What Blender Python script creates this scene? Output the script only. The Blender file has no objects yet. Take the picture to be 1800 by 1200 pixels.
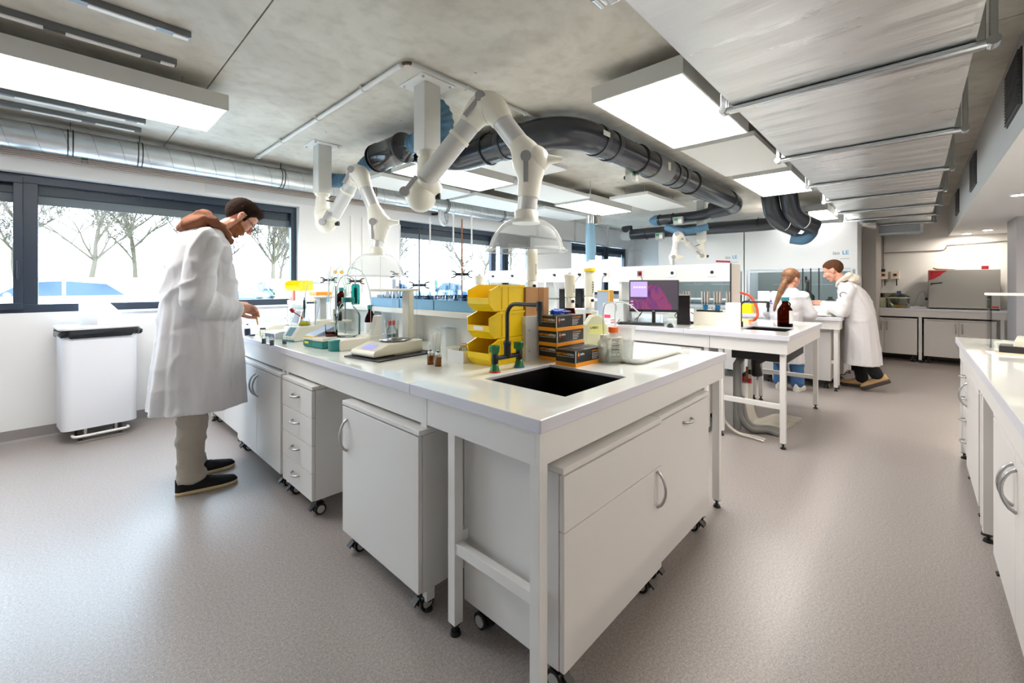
import bpy, bmesh, math, random
from mathutils import Vector, Matrix, noise

# ---------------------------------------------------------------- camera, sky, exposure
SC = bpy.context.scene
COL = SC.collection
YAW = math.radians(43.35)
EYE = Vector((0.0, 0.0, 1.30))
cam_data = bpy.data.cameras.new('camera')
cam = bpy.data.objects.new('camera', cam_data)
COL.objects.link(cam)
cam.location = EYE
cam.rotation_euler = (math.radians(90), 0, YAW - math.radians(90))
cam_data.sensor_width = 36.0
cam_data.lens = 36.0 * 750.0 / 1800.0
cam_data.shift_y = -100.0 / 1800.0
cam_data.clip_start = 0.02
cam_data.clip_end = 300
SC.camera = cam

world = bpy.data.worlds.new('sky')
SC.world = world
world.use_nodes = True
wn = world.node_tree
wn.nodes.clear()
wo = wn.nodes.new('ShaderNodeOutputWorld')
wb = wn.nodes.new('ShaderNodeBackground')
wb.inputs['Color'].default_value = (0.64, 0.82, 1.0, 1)
wb.inputs['Strength'].default_value = 8.0
wn.links.new(wb.outputs[0], wo.inputs[0])

SC.view_settings.view_transform = 'Standard'
SC.view_settings.look = 'None'
SC.view_settings.gamma = 1.0
SC.view_settings.use_curve_mapping = False
SC.view_settings.exposure = 0.98
SC.cycles.use_denoising = True
SC.cycles.max_bounces = 10
SC.cycles.diffuse_bounces = 5
SC.cycles.glossy_bounces = 4
SC.cycles.transmission_bounces = 6
SC.cycles.transparent_max_bounces = 24
SC.cycles.sample_clamp_indirect = 6.0
SC.cycles.caustics_reflective = False
SC.cycles.caustics_refractive = False
LAMP = 11.0            # radiance of the lit ceiling panels

# ---------------------------------------------------------------- where things stand (photo survey, 1800 x 1200)
_F = Vector((math.cos(YAW), math.sin(YAW), 0)); _R = Vector((math.sin(YAW), -math.cos(YAW), 0))
def _ray(px, py):
    return _F + _R * ((px - 900) / 750.0) + Vector((0, 0, -(py - 500) / 750.0))
def gz(px, py, z=0.9):
    d = _ray(px, py); return EYE + d * ((z - EYE.z) / d.z)
def gx(px, py, x):
    d = _ray(px, py); return EYE + d * (x / d.x)
def gy(px, py, y):
    d = _ray(px, py); return EYE + d * (y / d.y)
def gd(px, py, dist):
    return EYE + _ray(px, py) * dist

# ---------------------------------------------------------------- materials
def lin(c):
    c = [x / 255.0 for x in c]
    return tuple((x / 12.92 if x <= 0.04045 else ((x + 0.055) / 1.055) ** 2.4) for x in c) + (1,)
MATS = {}
def mat(name, rgb=(200, 200, 200), rough=0.5, metal=0.0, spec=0.5, coat=0.0, bump=0, bscale=60, vary=0, vscale=4, alpha=None):
    if name in MATS: return MATS[name]
    m = bpy.data.materials.new(name); m.use_nodes = True
    nt = m.node_tree; b = nt.nodes['Principled BSDF']
    b.inputs['Base Color'].default_value = lin(rgb)
    b.inputs['Roughness'].default_value = rough
    b.inputs['Metallic'].default_value = metal
    b.inputs['Specular IOR Level'].default_value = spec
    b.inputs['Coat Weight'].default_value = coat
    if bump or vary:
        tc = nt.nodes.new('ShaderNodeTexCoord')
    if vary:
        n = nt.nodes.new('ShaderNodeTexNoise'); n.inputs['Scale'].default_value = vscale; n.inputs['Detail'].default_value = 5
        nt.links.new(tc.outputs['Object'], n.inputs['Vector'])
        r = nt.nodes.new('ShaderNodeMapRange'); r.inputs['To Min'].default_value = 1 - vary; r.inputs['To Max'].default_value = 1 + vary
        r.inputs['From Min'].default_value = 0.3; r.inputs['From Max'].default_value = 0.7
        nt.links.new(n.outputs['Fac'], r.inputs['Value'])
        mx = nt.nodes.new('ShaderNodeVectorMath'); mx.operation = 'SCALE'
        mx.inputs[0].default_value = lin(rgb)[:3]
        nt.links.new(r.outputs[0], mx.inputs['Scale']); nt.links.new(mx.outputs[0], b.inputs['Base Color'])
    if bump:
        n = nt.nodes.new('ShaderNodeTexNoise'); n.inputs['Scale'].default_value = bscale; n.inputs['Detail'].default_value = 3
        nt.links.new(tc.outputs['Object'], n.inputs['Vector'])
        bp = nt.nodes.new('ShaderNodeBump'); bp.inputs['Strength'].default_value = bump; bp.inputs['Distance'].default_value = 0.01
        nt.links.new(n.outputs['Fac'], bp.inputs['Height']); nt.links.new(bp.outputs[0], b.inputs['Normal'])
    MATS[name] = m
    return m
def glass(name, rgb=(255, 255, 255), refl=1.0, rough=0.02):
    if name in MATS: return MATS[name]
    m = bpy.data.materials.new(name); m.use_nodes = True; nt = m.node_tree
    nt.nodes.clear()
    o = nt.nodes.new('ShaderNodeOutputMaterial'); t = nt.nodes.new('ShaderNodeBsdfTransparent'); g = nt.nodes.new('ShaderNodeBsdfGlossy')
    t.inputs['Color'].default_value = lin(rgb); g.inputs['Roughness'].default_value = rough
    fr = nt.nodes.new('ShaderNodeLayerWeight'); fr.inputs['Blend'].default_value = 0.12 * refl
    mx = nt.nodes.new('ShaderNodeMixShader')
    nt.links.new(fr.outputs['Fresnel'], mx.inputs[0]); nt.links.new(t.outputs[0], mx.inputs[1]); nt.links.new(g.outputs[0], mx.inputs[2])
    nt.links.new(mx.outputs[0], o.inputs[0])
    MATS[name] = m
    return m
def frosted(name, rgb, a=0.5):
    """thin cloudy plastic: part diffuse, part see-through"""
    if name in MATS: return MATS[name]
    m = bpy.data.materials.new(name); m.use_nodes = True; nt = m.node_tree
    b = nt.nodes['Principled BSDF']; b.inputs['Base Color'].default_value = lin(rgb); b.inputs['Roughness'].default_value = 0.25
    b.inputs['Alpha'].default_value = a
    MATS[name] = m
    return m
def lamp(name, rgb, strength):
    if name in MATS: return MATS[name]
    m = bpy.data.materials.new(name); m.use_nodes = True; nt = m.node_tree
    b = nt.nodes['Principled BSDF']; b.inputs['Base Color'].default_value = lin(rgb)
    b.inputs['Emission Color'].default_value = lin(rgb); b.inputs['Emission Strength'].default_value = strength
    MATS[name] = m
    return m

WHITE = mat('white_laminate', (226, 224, 222), 0.38)
SLAB = mat('glazed_worktop', (243, 247, 242), 0.05, spec=0.62, coat=0.3)
SLABEDGE = mat('worktop_edge', (222, 222, 232), 0.3)
STEELW = mat('white_powder_coat', (232, 231, 229), 0.35)
WALLW = mat('white_paint', (232, 232, 232), 0.7, bump=0.05, bscale=200)
CHROME = mat('brushed_steel', (190, 190, 192), 0.28, 1.0)
GALV = mat('galvanised_steel', (214, 219, 223), 0.30, 0.9, vary=0.10, vscale=6)
ALU = mat('aluminium', (214, 216, 220), 0.28, 1.0)
BLACK = mat('black_plastic', (18, 18, 19), 0.4)
RUBBER = mat('black_rubber', (26, 26, 28), 0.7)
GREYW = mat('grey_wheel', (176, 176, 172), 0.5)
FRAMEC = mat('anthracite_frame', (42, 54, 70), 0.4)
PVC = mat('dark_grey_pvc', (50, 53, 60), 0.2, spec=0.5)
HOSEB = mat('blue_hose', (74, 114, 142), 0.5)
CREAM = mat('cream_plastic', (232, 228, 212), 0.32)
CREAM2 = mat('warm_white_plastic', (228, 222, 208), 0.4)
TEAL = mat('teal_plastic', (24, 126, 122), 0.4)
YELLOW = mat('yellow_plastic', (250, 212, 6), 0.36)
ORANGE = mat('orange_plastic', (246, 108, 22), 0.4)
REDP = mat('red_plastic', (196, 26, 40), 0.4)
BLUEP = mat('blue_plastic', (36, 92, 176), 0.4)
GREENP = mat('green_plastic', (22, 104, 52), 0.35)
LIGHTG = mat('light_grey_paint', (200, 202, 202), 0.45)
PAPER = mat('white_paper', (240, 240, 240), 0.85)
CARD = mat('cardboard', (196, 148, 98), 0.85, vary=0.06, vscale=12)
AMBER = glass('amber_glass', (120, 58, 14), 0.9)
CLEAR = glass('clear_glass', (249, 252, 252), 1.2)
PANE = glass('window_glass', (250, 252, 252), 0.5, 0.0)
ACRYL = glass('clear_acrylic', (252, 253, 254), 0.8)
SKIN = mat('skin', (212, 154, 130), 0.5, vary=0.05, vscale=14)
COATM = mat('white_cotton', (214, 213, 217), 0.85, bump=0.25, bscale=28)
LABELW = mat('white_label', (236, 234, 228), 0.6)
INK = mat('black_ink', (28, 28, 30), 0.6)
LAMPW = lamp('lit_diffuser', (255, 250, 244), LAMP)
STRIPW = lamp('lit_strip', (255, 252, 248), 3.0)

def milky(name, rgb, k):
    m = glass(name, (250, 252, 252), 0.8, 0.06); nt = m.node_tree
    o = [n for n in nt.nodes if n.type == 'OUTPUT_MATERIAL'][0]; prev = o.inputs[0].links[0].from_socket
    d = nt.nodes.new('ShaderNodeBsdfDiffuse'); d.inputs['Color'].default_value = lin(rgb)
    x = nt.nodes.new('ShaderNodeMixShader'); x.inputs[0].default_value = k
    nt.links.new(prev, x.inputs[1]); nt.links.new(d.outputs[0], x.inputs[2]); nt.links.new(x.outputs[0], o.inputs[0])
    return m

# ---------------------------------------------------------------- mesh building
class MB:
    def __init__(s):
        s.v = []; s.f = []; s.sm = []; s.mi = []; s.cur = 0; s.X = None
    def mat(s, i): s.cur = i; return s
    def xf(s, M): s.X = M; return s
    def add(s, vs, fs, smooth=False):
        b = len(s.v)
        s.v += [tuple(s.X @ Vector(q)) if s.X is not None else tuple(q) for q in vs]
        for f in fs:
            s.f.append([b + i for i in f]); s.sm.append(smooth); s.mi.append(s.cur)
        return s
    def box(s, x0, x1, y0, y1, z0, z1):
        if x0 > x1: x0, x1 = x1, x0
        if y0 > y1: y0, y1 = y1, y0
        if z0 > z1: z0, z1 = z1, z0
        vs = [(x, y, z) for z in (z0, z1) for y in (y0, y1) for x in (x0, x1)]
        return s.add(vs, [(0, 2, 3, 1), (4, 5, 7, 6), (0, 1, 5, 4), (2, 6, 7, 3), (0, 4, 6, 2), (1, 3, 7, 5)])
    def bar(s, p0, p1, w, h, up=(0, 0, 1)):
        p0 = Vector(p0); p1 = Vector(p1); d = (p1 - p0).normalized(); u = Vector(up)
        if abs(d.dot(u)) > 0.98: u = Vector((1, 0, 0))
        r = d.cross(u).normalized(); u = r.cross(d).normalized()
        vs = []
        for p in (p0, p1):
            for a, b in ((-1, -1), (1, -1), (1, 1), (-1, 1)):
                vs.append(p + r * (a * w / 2) + u * (b * h / 2))
        return s.add(vs, [(0, 1, 2, 3), (7, 6, 5, 4), (0, 4, 5, 1), (1, 5, 6, 2), (2, 6, 7, 3), (3, 7, 4, 0)])
    def cyl(s, p0, p1, r0, r1=None, n=20, cap=True):
        r1 = r0 if r1 is None else r1
        return s.tube([p0, p1], [r0, r1], n, cap)
    def tube(s, pts, r, n=10, cap=True):
        P = [Vector(p) for p in pts]
        if not hasattr(r, '__len__'): r = [r] * len(P)
        T = []
        for i in range(len(P)):
            a = P[max(0, i - 1)]; b = P[min(len(P) - 1, i + 1)]
            t = (b - a)
            if t.length < 1e-9: t = P[min(len(P) - 1, i + 2)] - P[max(0, i - 2)]
            T.append(t.normalized())
        ref = Vector((0, 0, 1)) if abs(T[0].z) < 0.9 else Vector((1, 0, 0))
        u = T[0].cross(ref).normalized()
        vs = []; 
        for i, p in enumerate(P):
            u = (u - T[i] * u.dot(T[i])).normalized(); w = T[i].cross(u)
            for k in range(n):
                a = 2 * math.pi * k / n
                vs.append(p + (u * math.cos(a) + w * math.sin(a)) * r[i])
        fs = []
        for i in range(len(P) - 1):
            for k in range(n):
                k2 = (k + 1) % n
                fs.append((i * n + k, i * n + k2, (i + 1) * n + k2, (i + 1) * n + k))
        s.add(vs, fs, True)
        if cap:
            s.add(vs[:n], [tuple(range(n))[::-1]]); s.add(vs[-n:], [tuple(range(n))])
        return s
    def lathe(s, prof, c=(0, 0, 0), n=24, M=None):
        vs = []; c = Vector(c)
        for r, z in prof:
            for k in range(n):
                a = 2 * math.pi * k / n
                q = Vector((r * math.cos(a), r * math.sin(a), z))
                if M is not None: q = M @ q
                vs.append(c + q)
        fs = []
        for i in range(len(prof) - 1):
            for k in range(n):
                k2 = (k + 1) % n
                fs.append((i * n + k, i * n + k2, (i + 1) * n + k2, (i + 1) * n + k))
        s.add(vs, fs, True)
        if prof[0][0] > 1e-5: s.add(vs[:n], [tuple(range(n))[::-1]])
        if prof[-1][0] > 1e-5 : s.add(vs[-n:], [tuple(range(n))])
        return s
    def shell(s, prof, c=(0, 0, 0), n=24):
        """open lathe, no caps"""
        vs = []; c = Vector(c)
        for r, z in prof:
            for k in range(n):
                a = 2 * math.pi * k / n
                vs.append(c + Vector((r * math.cos(a), r * math.sin(a), z)))
        fs = [(i * n + k, i * n + (k + 1) % n, (i + 1) * n + (k + 1) % n, (i + 1) * n + k) for i in range(len(prof) - 1) for k in range(n)]
        return s.add(vs, fs, True)
    def prism(s, poly, axis, a, b):
        """polygon in the two other axes (in xyz order), extruded along axis from a to b"""
        def p3(q, t):
            return (t, q[0], q[1]) if axis == 'x' else ((q[0], t, q[1]) if axis == 'y' else (q[0], q[1], t))
        n = len(poly); vs = [p3(q, a) for q in poly] + [p3(q, b) for q in poly]
        fs = [tuple(range(n))[::-1], tuple(range(n, 2 * n))] + [(i, (i + 1) % n, n + (i + 1) % n, n + i) for i in range(n)]
        return s.add(vs, fs)
    def sph(s, c, r, n=16, m=10, sc=(1, 1, 1), M=None):
        vs = []; c = Vector(c)
        for i in range(m + 1):
            t = math.pi * i / m
            for k in range(n):
                a = 2 * math.pi * k / n
                q = Vector((math.sin(t) * math.cos(a) * sc[0], math.sin(t) * math.sin(a) * sc[1], -math.cos(t) * sc[2])) * r
                if M is not None: q = M @ q
                vs.append(c + q)
        fs = [(i * n + k, i * n + (k + 1) % n, (i + 1) * n + (k + 1) % n, (i + 1) * n + k) for i in range(m) for k in range(n)]
        return s.add(vs, fs, True)
    def grid(s, rows, closed=False, smooth=True):
        nr = len(rows); nc = len(rows[0]); vs = [q for r in rows for q in r]; fs = []
        for i in range(nr - 1):
            for k in range(nc if closed else nc - 1):
                k2 = (k + 1) % nc
                fs.append((i * nc + k, i * nc + k2, (i + 1) * nc + k2, (i + 1) * nc + k))
        return s.add(vs, fs, smooth)
    def build(s, name, m, parent=None, bevel=0, label=None, kind=None, seg=2):
        me = bpy.data.meshes.new(name)
        me.from_pydata([tuple(q) for q in s.v], [], s.f)
        bm = bmesh.new(); bm.from_mesh(me)
        bmesh.ops.recalc_face_normals(bm, faces=bm.faces[:])
        bm.to_mesh(me); bm.free()
        for p, sm, mi in zip(me.polygons, s.sm, s.mi):
            p.use_smooth = sm; p.material_index = mi
        for q in (m if isinstance(m, (list, tuple)) else [m]): me.materials.append(q)
        o = bpy.data.objects.new(name, me); COL.objects.link(o)
        if parent is not None: o.parent = parent
        if bevel:
            b = o.modifiers.new('bevel', 'BEVEL'); b.width = bevel; b.segments = seg; b.limit_method = 'ANGLE'; b.angle_limit = math.radians(50)
        if label: o['label'] = label
        if kind: o['kind'] = kind
        return o
def tag(o, label, cat, group=None, kind=None):
    o['label'] = label; o['category'] = cat
    if group: o['group'] = group
    if kind: o['kind'] = kind
    return o
def thing(name, label, cat, loc=(0, 0, 0), rz=0.0, group=None):
    o = bpy.data.objects.new(name, None); COL.objects.link(o)
    o.empty_display_size = 0.05
    o.location = loc; o.rotation_euler = (0, 0, rz)
    return tag(o, label, cat, group)
def dup(root, loc, rz=0.0, label=None, group=None, scale=None):
    def rec(o, par):
        c = o.copy(); COL.objects.link(c); c.parent = par
        for ch in list(o.children): rec(ch, c)
        return c
    r = rec(root, None)
    r.location = loc; r.rotation_euler = (0, 0, rz)
    if label: r['label'] = label
    if group: r['group'] = group
    if scale: r.scale = scale
    return r
def struct(o): o['kind'] = 'structure'; return o
def arc(c, r, a0, a1, n, U, V):
    c = Vector(c); U = Vector(U); V = Vector(V)
    return [c + U * (r * math.cos(a0 + (a1 - a0) * i / n)) + V * (r * math.sin(a0 + (a1 - a0) * i / n)) for i in range(n + 1)]
def curve(pts, n=8, closed=False):
    """Catmull-Rom through points"""
    P = [Vector(p) for p in pts]; out = []
    Q = [P[0] * 2 - P[1]] + P + [P[-1] * 2 - P[-2]]
    for i in range(1, len(Q) - 2):
        a, b, c, d = Q[i - 1], Q[i], Q[i + 1], Q[i + 2]
        for k in range(n):
            t = k / n
            out.append(0.5 * ((2 * b) + (c - a) * t + (2 * a - 5 * b + 4 * c - d) * t * t + (3 * b - 3 * c + d - a) * t ** 3))
    out.append(P[-1]); return out
def text(name, body, size, m, parent, loc, rot, thick=0.0004, align='LEFT', label=None, kindscale=None):
    cu = bpy.data.curves.new(name, 'FONT'); cu.body = body; cu.size = size; cu.extrude = thick; cu.align_x = align; cu.resolution_u = 2; cu.offset = size * 0.028
    tmp = bpy.data.objects.new(name + '_src', cu); COL.objects.link(tmp)
    dg = bpy.context.evaluated_depsgraph_get()
    me = bpy.data.meshes.new_from_object(tmp.evaluated_get(dg)); bpy.data.objects.remove(tmp)
    me.name = name; me.materials.clear(); me.materials.append(m)
    o = bpy.data.objects.new(name, me); COL.objects.link(o); o.parent = parent; o.location = loc; o.rotation_euler = rot
    if kindscale: o.scale = kindscale
    if label: o['label'] = label
    return o
RX = math.radians(90)
# ---------------------------------------------------------------- room shell
def floor_mat():
    m = bpy.data.materials.new('speckled_vinyl'); m.use_nodes = True; nt = m.node_tree; b = nt.nodes['Principled BSDF']
    tc = nt.nodes.new('ShaderNodeTexCoord')
    n1 = nt.nodes.new('ShaderNodeTexNoise'); n1.inputs['Scale'].default_value = 240; n1.inputs['Detail'].default_value = 2
    n2 = nt.nodes.new('ShaderNodeTexNoise'); n2.inputs['Scale'].default_value = 95; n2.inputs['Detail'].default_value = 3
    cr = nt.nodes.new('ShaderNodeValToRGB')
    cr.color_ramp.elements[0].position = 0.36; cr.color_ramp.elements[0].color = lin((142, 135, 133))
    cr.color_ramp.elements[1].position = 0.62; cr.color_ramp.elements[1].color = lin((174, 167, 163))
    e = cr.color_ramp.elements.new(0.5); e.color = lin((160, 153, 150))
    cr2 = nt.nodes.new('ShaderNodeValToRGB')
    cr2.color_ramp.elements[0].position = 0.3; cr2.color_ramp.elements[0].color = (0.80, 0.80, 0.80, 1)
    cr2.color_ramp.elements[1].position = 0.7; cr2.color_ramp.elements[1].color = (1.12, 1.10, 1.08, 1)
    mx = nt.nodes.new('ShaderNodeMix'); mx.data_type = 'RGBA'; mx.blend_type = 'MULTIPLY'; mx.inputs['Factor'].default_value = 1
    for n in (n1, n2): nt.links.new(tc.outputs['Object'], n.inputs['Vector'])
    nt.links.new(n1.outputs['Fac'], cr.inputs[0]); nt.links.new(n2.outputs['Fac'], cr2.inputs[0])
    nt.links.new(cr.outputs[0], mx.inputs['A']); nt.links.new(cr2.outputs[0], mx.inputs['B'])
    nt.links.new(mx.outputs['Result'], b.inputs['Base Color'])
    b.inputs['Roughness'].default_value = 0.33; b.inputs['Specular IOR Level'].default_value = 0.5
    bp = nt.nodes.new('ShaderNodeBump'); bp.inputs['Strength'].default_value = 0.06; bp.inputs['Distance'].default_value = 0.005
    nt.links.new(n1.outputs['Fac'], bp.inputs['Height']); nt.links.new(bp.outputs[0], b.inputs['Normal'])
    return m
def concrete_mat():
    m = bpy.data.materials.new('bare_concrete'); m.use_nodes = True; nt = m.node_tree; b = nt.nodes['Principled BSDF']
    tc = nt.nodes.new('ShaderNodeTexCoord')
    n1 = nt.nodes.new('ShaderNodeTexNoise'); n1.inputs['Scale'].default_value = 1.1; n1.inputs['Detail'].default_value = 8; n1.inputs['Roughness'].default_value = 0.62
    n1.inputs['Distortion'].default_value = 0.8
    cr = nt.nodes.new('ShaderNodeValToRGB')
    cr.color_ramp.elements[0].position = 0.28; cr.color_ramp.elements[0].color = lin((188, 182, 171))
    cr.color_ramp.elements[1].position = 0.70; cr.color_ramp.elements[1].color = lin((226, 222, 214))
    e = cr.color_ramp.elements.new(0.5); e.color = lin((209, 204, 194))
    n2 = nt.nodes.new('ShaderNodeTexNoise'); n2.inputs['Scale'].default_value = 9; n2.inputs['Detail'].default_value = 6
    cr2 = nt.nodes.new('ShaderNodeValToRGB')
    cr2.color_ramp.elements[0].position = 0.33; cr2.color_ramp.elements[0].color = (0.88, 0.87, 0.85, 1)
    cr2.color_ramp.elements[1].position = 0.52; cr2.color_ramp.elements[1].color = (1, 1, 1, 1)
    v = nt.nodes.new('ShaderNodeTexVoronoi'); v.inputs['Scale'].default_value = 2.6
    cr3 = nt.nodes.new('ShaderNodeValToRGB')
    cr3.color_ramp.elements[0].position = 0.018; cr3.color_ramp.elements[0].color = (0.35, 0.33, 0.3, 1)
    cr3.color_ramp.elements[1].position = 0.03; cr3.color_ramp.elements[1].color = (1, 1, 1, 1)
    for n in (n1, n2, v): nt.links.new(tc.outputs['Object'], n.inputs['Vector'])
    nt.links.new(n1.outputs['Fac'], cr.inputs[0]); nt.links.new(n2.outputs['Fac'], cr2.inputs[0]); nt.links.new(v.outputs['Distance'], cr3.inputs[0])
    prev = cr.outputs[0]
    for c in (cr2, cr3):
        mx = nt.nodes.new('ShaderNodeMix'); mx.data_type = 'RGBA'; mx.blend_type = 'MULTIPLY'; mx.inputs['Factor'].default_value = 1
        nt.links.new(prev, mx.inputs['A']); nt.links.new(c.outputs[0], mx.inputs['B']); prev = mx.outputs['Result']
    nt.links.new(prev, b.inputs['Base Color']); b.inputs['Roughness'].default_value = 0.6
    bp = nt.nodes.new('ShaderNodeBump'); bp.inputs['Strength'].default_value = 0.15; bp.inputs['Distance'].default_value = 0.01
    nt.links.new(n2.outputs['Fac'], bp.inputs['Height']); nt.links.new(bp.outputs[0], b.inputs['Normal'])
    return m
CEIL = 2.66; WY = 5.40; BX = 10.45; RY = -2.6; LX = -2.6
struct(MB().box(LX, BX, RY, WY, -0.10, 0).build('floor', floor_mat()))
conc = concrete_mat(); dark = mat('joint_shadow_gap', (40, 36, 32), 0.9)
cb = MB(); xs = [LX, 0.70, 3.32, 5.95, 8.55, BX + 0.3]
for a, b in zip(xs[:-1], xs[1:]):
    cb.box(a + 0.004, b - 0.004, RY - 0.2, WY + 0.3, CEIL, CEIL + 0.2)
cb.mat(1).box(LX, BX + 0.3, RY - 0.2, WY + 0.3, CEIL + 0.03, CEIL + 0.22)
struct(cb.build('ceiling', [conc, dark]))
# window wall with three openings
WINS = [(-2.2, 1.985, 1.06, 2.24), (3.36, 6.35, 1.06, 2.24), (7.60, 10.13, 1.06, 2.24)]
w = MB(); T = 0.32
cuts = [LX] + [v for q in WINS for v in q[:2]] + [BX + 0.3]
for i in range(0, len(cuts), 2): w.box(cuts[i], cuts[i + 1], WY, WY + T, 0, CEIL)
for a, b, z0, z1 in WINS: w.box(a, b, WY, WY + T, 0, z0); w.box(a, b, WY, WY + T, z1, CEIL)
struct(w.build('wall_window', WALLW))
struct(MB().box(LX - 0.2, LX, RY - 0.2, WY + 0.3, 0, CEIL).build('wall_left', WALLW))
struct(MB().box(LX, BX + 0.2, RY - 0.2, RY, 0, CEIL).build('wall_right', WALLW))
struct(MB().box(BX, BX + 0.2, RY, WY, 0, CEIL).build('wall_back', WALLW))
VINYL = mat('grey_vinyl_skirting', (142, 136, 136), 0.5, bump=0.1, bscale=150)
bbm = MB().prism([(WY - 0.02, 0), (WY, 0), (WY, 0.10), (WY - 0.006, 0.10), (WY - 0.008, 0.02)], 'x', LX, BX)
struct(bbm.build('baseboard_window', VINYL))
struct(MB().box(BX - 0.008, BX, RY, 0.5, 0, 0.1).build('baseboard_back', VINYL))
# windows
def window(i, a, b, z0, z1, mulls, sashes):
    root = bpy.data.objects.new('window_%d' % i, None); COL.objects.link(root); struct(root)
    root.location = (a, WY, z0); W = b - a; H = z1 - z0; y0 = 0.10; y1 = 0.17
    f = MB()
    f.box(0, W, y0, y1, 0, 0.07); f.box(0, W, y0, y1, H - 0.075, H); f.box(0, 0.06, y0, y1, 0.07, H - 0.075); f.box(W - 0.06, W, y0, y1, 0.07, H - 0.075)
    f.box(0, W, y1, y1 + 0.14, H - 0.16, H - 0.01)
    for m, mw in mulls: f.box(m - a - mw / 2, m - a + mw / 2, y0, y1, 0.07, H - 0.075)
    f.build('window_frame', FRAMEC, root, 0.003)
    for (sa, sb) in sashes:
        s = MB(); sa -= a; sb -= a; t = 0.055
        s.box(sa, sb, y0 - 0.03, y0 + 0.001, 0.03, 0.03 + t); s.box(sa, sb, y0 - 0.03, y0 + 0.001, H - 0.03 - t, H - 0.03)
        s.box(sa, sa + t, y0 - 0.03, y0 + 0.001, 0.03 + t, H - 0.03 - t); s.box(sb - t, sb, y0 - 0.03, y0 + 0.001, 0.03 + t, H - 0.03 - t)
        so = s.build('sash', FRAMEC, root, 0.003)
        h = MB(); h.box(sb - 0.034, sb - 0.014, y0 - 0.042, y0 - 0.03, 0.30, 0.37); h.bar((sb - 0.024, y0 - 0.055, 0.44), (sb - 0.024, y0 - 0.055, 0.28), 0.016, 0.012, (0, 1, 0)); h.box(sb - 0.032, sb - 0.016, y0 - 0.055, y0 - 0.03, 0.33, 0.35)
        h.build('window_handle', FRAMEC, so, 0.002)
    MB().box(0.05, W - 0.05, y0 + 0.03, y0 + 0.036, 0.06, H - 0.07).build('pane', PANE, root)
    MB().box(0.04, W - 0.04, y1 + 0.02, y1 + 0.03, H - 0.24, H - 0.10).build('blind_slat', mat('blind_grey', (120, 126, 134), 0.5), root)
    r = MB(); r.box(-0.012, 0, 0, y0, 0, H)
    return root
window(1, *WINS[0], [(-0.20, 0.14), (-1.5, 0.12)], [(-1.46, -0.215)])
window(2, *WINS[1], [(5.35, 0.12), (5.62, 0.10)], [(5.65, 6.30)])
window(3, *WINS[2], [(9.15, 0.12)], [(9.2, 10.09)])
s = MB().box(0.30, 1.985, WY - 0.03, WY + 0.10, 1.045, 1.062)
struct(s.build('trim_1', mat('white_sill', (236, 236, 240), 0.3), None, 0.004))
# bulkhead on the right
bk = MB().box(0.8, BX, RY, -0.42, 2.13, CEIL)
struct(bk.build('trim_2', mat('bulkhead_paint', (228, 230, 232), 0.6)))
pl = MB().box(8.0, 8.7, RY, -0.90, 0, 2.13)
struct(pl.build('trim_3', mat('grey_plaster', (176, 174, 178), 0.7)))
def grille(x0, x1, z0, z1, lab):
    t = thing('vent_grille', lab, 'vent', (x0, -0.42, z0), 0, 'vent grilles in the bulkhead')
    MB().box(0, x1 - x0, 0.0, 0.006, 0, z1 - z0).build('frame', mat('dark_grey_metal', (52, 54, 58), 0.5), t)
    sl = MB(); n = 16
    for k in range(n):
        z = (z1 - z0) * (k + 0.5) / n
        sl.bar((0.02, 0.010, z), (x1 - x0 - 0.02, 0.010, z), 0.012, 0.006)
    sl.build('slats', mat('grille_slat', (84, 86, 90), 0.5), t)
grille(3.54, 4.05, 2.27, 2.58, 'dark slatted vent grille nearest the camera in the white bulkhead')
grille(5.85, 6.4, 2.24, 2.55, 'dark slatted vent grille in the middle of the white bulkhead face')
grille(8.0, 8.5, 2.24, 2.55, 'dark slatted vent grille farthest along the white bulkhead')
for i, (px, py, lb) in enumerate([(1792, 342, 'round recessed downlight in the bulkhead soffit, nearest the right edge'), (1736, 404, 'round recessed downlight in the bulkhead soffit, second and in the middle'), (1712, 419, 'round recessed downlight farthest back in the bulkhead soffit')]):
    p = gz(px, py, 2.13) if i < 2 else Vector((10.15, -0.62, 2.13))
    t = thing('downlight', lb, 'ceiling light', (p.x, p.y, 2.13), 0, 'downlights in the soffit')
    MB().shell([(0.05, 0), (0.062, 0), (0.062, -0.006), (0.05, -0.006), (0.05, 0)], n=24).build('trim_ring', STEELW, t)
    MB().lathe([(0.001, -0.002), (0.05, -0.002), (0.05, -0.004), (0.001, -0.004)], n=24).build('lens', lamp('downlight_lens', (255, 240, 222), 230.0), t)

for i, (x, y) in enumerate([(1.5, -1.0), (3.0, -1.0), (4.5, -1.0), (1.5, -2.0), (3.5, -2.0), (5.5, -2.0), (7.3, -2.0)]):  # extra downlights outside the view, added to brighten the right side
    t = thing('downlight', 'unseen fill downlight added in the %s soffit row, %s from its left end' % ('front' if y > -1.5 else 'rear', ['first', 'second', 'third', 'first', 'second', 'third', 'fourth'][i]), 'ceiling light', (x, y, 2.13), 0, 'fill downlights added in the %s soffit row' % ('front' if y > -1.5 else 'rear'))
    MB().shell([(0.05, 0), (0.062, 0), (0.062, -0.006), (0.05, -0.006), (0.05, 0)], n=24).build('trim_ring', STEELW, t)
    MB().lathe([(0.001, -0.002), (0.05, -0.002), (0.05, -0.004), (0.001, -0.004)], n=24).build('lens', MATS['downlight_lens'], t)

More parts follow.
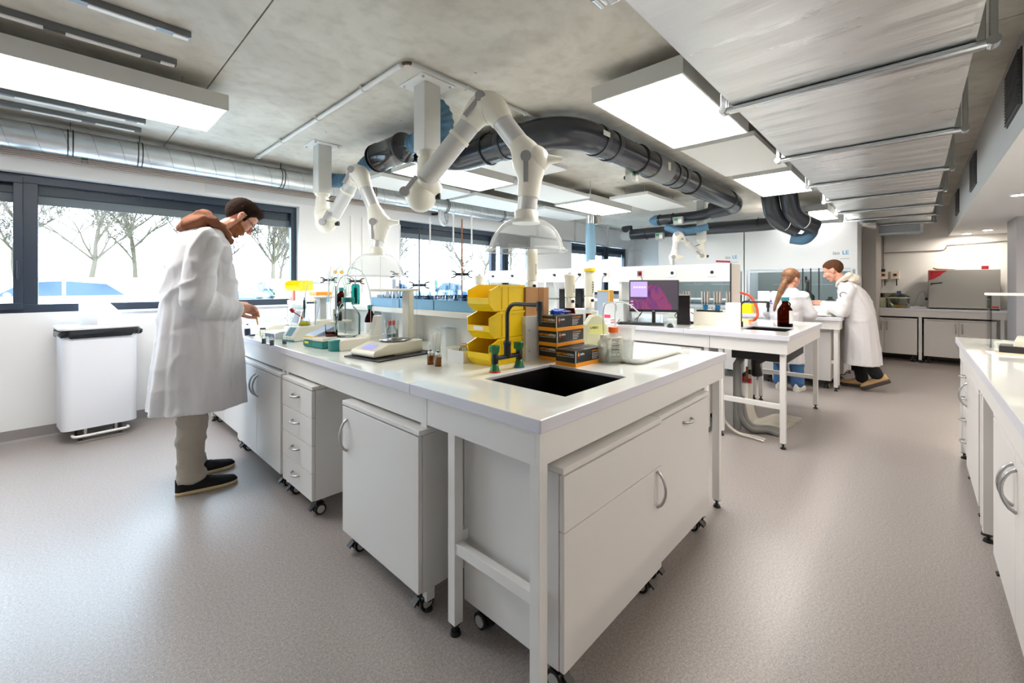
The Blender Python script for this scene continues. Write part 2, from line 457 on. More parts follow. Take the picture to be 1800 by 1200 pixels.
# ---------------------------------------------------------------- outside: car park, cars, bare trees
ground = MB().box(-50, 90, WY + 0.35, 95, -0.3, -0.02).build('trim_4', mat('asphalt', (150, 152, 150), 0.9)); ground.name = 'ground'; struct(ground)
verge = MB().prism([(26, -0.05), (33, 1.7), (95, 2.2), (95, -0.05)], 'x', -50, 90).build('grass_verge', mat('winter_grass', (150, 160, 110), 0.95, vary=0.2, vscale=1)); struct(verge)
def make_car(label, paint):
    t = thing('car', label, 'car', (0, 0, -0.02), 0, 'cars parked outside the windows')
    prof = [(-2.1, 0.28), (-2.15, 0.6), (-2.05, 0.88), (-1.75, 0.95), (-1.25, 1.38), (-0.4, 1.47), (0.5, 1.42), (1.15, 0.98), (1.95, 0.82), (2.15, 0.55), (2.12, 0.28)]
    b = MB()
    sec = [(-0.86, 0.0, 0.9), (-0.9, 0.0, 1.0), (0.9, 0.0, 1.0), (0.86, 0, 0.9)]
    rows = []
    for y, yo, k in ((-0.80, 0, 1), (-0.88, 0, 1), (0.88, 0, 1), (0.80, 0, 1)):
        rows.append([(x * (0.98 if abs(y) > 0.85 else 1), y * (0.82 if z > 1.1 else 1), z) for x, z in prof])
    b.grid(rows, True, False)
    b.add(rows[0], [tuple(range(len(prof)))]); b.add(rows[-1], [tuple(range(len(prof)))])
    b.build('body', paint, t, 0.04)
    gm = mat('car_glass', (60, 74, 92), 0.1)
    g = MB(); g.prism([(-1.62, 1.0), (-1.2, 1.34), (-0.35, 1.42), (-0.35, 1.0)], 'y', -0.80, 0.80); g.prism([(-0.27, 1.0), (-0.27, 1.42), (0.45, 1.38), (0.98, 1.0)], 'y', -0.80, 0.80)
    g.add([(1.10, -0.62, 1.03), (1.10, 0.62, 1.03), (0.56, 0.56, 1.41), (0.56, -0.56, 1.41)], [(0, 1, 2, 3)])
    g.build('side_windows', gm, t)
    for x in (-1.35, 1.35):
        for y in (-0.86, 0.86):
            wl = MB().cyl((x, y - 0.1, 0.32), (x, y + 0.1, 0.32), 0.32, n=24)
            wl.mat(1).cyl((x, y - 0.11, 0.32), (x, y + 0.11, 0.32), 0.2, n=20)
            wl.build('wheel', [RUBBER, ALU], t)
    for y in (-0.97, 0.97): MB().sph((0.75, y, 1.02), 0.11, 12, 8, (0.7, 1, 0.8)).build('wing_mirror', paint, t)
    return t
cw = mat('white_car_paint', (236, 238, 240), 0.2, coat=0.6); cs = mat('silver_car_paint', (168, 176, 188), 0.25, 0.6); cbk = mat('blue_grey_car_paint', (88, 98, 120), 0.25, 0.3)
c0 = make_car('white car parked nearest the left window, seen behind the wall bin', cw)
c0.location = (-0.3, 18.5, -0.02); c0.rotation_euler[2] = math.radians(185)
specs = [(cs, -5.6, 19.5, 92, 'silver car at the left edge of the large window'), (cs, 4.3, 21.5, 70, 'silver car parked behind the white paper roll'), (cbk, 7.4, 27.5, 60, 'blue-grey car parked left of the man at the window'),
         (cw, 9.4, 20.5, 80, 'white car parked behind the man at the window'), (cw, 12.6, 20.0, 95, 'white car in the right part of the large window'), (cs, 17.2, 21.0, 88, 'silver car outside the middle window, left half'), (cw, 22.5, 21.0, 90, 'white car outside the middle window, right half')]
for pm, x, y, a, lb in specs:
    c = make_car(lb, pm); c.location = (x, y, -0.02); c.rotation_euler[2] = math.radians(a)
BARK = mat('bare_bark', (96, 84, 74), 0.9)
def tree(x, y, h, seed, label):
    rnd = random.Random(seed); m = MB()
    def br(p, d, L, r, lev):
        pts = [p]; q = p.copy(); dd = d.copy(); n = 4
        for k in range(n):
            dd = (dd + Vector((rnd.uniform(-1, 1), rnd.uniform(-1, 1), rnd.uniform(-0.2, 0.6))) * 0.16).normalized()
            q = q + dd * (L / n); pts.append(q)
        m.tube(pts, [max(0.013, r * (1 - 0.5 * i / n)) for i in range(n + 1)], (7, 5, 4, 3, 3, 3)[lev], False)
        if lev < 5:
            for k in range(13 if lev == 0 else (4 if lev < 3 else 3)):
                i = rnd.randint(1, n); a = rnd.uniform(0, 6.28); t = rnd.uniform(0.35, 0.95)
                side = Vector((math.cos(a), math.sin(a), 0.25)).normalized()
                br(pts[i], (dd * (1 - t * 0.6) + side * t).normalized(), L * rnd.uniform(0.45, 0.7), r * 0.5, lev + 1)
    br(Vector((0, 0, 0)), Vector((0, 0, 1)), h * 0.52, h * 0.017, 0)
    o = m.build('bare_tree', BARK); o.location = (x, y, 1.7)
    tag(o, label, 'tree', 'bare trees beyond the car park'); return o
trees = [(-9, 25), (-6.5, 29), (-4.0, 26), (-2.2, 31), (0.2, 26), (2.0, 30), (3.8, 25.5), (5.6, 29), (7.4, 26), (9.4, 31), (11.2, 26.5), (13.4, 29), (15.4, 26), (18.0, 31), (23, 28), (28, 31), (34, 33)]
ordn = ['first', 'second', 'third', 'fourth', 'fifth', 'sixth', 'seventh', 'eighth', 'ninth', 'tenth', 'eleventh', 'twelfth', 'thirteenth', 'fourteenth', 'fifteenth', 'sixteenth', 'seventeenth']
for i, (x, y) in enumerate(trees):
    h = 6.6 + (i * 37 % 11) * 0.22; x = x * 1.35 + 1; y = y * 1.35
    tree(x, y, h, 11 + i, 'thin bare winter tree beyond the car park, %s from the left%s' % (ordn[i], ', outside the farther windows' if i > 13 else ', outside the large window'))
# ---------------------------------------------------------------- ceiling panels
PANEL = mat('acoustic_panel_white', (232, 232, 230), 0.6)
FRW = mat('light_frame_white', (214, 214, 210), 0.5)
def light_panel(x0, x1, y0, y1, lab, zb=2.47):
    t = thing('ceiling_light', lab, 'ceiling light', ((x0 + x1) / 2, (y0 + y1) / 2, zb), 0, 'lit rectangular ceiling panels')
    W = (x1 - x0) / 2; D = (y1 - y0) / 2; e = 0.012
    f = MB(); f.box(-W, W, -D, -D + e, 0, 0.10); f.box(-W, W, D - e, D, 0, 0.10); f.box(-W, -W + e, -D + e, D - e, 0, 0.10); f.box(W - e, W, -D + e, D - e, 0, 0.10)
    f.box(-W, W, -D, D, 0.10, 0.104)
    f.build('frame', FRW, t)
    MB().box(-W + e, W - e, -D + e, D - e, 0.004, 0.010).build('diffuser', LAMPW, t)
    h = MB()
    for sx in (-0.7, 0.7):
        for sy in (-0.6, 0.6): h.cyl((W * sx, D * sy, 0.104), (W * sx, D * sy, CEIL - zb), 0.004, n=6)
    h.build('hanger_rod', CHROME, t)
def dark_panel(x0, x1, y0, y1, lab, zb=2.49):
    t = thing('acoustic_panel', lab, 'ceiling panel', ((x0 + x1) / 2, (y0 + y1) / 2, zb), 0, 'unlit white ceiling panels')
    W = (x1 - x0) / 2; D = (y1 - y0) / 2
    MB().box(-W, W, -D, D, 0, 0.04).build('panel', PANEL, t, 0.002)
    h = MB()
    for sy in (-0.5, 0.5): h.box(-W * 0.9, W * 0.9, D * sy - 0.02, D * sy + 0.02, 0.04, 0.06)
    for sx in (-0.7, 0.7):
        for sy in (-0.5, 0.5): h.cyl((W * sx, D * sy, 0.06), (W * sx, D * sy, CEIL - zb), 0.004, n=6)
    h.build('mounting_rail', CHROME, t)
light_panel(-0.75, 0.78, 3.36, 3.95, 'lit ceiling panel at the left edge of the picture, above the first window')
light_panel(2.36, 3.64, 0.93, 1.52, 'lit square-looking ceiling panel nearest the metal duct, the largest on the right')
light_panel(5.15, 6.45, 0.92, 1.48, 'small lit ceiling panel beside the duct, beyond the unlit one')
light_panel(2.38, 3.62, 3.38, 3.98, 'lit ceiling panel in the middle, behind the near extraction arm')
light_panel(5.05, 6.3, 3.3, 3.9, 'lit ceiling panel above the socket board, partly behind a pipe')
light_panel(7.9, 9.1, 0.95, 1.5, 'lit ceiling panel farthest back, above the fume cupboards', 2.42)
dark_panel(3.8, 5.05, 0.93, 1.52, 'unlit white ceiling panel between two lit ones beside the duct')
dark_panel(3.75, 5.0, 3.22, 3.85, 'unlit white ceiling panel right of the hood arm, under the bend of the pipe')
dark_panel(5.3, 6.6, 2.55, 3.12, 'unlit white ceiling panel above the pair of small dark pipes')
dark_panel(2.42, 3.7, 4.25, 4.8, 'unlit white ceiling panel in front of the spiral duct, left one')
dark_panel(3.8, 5.1, 4.25, 4.82, 'unlit white ceiling panel in front of the spiral duct, right one')
dark_panel(5.2, 6.5, 4.2, 4.75, 'unlit white ceiling panel at the far end of the spiral duct')
dark_panel(2.80, 3.62, 2.62, 3.2, 'unlit white ceiling panel tucked behind the thick pipe, beside the middle lit one')
# ceiling channels with small lamp strips, top left
def channel(x0, x1, y, lab, strips):
    t = thing('ceiling_channel', lab, 'ceiling rail', (x0, y, CEIL), 0, 'metal channels fixed to the concrete')
    m = MB(); m.box(0, x1 - x0, -0.02, 0.02, -0.035, -0.001)
    m.build('channel', mat('dark_galvanised', (120, 124, 128), 0.4, 0.8), t)
    s = MB()
    for a, b in strips: s.box(a - x0, b - x0, -0.016, 0.016, -0.042, -0.035)
    s.build('white_strip', mat('white_strip', (245, 245, 245), 0.4), t)
channel(-0.05, 0.485, 2.85, 'metal channel on the concrete, topmost in the left corner', [(0.09, 0.34), (0.41, 0.475)])
channel(-0.75, 0.485, 3.26, 'metal channel on the concrete, second from the top left', [(-0.7, -0.06), (0.02, 0.32), (0.41, 0.475)])
channel(-0.75, 0.485, 4.62, 'metal channel on the concrete just beyond the long lit panel', [(-0.6, -0.3), (-0.22, 0.08), (0.14, 0.36), (0.43, 0.475)])
channel(-0.35, 0.485, 4.90, 'metal channel on the concrete nearest the spiral duct', [(-0.2, 0.12), (0.2, 0.44)])
# spiral duct and copper pipes along the window wall
t = thing('spiral_duct', 'round spiral-seamed metal duct running along the top of the window wall', 'duct', (LX, 5.17, 2.49))
m = MB(); L = 8.3
m.tube([(0, 0, 0), (L, 0, 0)], 0.105, 40, False)
m.build('duct', GALV, t)
m = MB(); n = int(L / 0.22)
pts = [Vector((i / 24 * 0.17, 0.106 * math.cos(i * 2 * math.pi / 24), 0.106 * math.sin(i * 2 * math.pi / 24))) for i in range(int(24 * L / 0.17))]
m.tube(pts, 0.0022, 4, False); m.build('spiral_seam', mat('seam_zinc', (170, 176, 182), 0.4, 0.9), t)
for x in (2.66, 3.10, 4.3, 5.4, 6.6, 7.8):
    c = MB()
    for dx in (-0.015, 0.015): c.tube(arc((x + dx, 0, 0), 0.109, 0, 2 * math.pi, 28, (0, 1, 0), (0, 0, 1)), 0.004, 5, False)
    c.bar((x, 0, 0.108), (x, 0, CEIL - 2.49), 0.02, 0.004); c.build('duct_clamp', mat('black_steel', (40, 42, 46), 0.4, 0.5), t)
COPPER = mat('dull_copper_pipe', (190, 168, 154), 0.4, 0.6)
for k in range(4):
    p = MB().tube([(LX, WY - 0.05, 2.355 + 0.017 * k), (4.1, WY - 0.05, 2.355 + 0.017 * k)], 0.0045, 8).build('copper_pipe', COPPER)
    tag(p, 'thin copper pipe on the wall below the spiral duct, %s of four' % ['lowest', 'second from the bottom', 'second from the top', 'topmost'][k], 'pipe', 'thin copper pipes under the spiral duct')
t = thing('sprinkler_head', 'small green and clear sprinkler head under the spiral duct', 'sprinkler', gy(149, 276, 5.3))
MB().cyl((0, 0, -0.02), (0, 0, 0.02), 0.024, n=12).build('cap', GREENP, t); MB().cyl((0, 0, -0.05), (0, 0, -0.02), 0.022, 0.016, n=12).build('clear_bowl', CLEAR, t); MB().cyl((0, 0, 0.02), (0, 0, 0.07), 0.009, n=8).build('stem', BLACK, t)
MB().box(-0.02, 0.02, 0, 0.1, 0.03, 0.05).build('bracket', BLACK, t)
# white conduit on the ceiling
t = thing('white_conduit', 'white plastic conduit clipped to the concrete ceiling, turning at an open corner', 'pipe', (0, 0, 0))
zc = CEIL - 0.02
MB().tube([(1.43, 2.28, zc), (1.43, 5.1, zc)], 0.016, 12).build('long_run', STEELW, t)
MB().tube([(1.46, 2.22, zc), (2.8, 2.22, zc)], 0.014, 12).build('short_run', LIGHTG, t)
MB().tube(arc((1.47, 2.26, zc), 0.04, math.pi, math.pi * 1.5, 6, (1, 0, 0), (0, 1, 0)), 0.011, 8).build('open_corner_cable', mat('brown_cable', (92, 62, 52), 0.5), t)
for y in (2.75, 3.5, 4.3, 5.0):
    c = MB().tube(arc((1.43, y, zc), 0.019, 0, 2 * math.pi, 16, (1, 0, 0), (0, 0, 1)), 0.004, 5, False).box(1.40, 1.41, y - 0.006, y + 0.006, zc, CEIL).build('clip', STEELW, t)
for x in (1.9, 2.5): MB().tube(arc((x, 2.22, zc), 0.018, 0, 2 * math.pi, 16, (0, 1, 0), (0, 0, 1)), 0.004, 5, False).build('clip', STEELW, t)
# rectangular duct
t = thing('rectangular_duct', 'large rectangular galvanised air duct hanging along the right side of the ceiling', 'duct', (0, 0, 2.34))
def duct_mat():
    m = bpy.data.materials.new('duct_sheet'); m.use_nodes = True; nt = m.node_tree; b = nt.nodes['Principled BSDF']
    b.inputs['Metallic'].default_value = 0.85; b.inputs['Base Color'].default_value = lin((222, 224, 226))
    tc = nt.nodes.new('ShaderNodeTexCoord'); mp = nt.nodes.new('ShaderNodeMapping'); mp.inputs['Scale'].default_value = (5, 0.7, 1)
    n = nt.nodes.new('ShaderNodeTexNoise'); n.inputs['Scale'].default_value = 2; n.inputs['Detail'].default_value = 4
    r = nt.nodes.new('ShaderNodeMapRange'); r.inputs['From Min'].default_value = 0.3; r.inputs['From Max'].default_value = 0.7; r.inputs['To Min'].default_value = 0.25; r.inputs['To Max'].default_value = 0.42
    bp = nt.nodes.new('ShaderNodeBump'); bp.inputs['Strength'].default_value = 0.25; bp.inputs['Distance'].default_value = 0.03
    nt.links.new(tc.outputs['Object'], mp.inputs[0]); nt.links.new(mp.outputs[0], n.inputs['Vector']); nt.links.new(n.outputs['Fac'], r.inputs['Value'])
    nt.links.new(r.outputs[0], b.inputs['Roughness']); nt.links.new(n.outputs['Fac'], bp.inputs['Height']); nt.links.new(bp.outputs[0], b.inputs['Normal'])
    return m
DSH = duct_mat()
segs = [0.1, 1.35, 2.72, 4.1, 5.4, 6.55, 7.7, 8.75, 9.75]
ya, yb = -0.19, 0.77
for a, b in zip(segs[:-1], segs[1:]):
    m = MB(); m.box(a + 0.004, b - 0.004, ya, yb, 0, 0.26)
    k = 6
    for i in range(1, k):
        x = a + (b - a) * i / k; m.prism([(x - 0.09, 0.0), (x, -0.004), (x + 0.09, 0.0)], 'y', ya + 0.02, yb - 0.02)
    m.build('duct_section', DSH, t)
fl = mat('bright_zinc', (206, 212, 216), 0.22, 1.0)
for x in segs[1:]:
    f = MB(); f.box(x - 0.02, x + 0.02, ya - 0.03, yb + 0.03, -0.028, 0); f.box(x - 0.02, x + 0.02, ya - 0.03, ya, 0, 0.26); f.box(x - 0.02, x + 0.02, yb, yb + 0.03, 0, 0.26)
    f.tube([(x - 0.035, ya - 0.06, -0.02), (x - 0.035, yb + 0.06, -0.02)], 0.016, 12)
    for y in (ya - 0.05, yb + 0.05): f.box(x - 0.05, x - 0.01, y - 0.012, y + 0.012, -0.03, 0.31); f.cyl((x - 0.06, y, -0.02), (x, y, -0.02), 0.022, n=12)
    f.build('hanger_rail', fl, t, 0.002)
m = MB(); m.box(9.75, 10.35, ya + 0.12, yb - 0.1, -0.16, 0.2); m.build('end_box', mat('duct_end_sheet', (176, 182, 190), 0.35, 0.7), t, 0.003)
m = MB(); m.box(9.73, 9.75, ya + 0.09, yb - 0.07, -0.19, -0.155); m.box(9.73, 9.75, ya + 0.09, ya + 0.125, -0.155, 0.0); m.box(9.73, 9.75, yb - 0.105, yb - 0.07, -0.155, 0.0); m.build('end_flange', fl, t)
# ---------------------------------------------------------------- dark extraction pipes
def bendpts(P, rad, n=7):
    P = [Vector(p) for p in P]; out = [P[0]]
    for i in range(1, len(P) - 1):
        a = (P[i - 1] - P[i]).normalized(); b = (P[i + 1] - P[i]).normalized()
        s = P[i] + a * rad; e = P[i] + b * rad
        for k in range(n + 1):
            q = k / n; out.append(s * (1 - q) ** 2 + P[i] * 2 * q * (1 - q) + e * q ** 2)
    out.append(P[-1]); return out
zp = 2.50; R0 = 0.125
t = thing('extraction_pipe', 'thick dark grey plastic extraction pipe with a wide bend crossing the ceiling', 'pipe', (0, 0, 0))
path = bendpts([(2.13, 3.2, zp), (2.62, 3.2, zp), (2.62, 2.6, zp)], 0.22, 8)[:-1] + bendpts([(2.62, 2.6, zp), (2.62, 1.93, zp), (6.55, 1.93, zp)], 0.42, 14)[:-1] + bendpts([(6.55, 1.93, zp), (6.92, 1.93, 2.48), (6.92, 2.30, 2.44)], 0.2, 8)
MB().tube(path, R0, 36).build('pipe', PVC, t)
PV2 = mat('pvc_collar', (52, 56, 62), 0.3)
for p, ax in [((2.62, 2.55), 'y'), ((2.62, 2.40), 'y'), ((3.08, 1.93), 'x'), ((3.28, 1.93), 'x'), ((4.55, 1.93), 'x'), ((4.75, 1.93), 'x'), ((6.5, 1.93), 'x')]:
    q0 = Vector((p[0], p[1], zp)); d = Vector((0.03, 0, 0)) if ax == 'x' else Vector((0, 0.03, 0))
    MB().cyl(q0 - d, q0 + d, R0 + 0.008, n=36).build('collar', PV2, t, 0.002)
MB().cyl((4.05, 1.93, zp), (4.38, 1.93, zp), R0 + 0.010, n=36).build('grey_sleeve', mat('mid_grey_pvc', (122, 124, 126), 0.4), t, 0.002)
for p, ax in [((2.62, 2.75), 'y'), ((3.78, 1.93), 'x'), ((5.1, 1.93), 'x')]:
    U = (0, 1, 0) if ax == 'x' else (1, 0, 0)
    MB().tube(arc((p[0], p[1], zp), R0 + 0.008, 0, 2 * math.pi, 30, U, (0, 0, 1)), 0.007, 6, False).cyl((p[0], p[1], zp + R0), (p[0], p[1], CEIL), 0.005, n=6).build('pipe_clamp', mat('clamp_black', (30, 30, 32), 0.4), t)
for a, b in [((3.02, 3.10), 0), ((4.12, 4.2), 0)]:
    MB().box(a[0] if False else a, b, 0, 0, 0, 0) if False else None
lb = MB(); lb.box(2.96, 3.06, 1.93 - R0 - 0.0115, 1.93 - R0 - 0.0095, zp - 0.01, zp + 0.03); lb.build('pipe_label', LABELW, t)
lb = MB(); lb.box(4.18, 4.24, 1.93 - R0 - 0.0125, 1.93 - R0 - 0.0105, zp - 0.05, zp + 0.03); lb.build('pipe_label', LABELW, t)
VBOX = mat('valve_box_grey', (176, 178, 172), 0.5)
def valve_box(p, lab, rz=0):
    v = thing('valve_actuator', lab, 'valve actuator', p, rz, 'small valve motors on the extraction pipes')
    MB().box(-0.075, 0.075, -0.035, 0.035, -0.06, 0.06).build('housing', VBOX, v, 0.004)
    MB().box(-0.06, 0.0, -0.037, -0.035, 0.0, 0.045).build('green_board', mat('circuit_green', (50, 140, 100), 0.4), v)
    MB().box(0.005, 0.06, -0.037, -0.035, -0.045, 0.02).build('white_sticker', PAPER, v)
    MB().cyl((0, 0.03, 0), (0, 0.08, 0), 0.02, n=10).build('drive_stub', BLACK, v)
valve_box((3.82, 2.0, 2.35), 'grey valve actuator under the thick pipe, beside the large unlit panel')
# reducer drum
t = thing('reducer_drum', 'black reducer drum between blue hoses, behind the near ceiling column', 'pipe', (0, 0, 0))
za = 2.47; xa = 2.02
M90 = Matrix.Rotation(math.radians(-90), 4, 'X')
prof = [(0.075, 0), (0.078, 0.04), (0.118, 0.10), (0.126, 0.11), (0.126, 0.14), (0.122, 0.145), (0.122, 0.5), (0.126, 0.505), (0.126, 0.54), (0.118, 0.55), (0.08, 0.60), (0.078, 0.64)]
MB().lathe(prof, (xa, 3.05, za), 36, M90).build('drum', mat('glossy_black_pvc', (30, 32, 37), 0.12), t)
for y in (3.175, 3.57, 3.62): MB().lathe([(0.129, -0.006), (0.129, 0.006)], (xa, y, za), 36, M90).build('rubber_ring', BLACK, t)
def hose(pts, r, parent_label, n=60, rings=0.028, amp=0.075):
    P = curve(pts, 10); h = thing('blue_flexible_hose', parent_label, 'hose', (0, 0, 0), 0, 'ribbed blue ventilation hoses')
    out = []; rad = []; L = 0
    Q = [P[0]]
    for a, b in zip(P[:-1], P[1:]):
        d = (b - a).length; k = max(1, int(d / (rings / 4)))
        for i in range(1, k + 1): Q.append(a + (b - a) * i / k)
    for i, q in enumerate(Q): rad.append(r * (1 + amp * math.sin(i * math.pi / 2)))
    MB().tube(Q, rad, 22).build('ribbed_tube', HOSEB, h)
    return h
hose([gd(757, 188, 3.06), gd(772, 192, 3.08), gd(781, 212, 3.12), gd(780, 245, 3.18), gd(768, 285, 3.25)], 0.066, 'blue ribbed hose bulging out to the right of the near ceiling column')
hose([(1.90, 2.62, 2.47), (1.96, 2.80, 2.49), (xa, 2.95, 2.48), (xa, 3.08, za)], 0.072, 'blue ribbed hose from the black drum to the near ceiling column')
hose([(xa, 3.66, za), (xa - 0.01, 3.80, 2.45), (xa - 0.03, 3.95, 2.36), (1.96, 4.1, 2.33), (1.83, 4.26, 2.34)], 0.066, 'blue ribbed hose between the far white ceiling column and the drum')
# second group of pipes, far right
t = thing('upper_branch_pipe', 'thin dark branch pipe with bend, upper of the pair above the far bench', 'pipe', (0, 0, 0))
xb = 6.92
P0 = gx(1158, 387, xb); P1 = gx(1292, 377, xb)
pts = bendpts([P0, (xb, 2.45, 2.38), (xb, 2.25, 2.43)], 0.12)
MB().tube(pts, 0.085, 28).build('pipe', PVC, t)
MB().lathe([(0.03, 0), (0.06, 0.03), (0.088, 0.1), (0.092, 0.16)], (xb, P0.y + 0.16, P0.z), 24, Matrix.Rotation(math.radians(90), 4, 'X')).build('blue_end', HOSEB, t)
for yy in (P0.y - 0.25, P0.y - 0.03): MB().tube(arc((xb, yy, P0.z), 0.09, 0, 2 * math.pi, 24, (1, 0, 0), (0, 0, 1)), 0.006, 5, False).build('pipe_clamp', BLACK, t)
p = gx(1193, 388, xb - 0.13); valve_box(p, 'grey valve actuator on the upper thin branch pipe', -math.pi / 2)
t = thing('lower_branch_pipe', 'dark extraction pipe running level in front of the fume cupboards', 'pipe', (0, 0, 0))
xc = 7.75
Q0 = gx(1112, 412, xc); Q1 = gx(1372, 392, xc)
MB().tube(bendpts([(xc, Q0.y + 0.12, 2.45), (xc, Q0.y + 0.10, Q0.z), (xc, Q0.y - 0.35, Q0.z), (xc, Q1.y + 0.2, Q1.z), (xc, 1.15, 2.30)], 0.1), 0.105, 28).build('pipe', PVC, t)
for yy in (Q0.y - 0.3, Q0.y - 0.9, Q1.y + 0.3): MB().tube(arc((xc, yy, (Q0.z * 2 + Q1.z) / 3), 0.108, 0, 2 * math.pi, 24, (1, 0, 0), (0, 0, 1)), 0.007, 5, False).build('pipe_clamp', BLACK, t)
MB().lathe([(0.11, 0), (0.112, 0.1), (0.10, 0.2)], (xc, Q0.y + 0.02, Q0.z), 24, Matrix.Rotation(math.radians(-90), 4, 'X')).build('grey_end', mat('light_grey_pvc', (170, 176, 182), 0.35), t)
p = gx(1160, 415, xc - 0.15); valve_box(p, 'grey valve actuator on the lower branch pipe', -math.pi / 2)
p = gx(1408, 388, xc - 0.1); valve_box(p, 'grey valve box above the short blue hose end, near the fume cupboards', -math.pi / 2)
for k, (px, py, lb) in enumerate([(1352, 372, 'left of the two dark elbow pipes dropping from the ceiling'), (1385, 368, 'right of the two dark elbow pipes dropping from the ceiling')]):
    t = thing('elbow_pipe', lb, 'pipe', (0, 0, 0), 0, 'two dark elbow pipes above the fume cupboards')
    a = gx(px, py - 8, 7.2); b = gx(px + 8, py + 14, 7.3); c = gx(px + 46, py + 30, 7.6)
    MB().tube(bendpts([(a.x, a.y, CEIL - 0.01), (b.x, b.y, b.z), (c.x, c.y, c.z)], 0.18, 8), 0.115, 28).build('pipe', PVC, t)
    MB().tube(arc((b.x + 0.1, b.y - 0.12, b.z - 0.05), 0.108, 0, 2 * math.pi, 22, (1, 0.9, 0), (0, 0, 1)), 0.006, 5, False).build('pipe_clamp', LIGHTG, t)
hose([gx(1428, 398, 7.75), gx(1425, 410, 7.72), gx(1412, 420, 7.7), gx(1390, 418, 7.68)], 0.085, 'short thick blue hose end hanging over the fume cupboards', amp=0.0)
hose([gx(1245, 398, 6.9), gx(1220, 404, 6.85), gx(1195, 406, 6.8), gx(1172, 399, 6.9)], 0.055, 'blue ribbed hose hanging above the far extraction arm')
t = thing('blue_duct_drop', 'smooth pale blue duct dropping to the white box on the socket board', 'duct', (0, 0, 0))
q = gd(1038, 440, 5.6)
MB().tube([(q.x, q.y, 2.10), (q.x, q.y, 1.9), (q.x + 0.01, q.y, 1.82), (q.x, q.y, 1.60)], [0.058, 0.064, 0.070, 0.062], 20).build('duct', mat('pale_blue_duct', (126, 166, 190), 0.4), t)
MB().cyl((q.x, q.y, 2.08), (q.x, q.y, 2.20), 0.055, n=20).build('steel_stub', CHROME, t); MB().cyl((q.x, q.y, 2.2), (q.x, q.y, CEIL), 0.006, n=8).build('hanger_rod', LIGHTG, t)
MB().box(q.x + 0.05, q.x + 0.13, q.y - 0.08, q.y + 0.02, 2.1, 2.22).build('valve_box', VBOX, t, 0.003)
# cable trays under the far ceiling near the window wall
t = thing('cable_tray', 'thin perforated metal cable tray hanging along the window wall', 'cable tray', (5.8, 5.1, 2.16))
m = MB(); m.box(0, 4.4, -0.05, 0.05, 0, 0.006); m.box(0, 4.4, -0.052, -0.048, 0, 0.03); m.box(0, 4.4, 0.048, 0.052, 0, 0.03)
m.build('tray', fl, t)
for x in (0.3, 1.5, 2.8, 4.0): MB().bar((x, 0, 0.006), (x, 0, CEIL - 2.16), 0.03, 0.03).build('drop_rod', LIGHTG, t)

# ---------------------------------------------------------------- extraction arms
ARMC = mat('ivory_plastic', (232, 229, 217), 0.32)
ARMT = mat('satin_aluminium_tube', (206, 206, 206), 0.42, 0.35)
def ceiling_column(cx, cy, zb, lab, s=0.066):
    t = thing('extraction_column', lab, 'ceiling column', (cx, cy, 0))
    MB().box(-s, s, -s, s, zb, CEIL - 0.008).build('post', mat('column_white', (214, 213, 208), 0.35), t, 0.008)
    MB().box(-0.135, 0.135, -0.135, 0.135, CEIL - 0.010, CEIL).build('ceiling_plate', STEELW, t, 0.001)
    for sx in (-0.11, 0.11):
        for sy in (-0.11, 0.11): MB().cyl((sx, sy, CEIL - 0.02), (sx, sy, CEIL - 0.01), 0.009, n=8).build('bolt', CHROME, t)
    MB().lathe([(0.05, zb - 0.05), (0.055, zb - 0.03), (0.072, zb - 0.015), (0.072, zb)], n=24).build('collar', ARMC, t)
    return t
def knuckle(m, a, c, b, r):
    """smooth joint body: swollen elbow from a through c to b"""
    a, b, c = Vector(a), Vector(b), Vector(c)
    P = bendpts([a, c, b], min((a - c).length, (b - c).length) * 0.8, 8)
    n = len(P); R = [r * (0.78 + 0.42 * math.sin(math.pi * i / (n - 1)) ** 1.3) for i in range(n)]
    m.tube(P, R, 26)
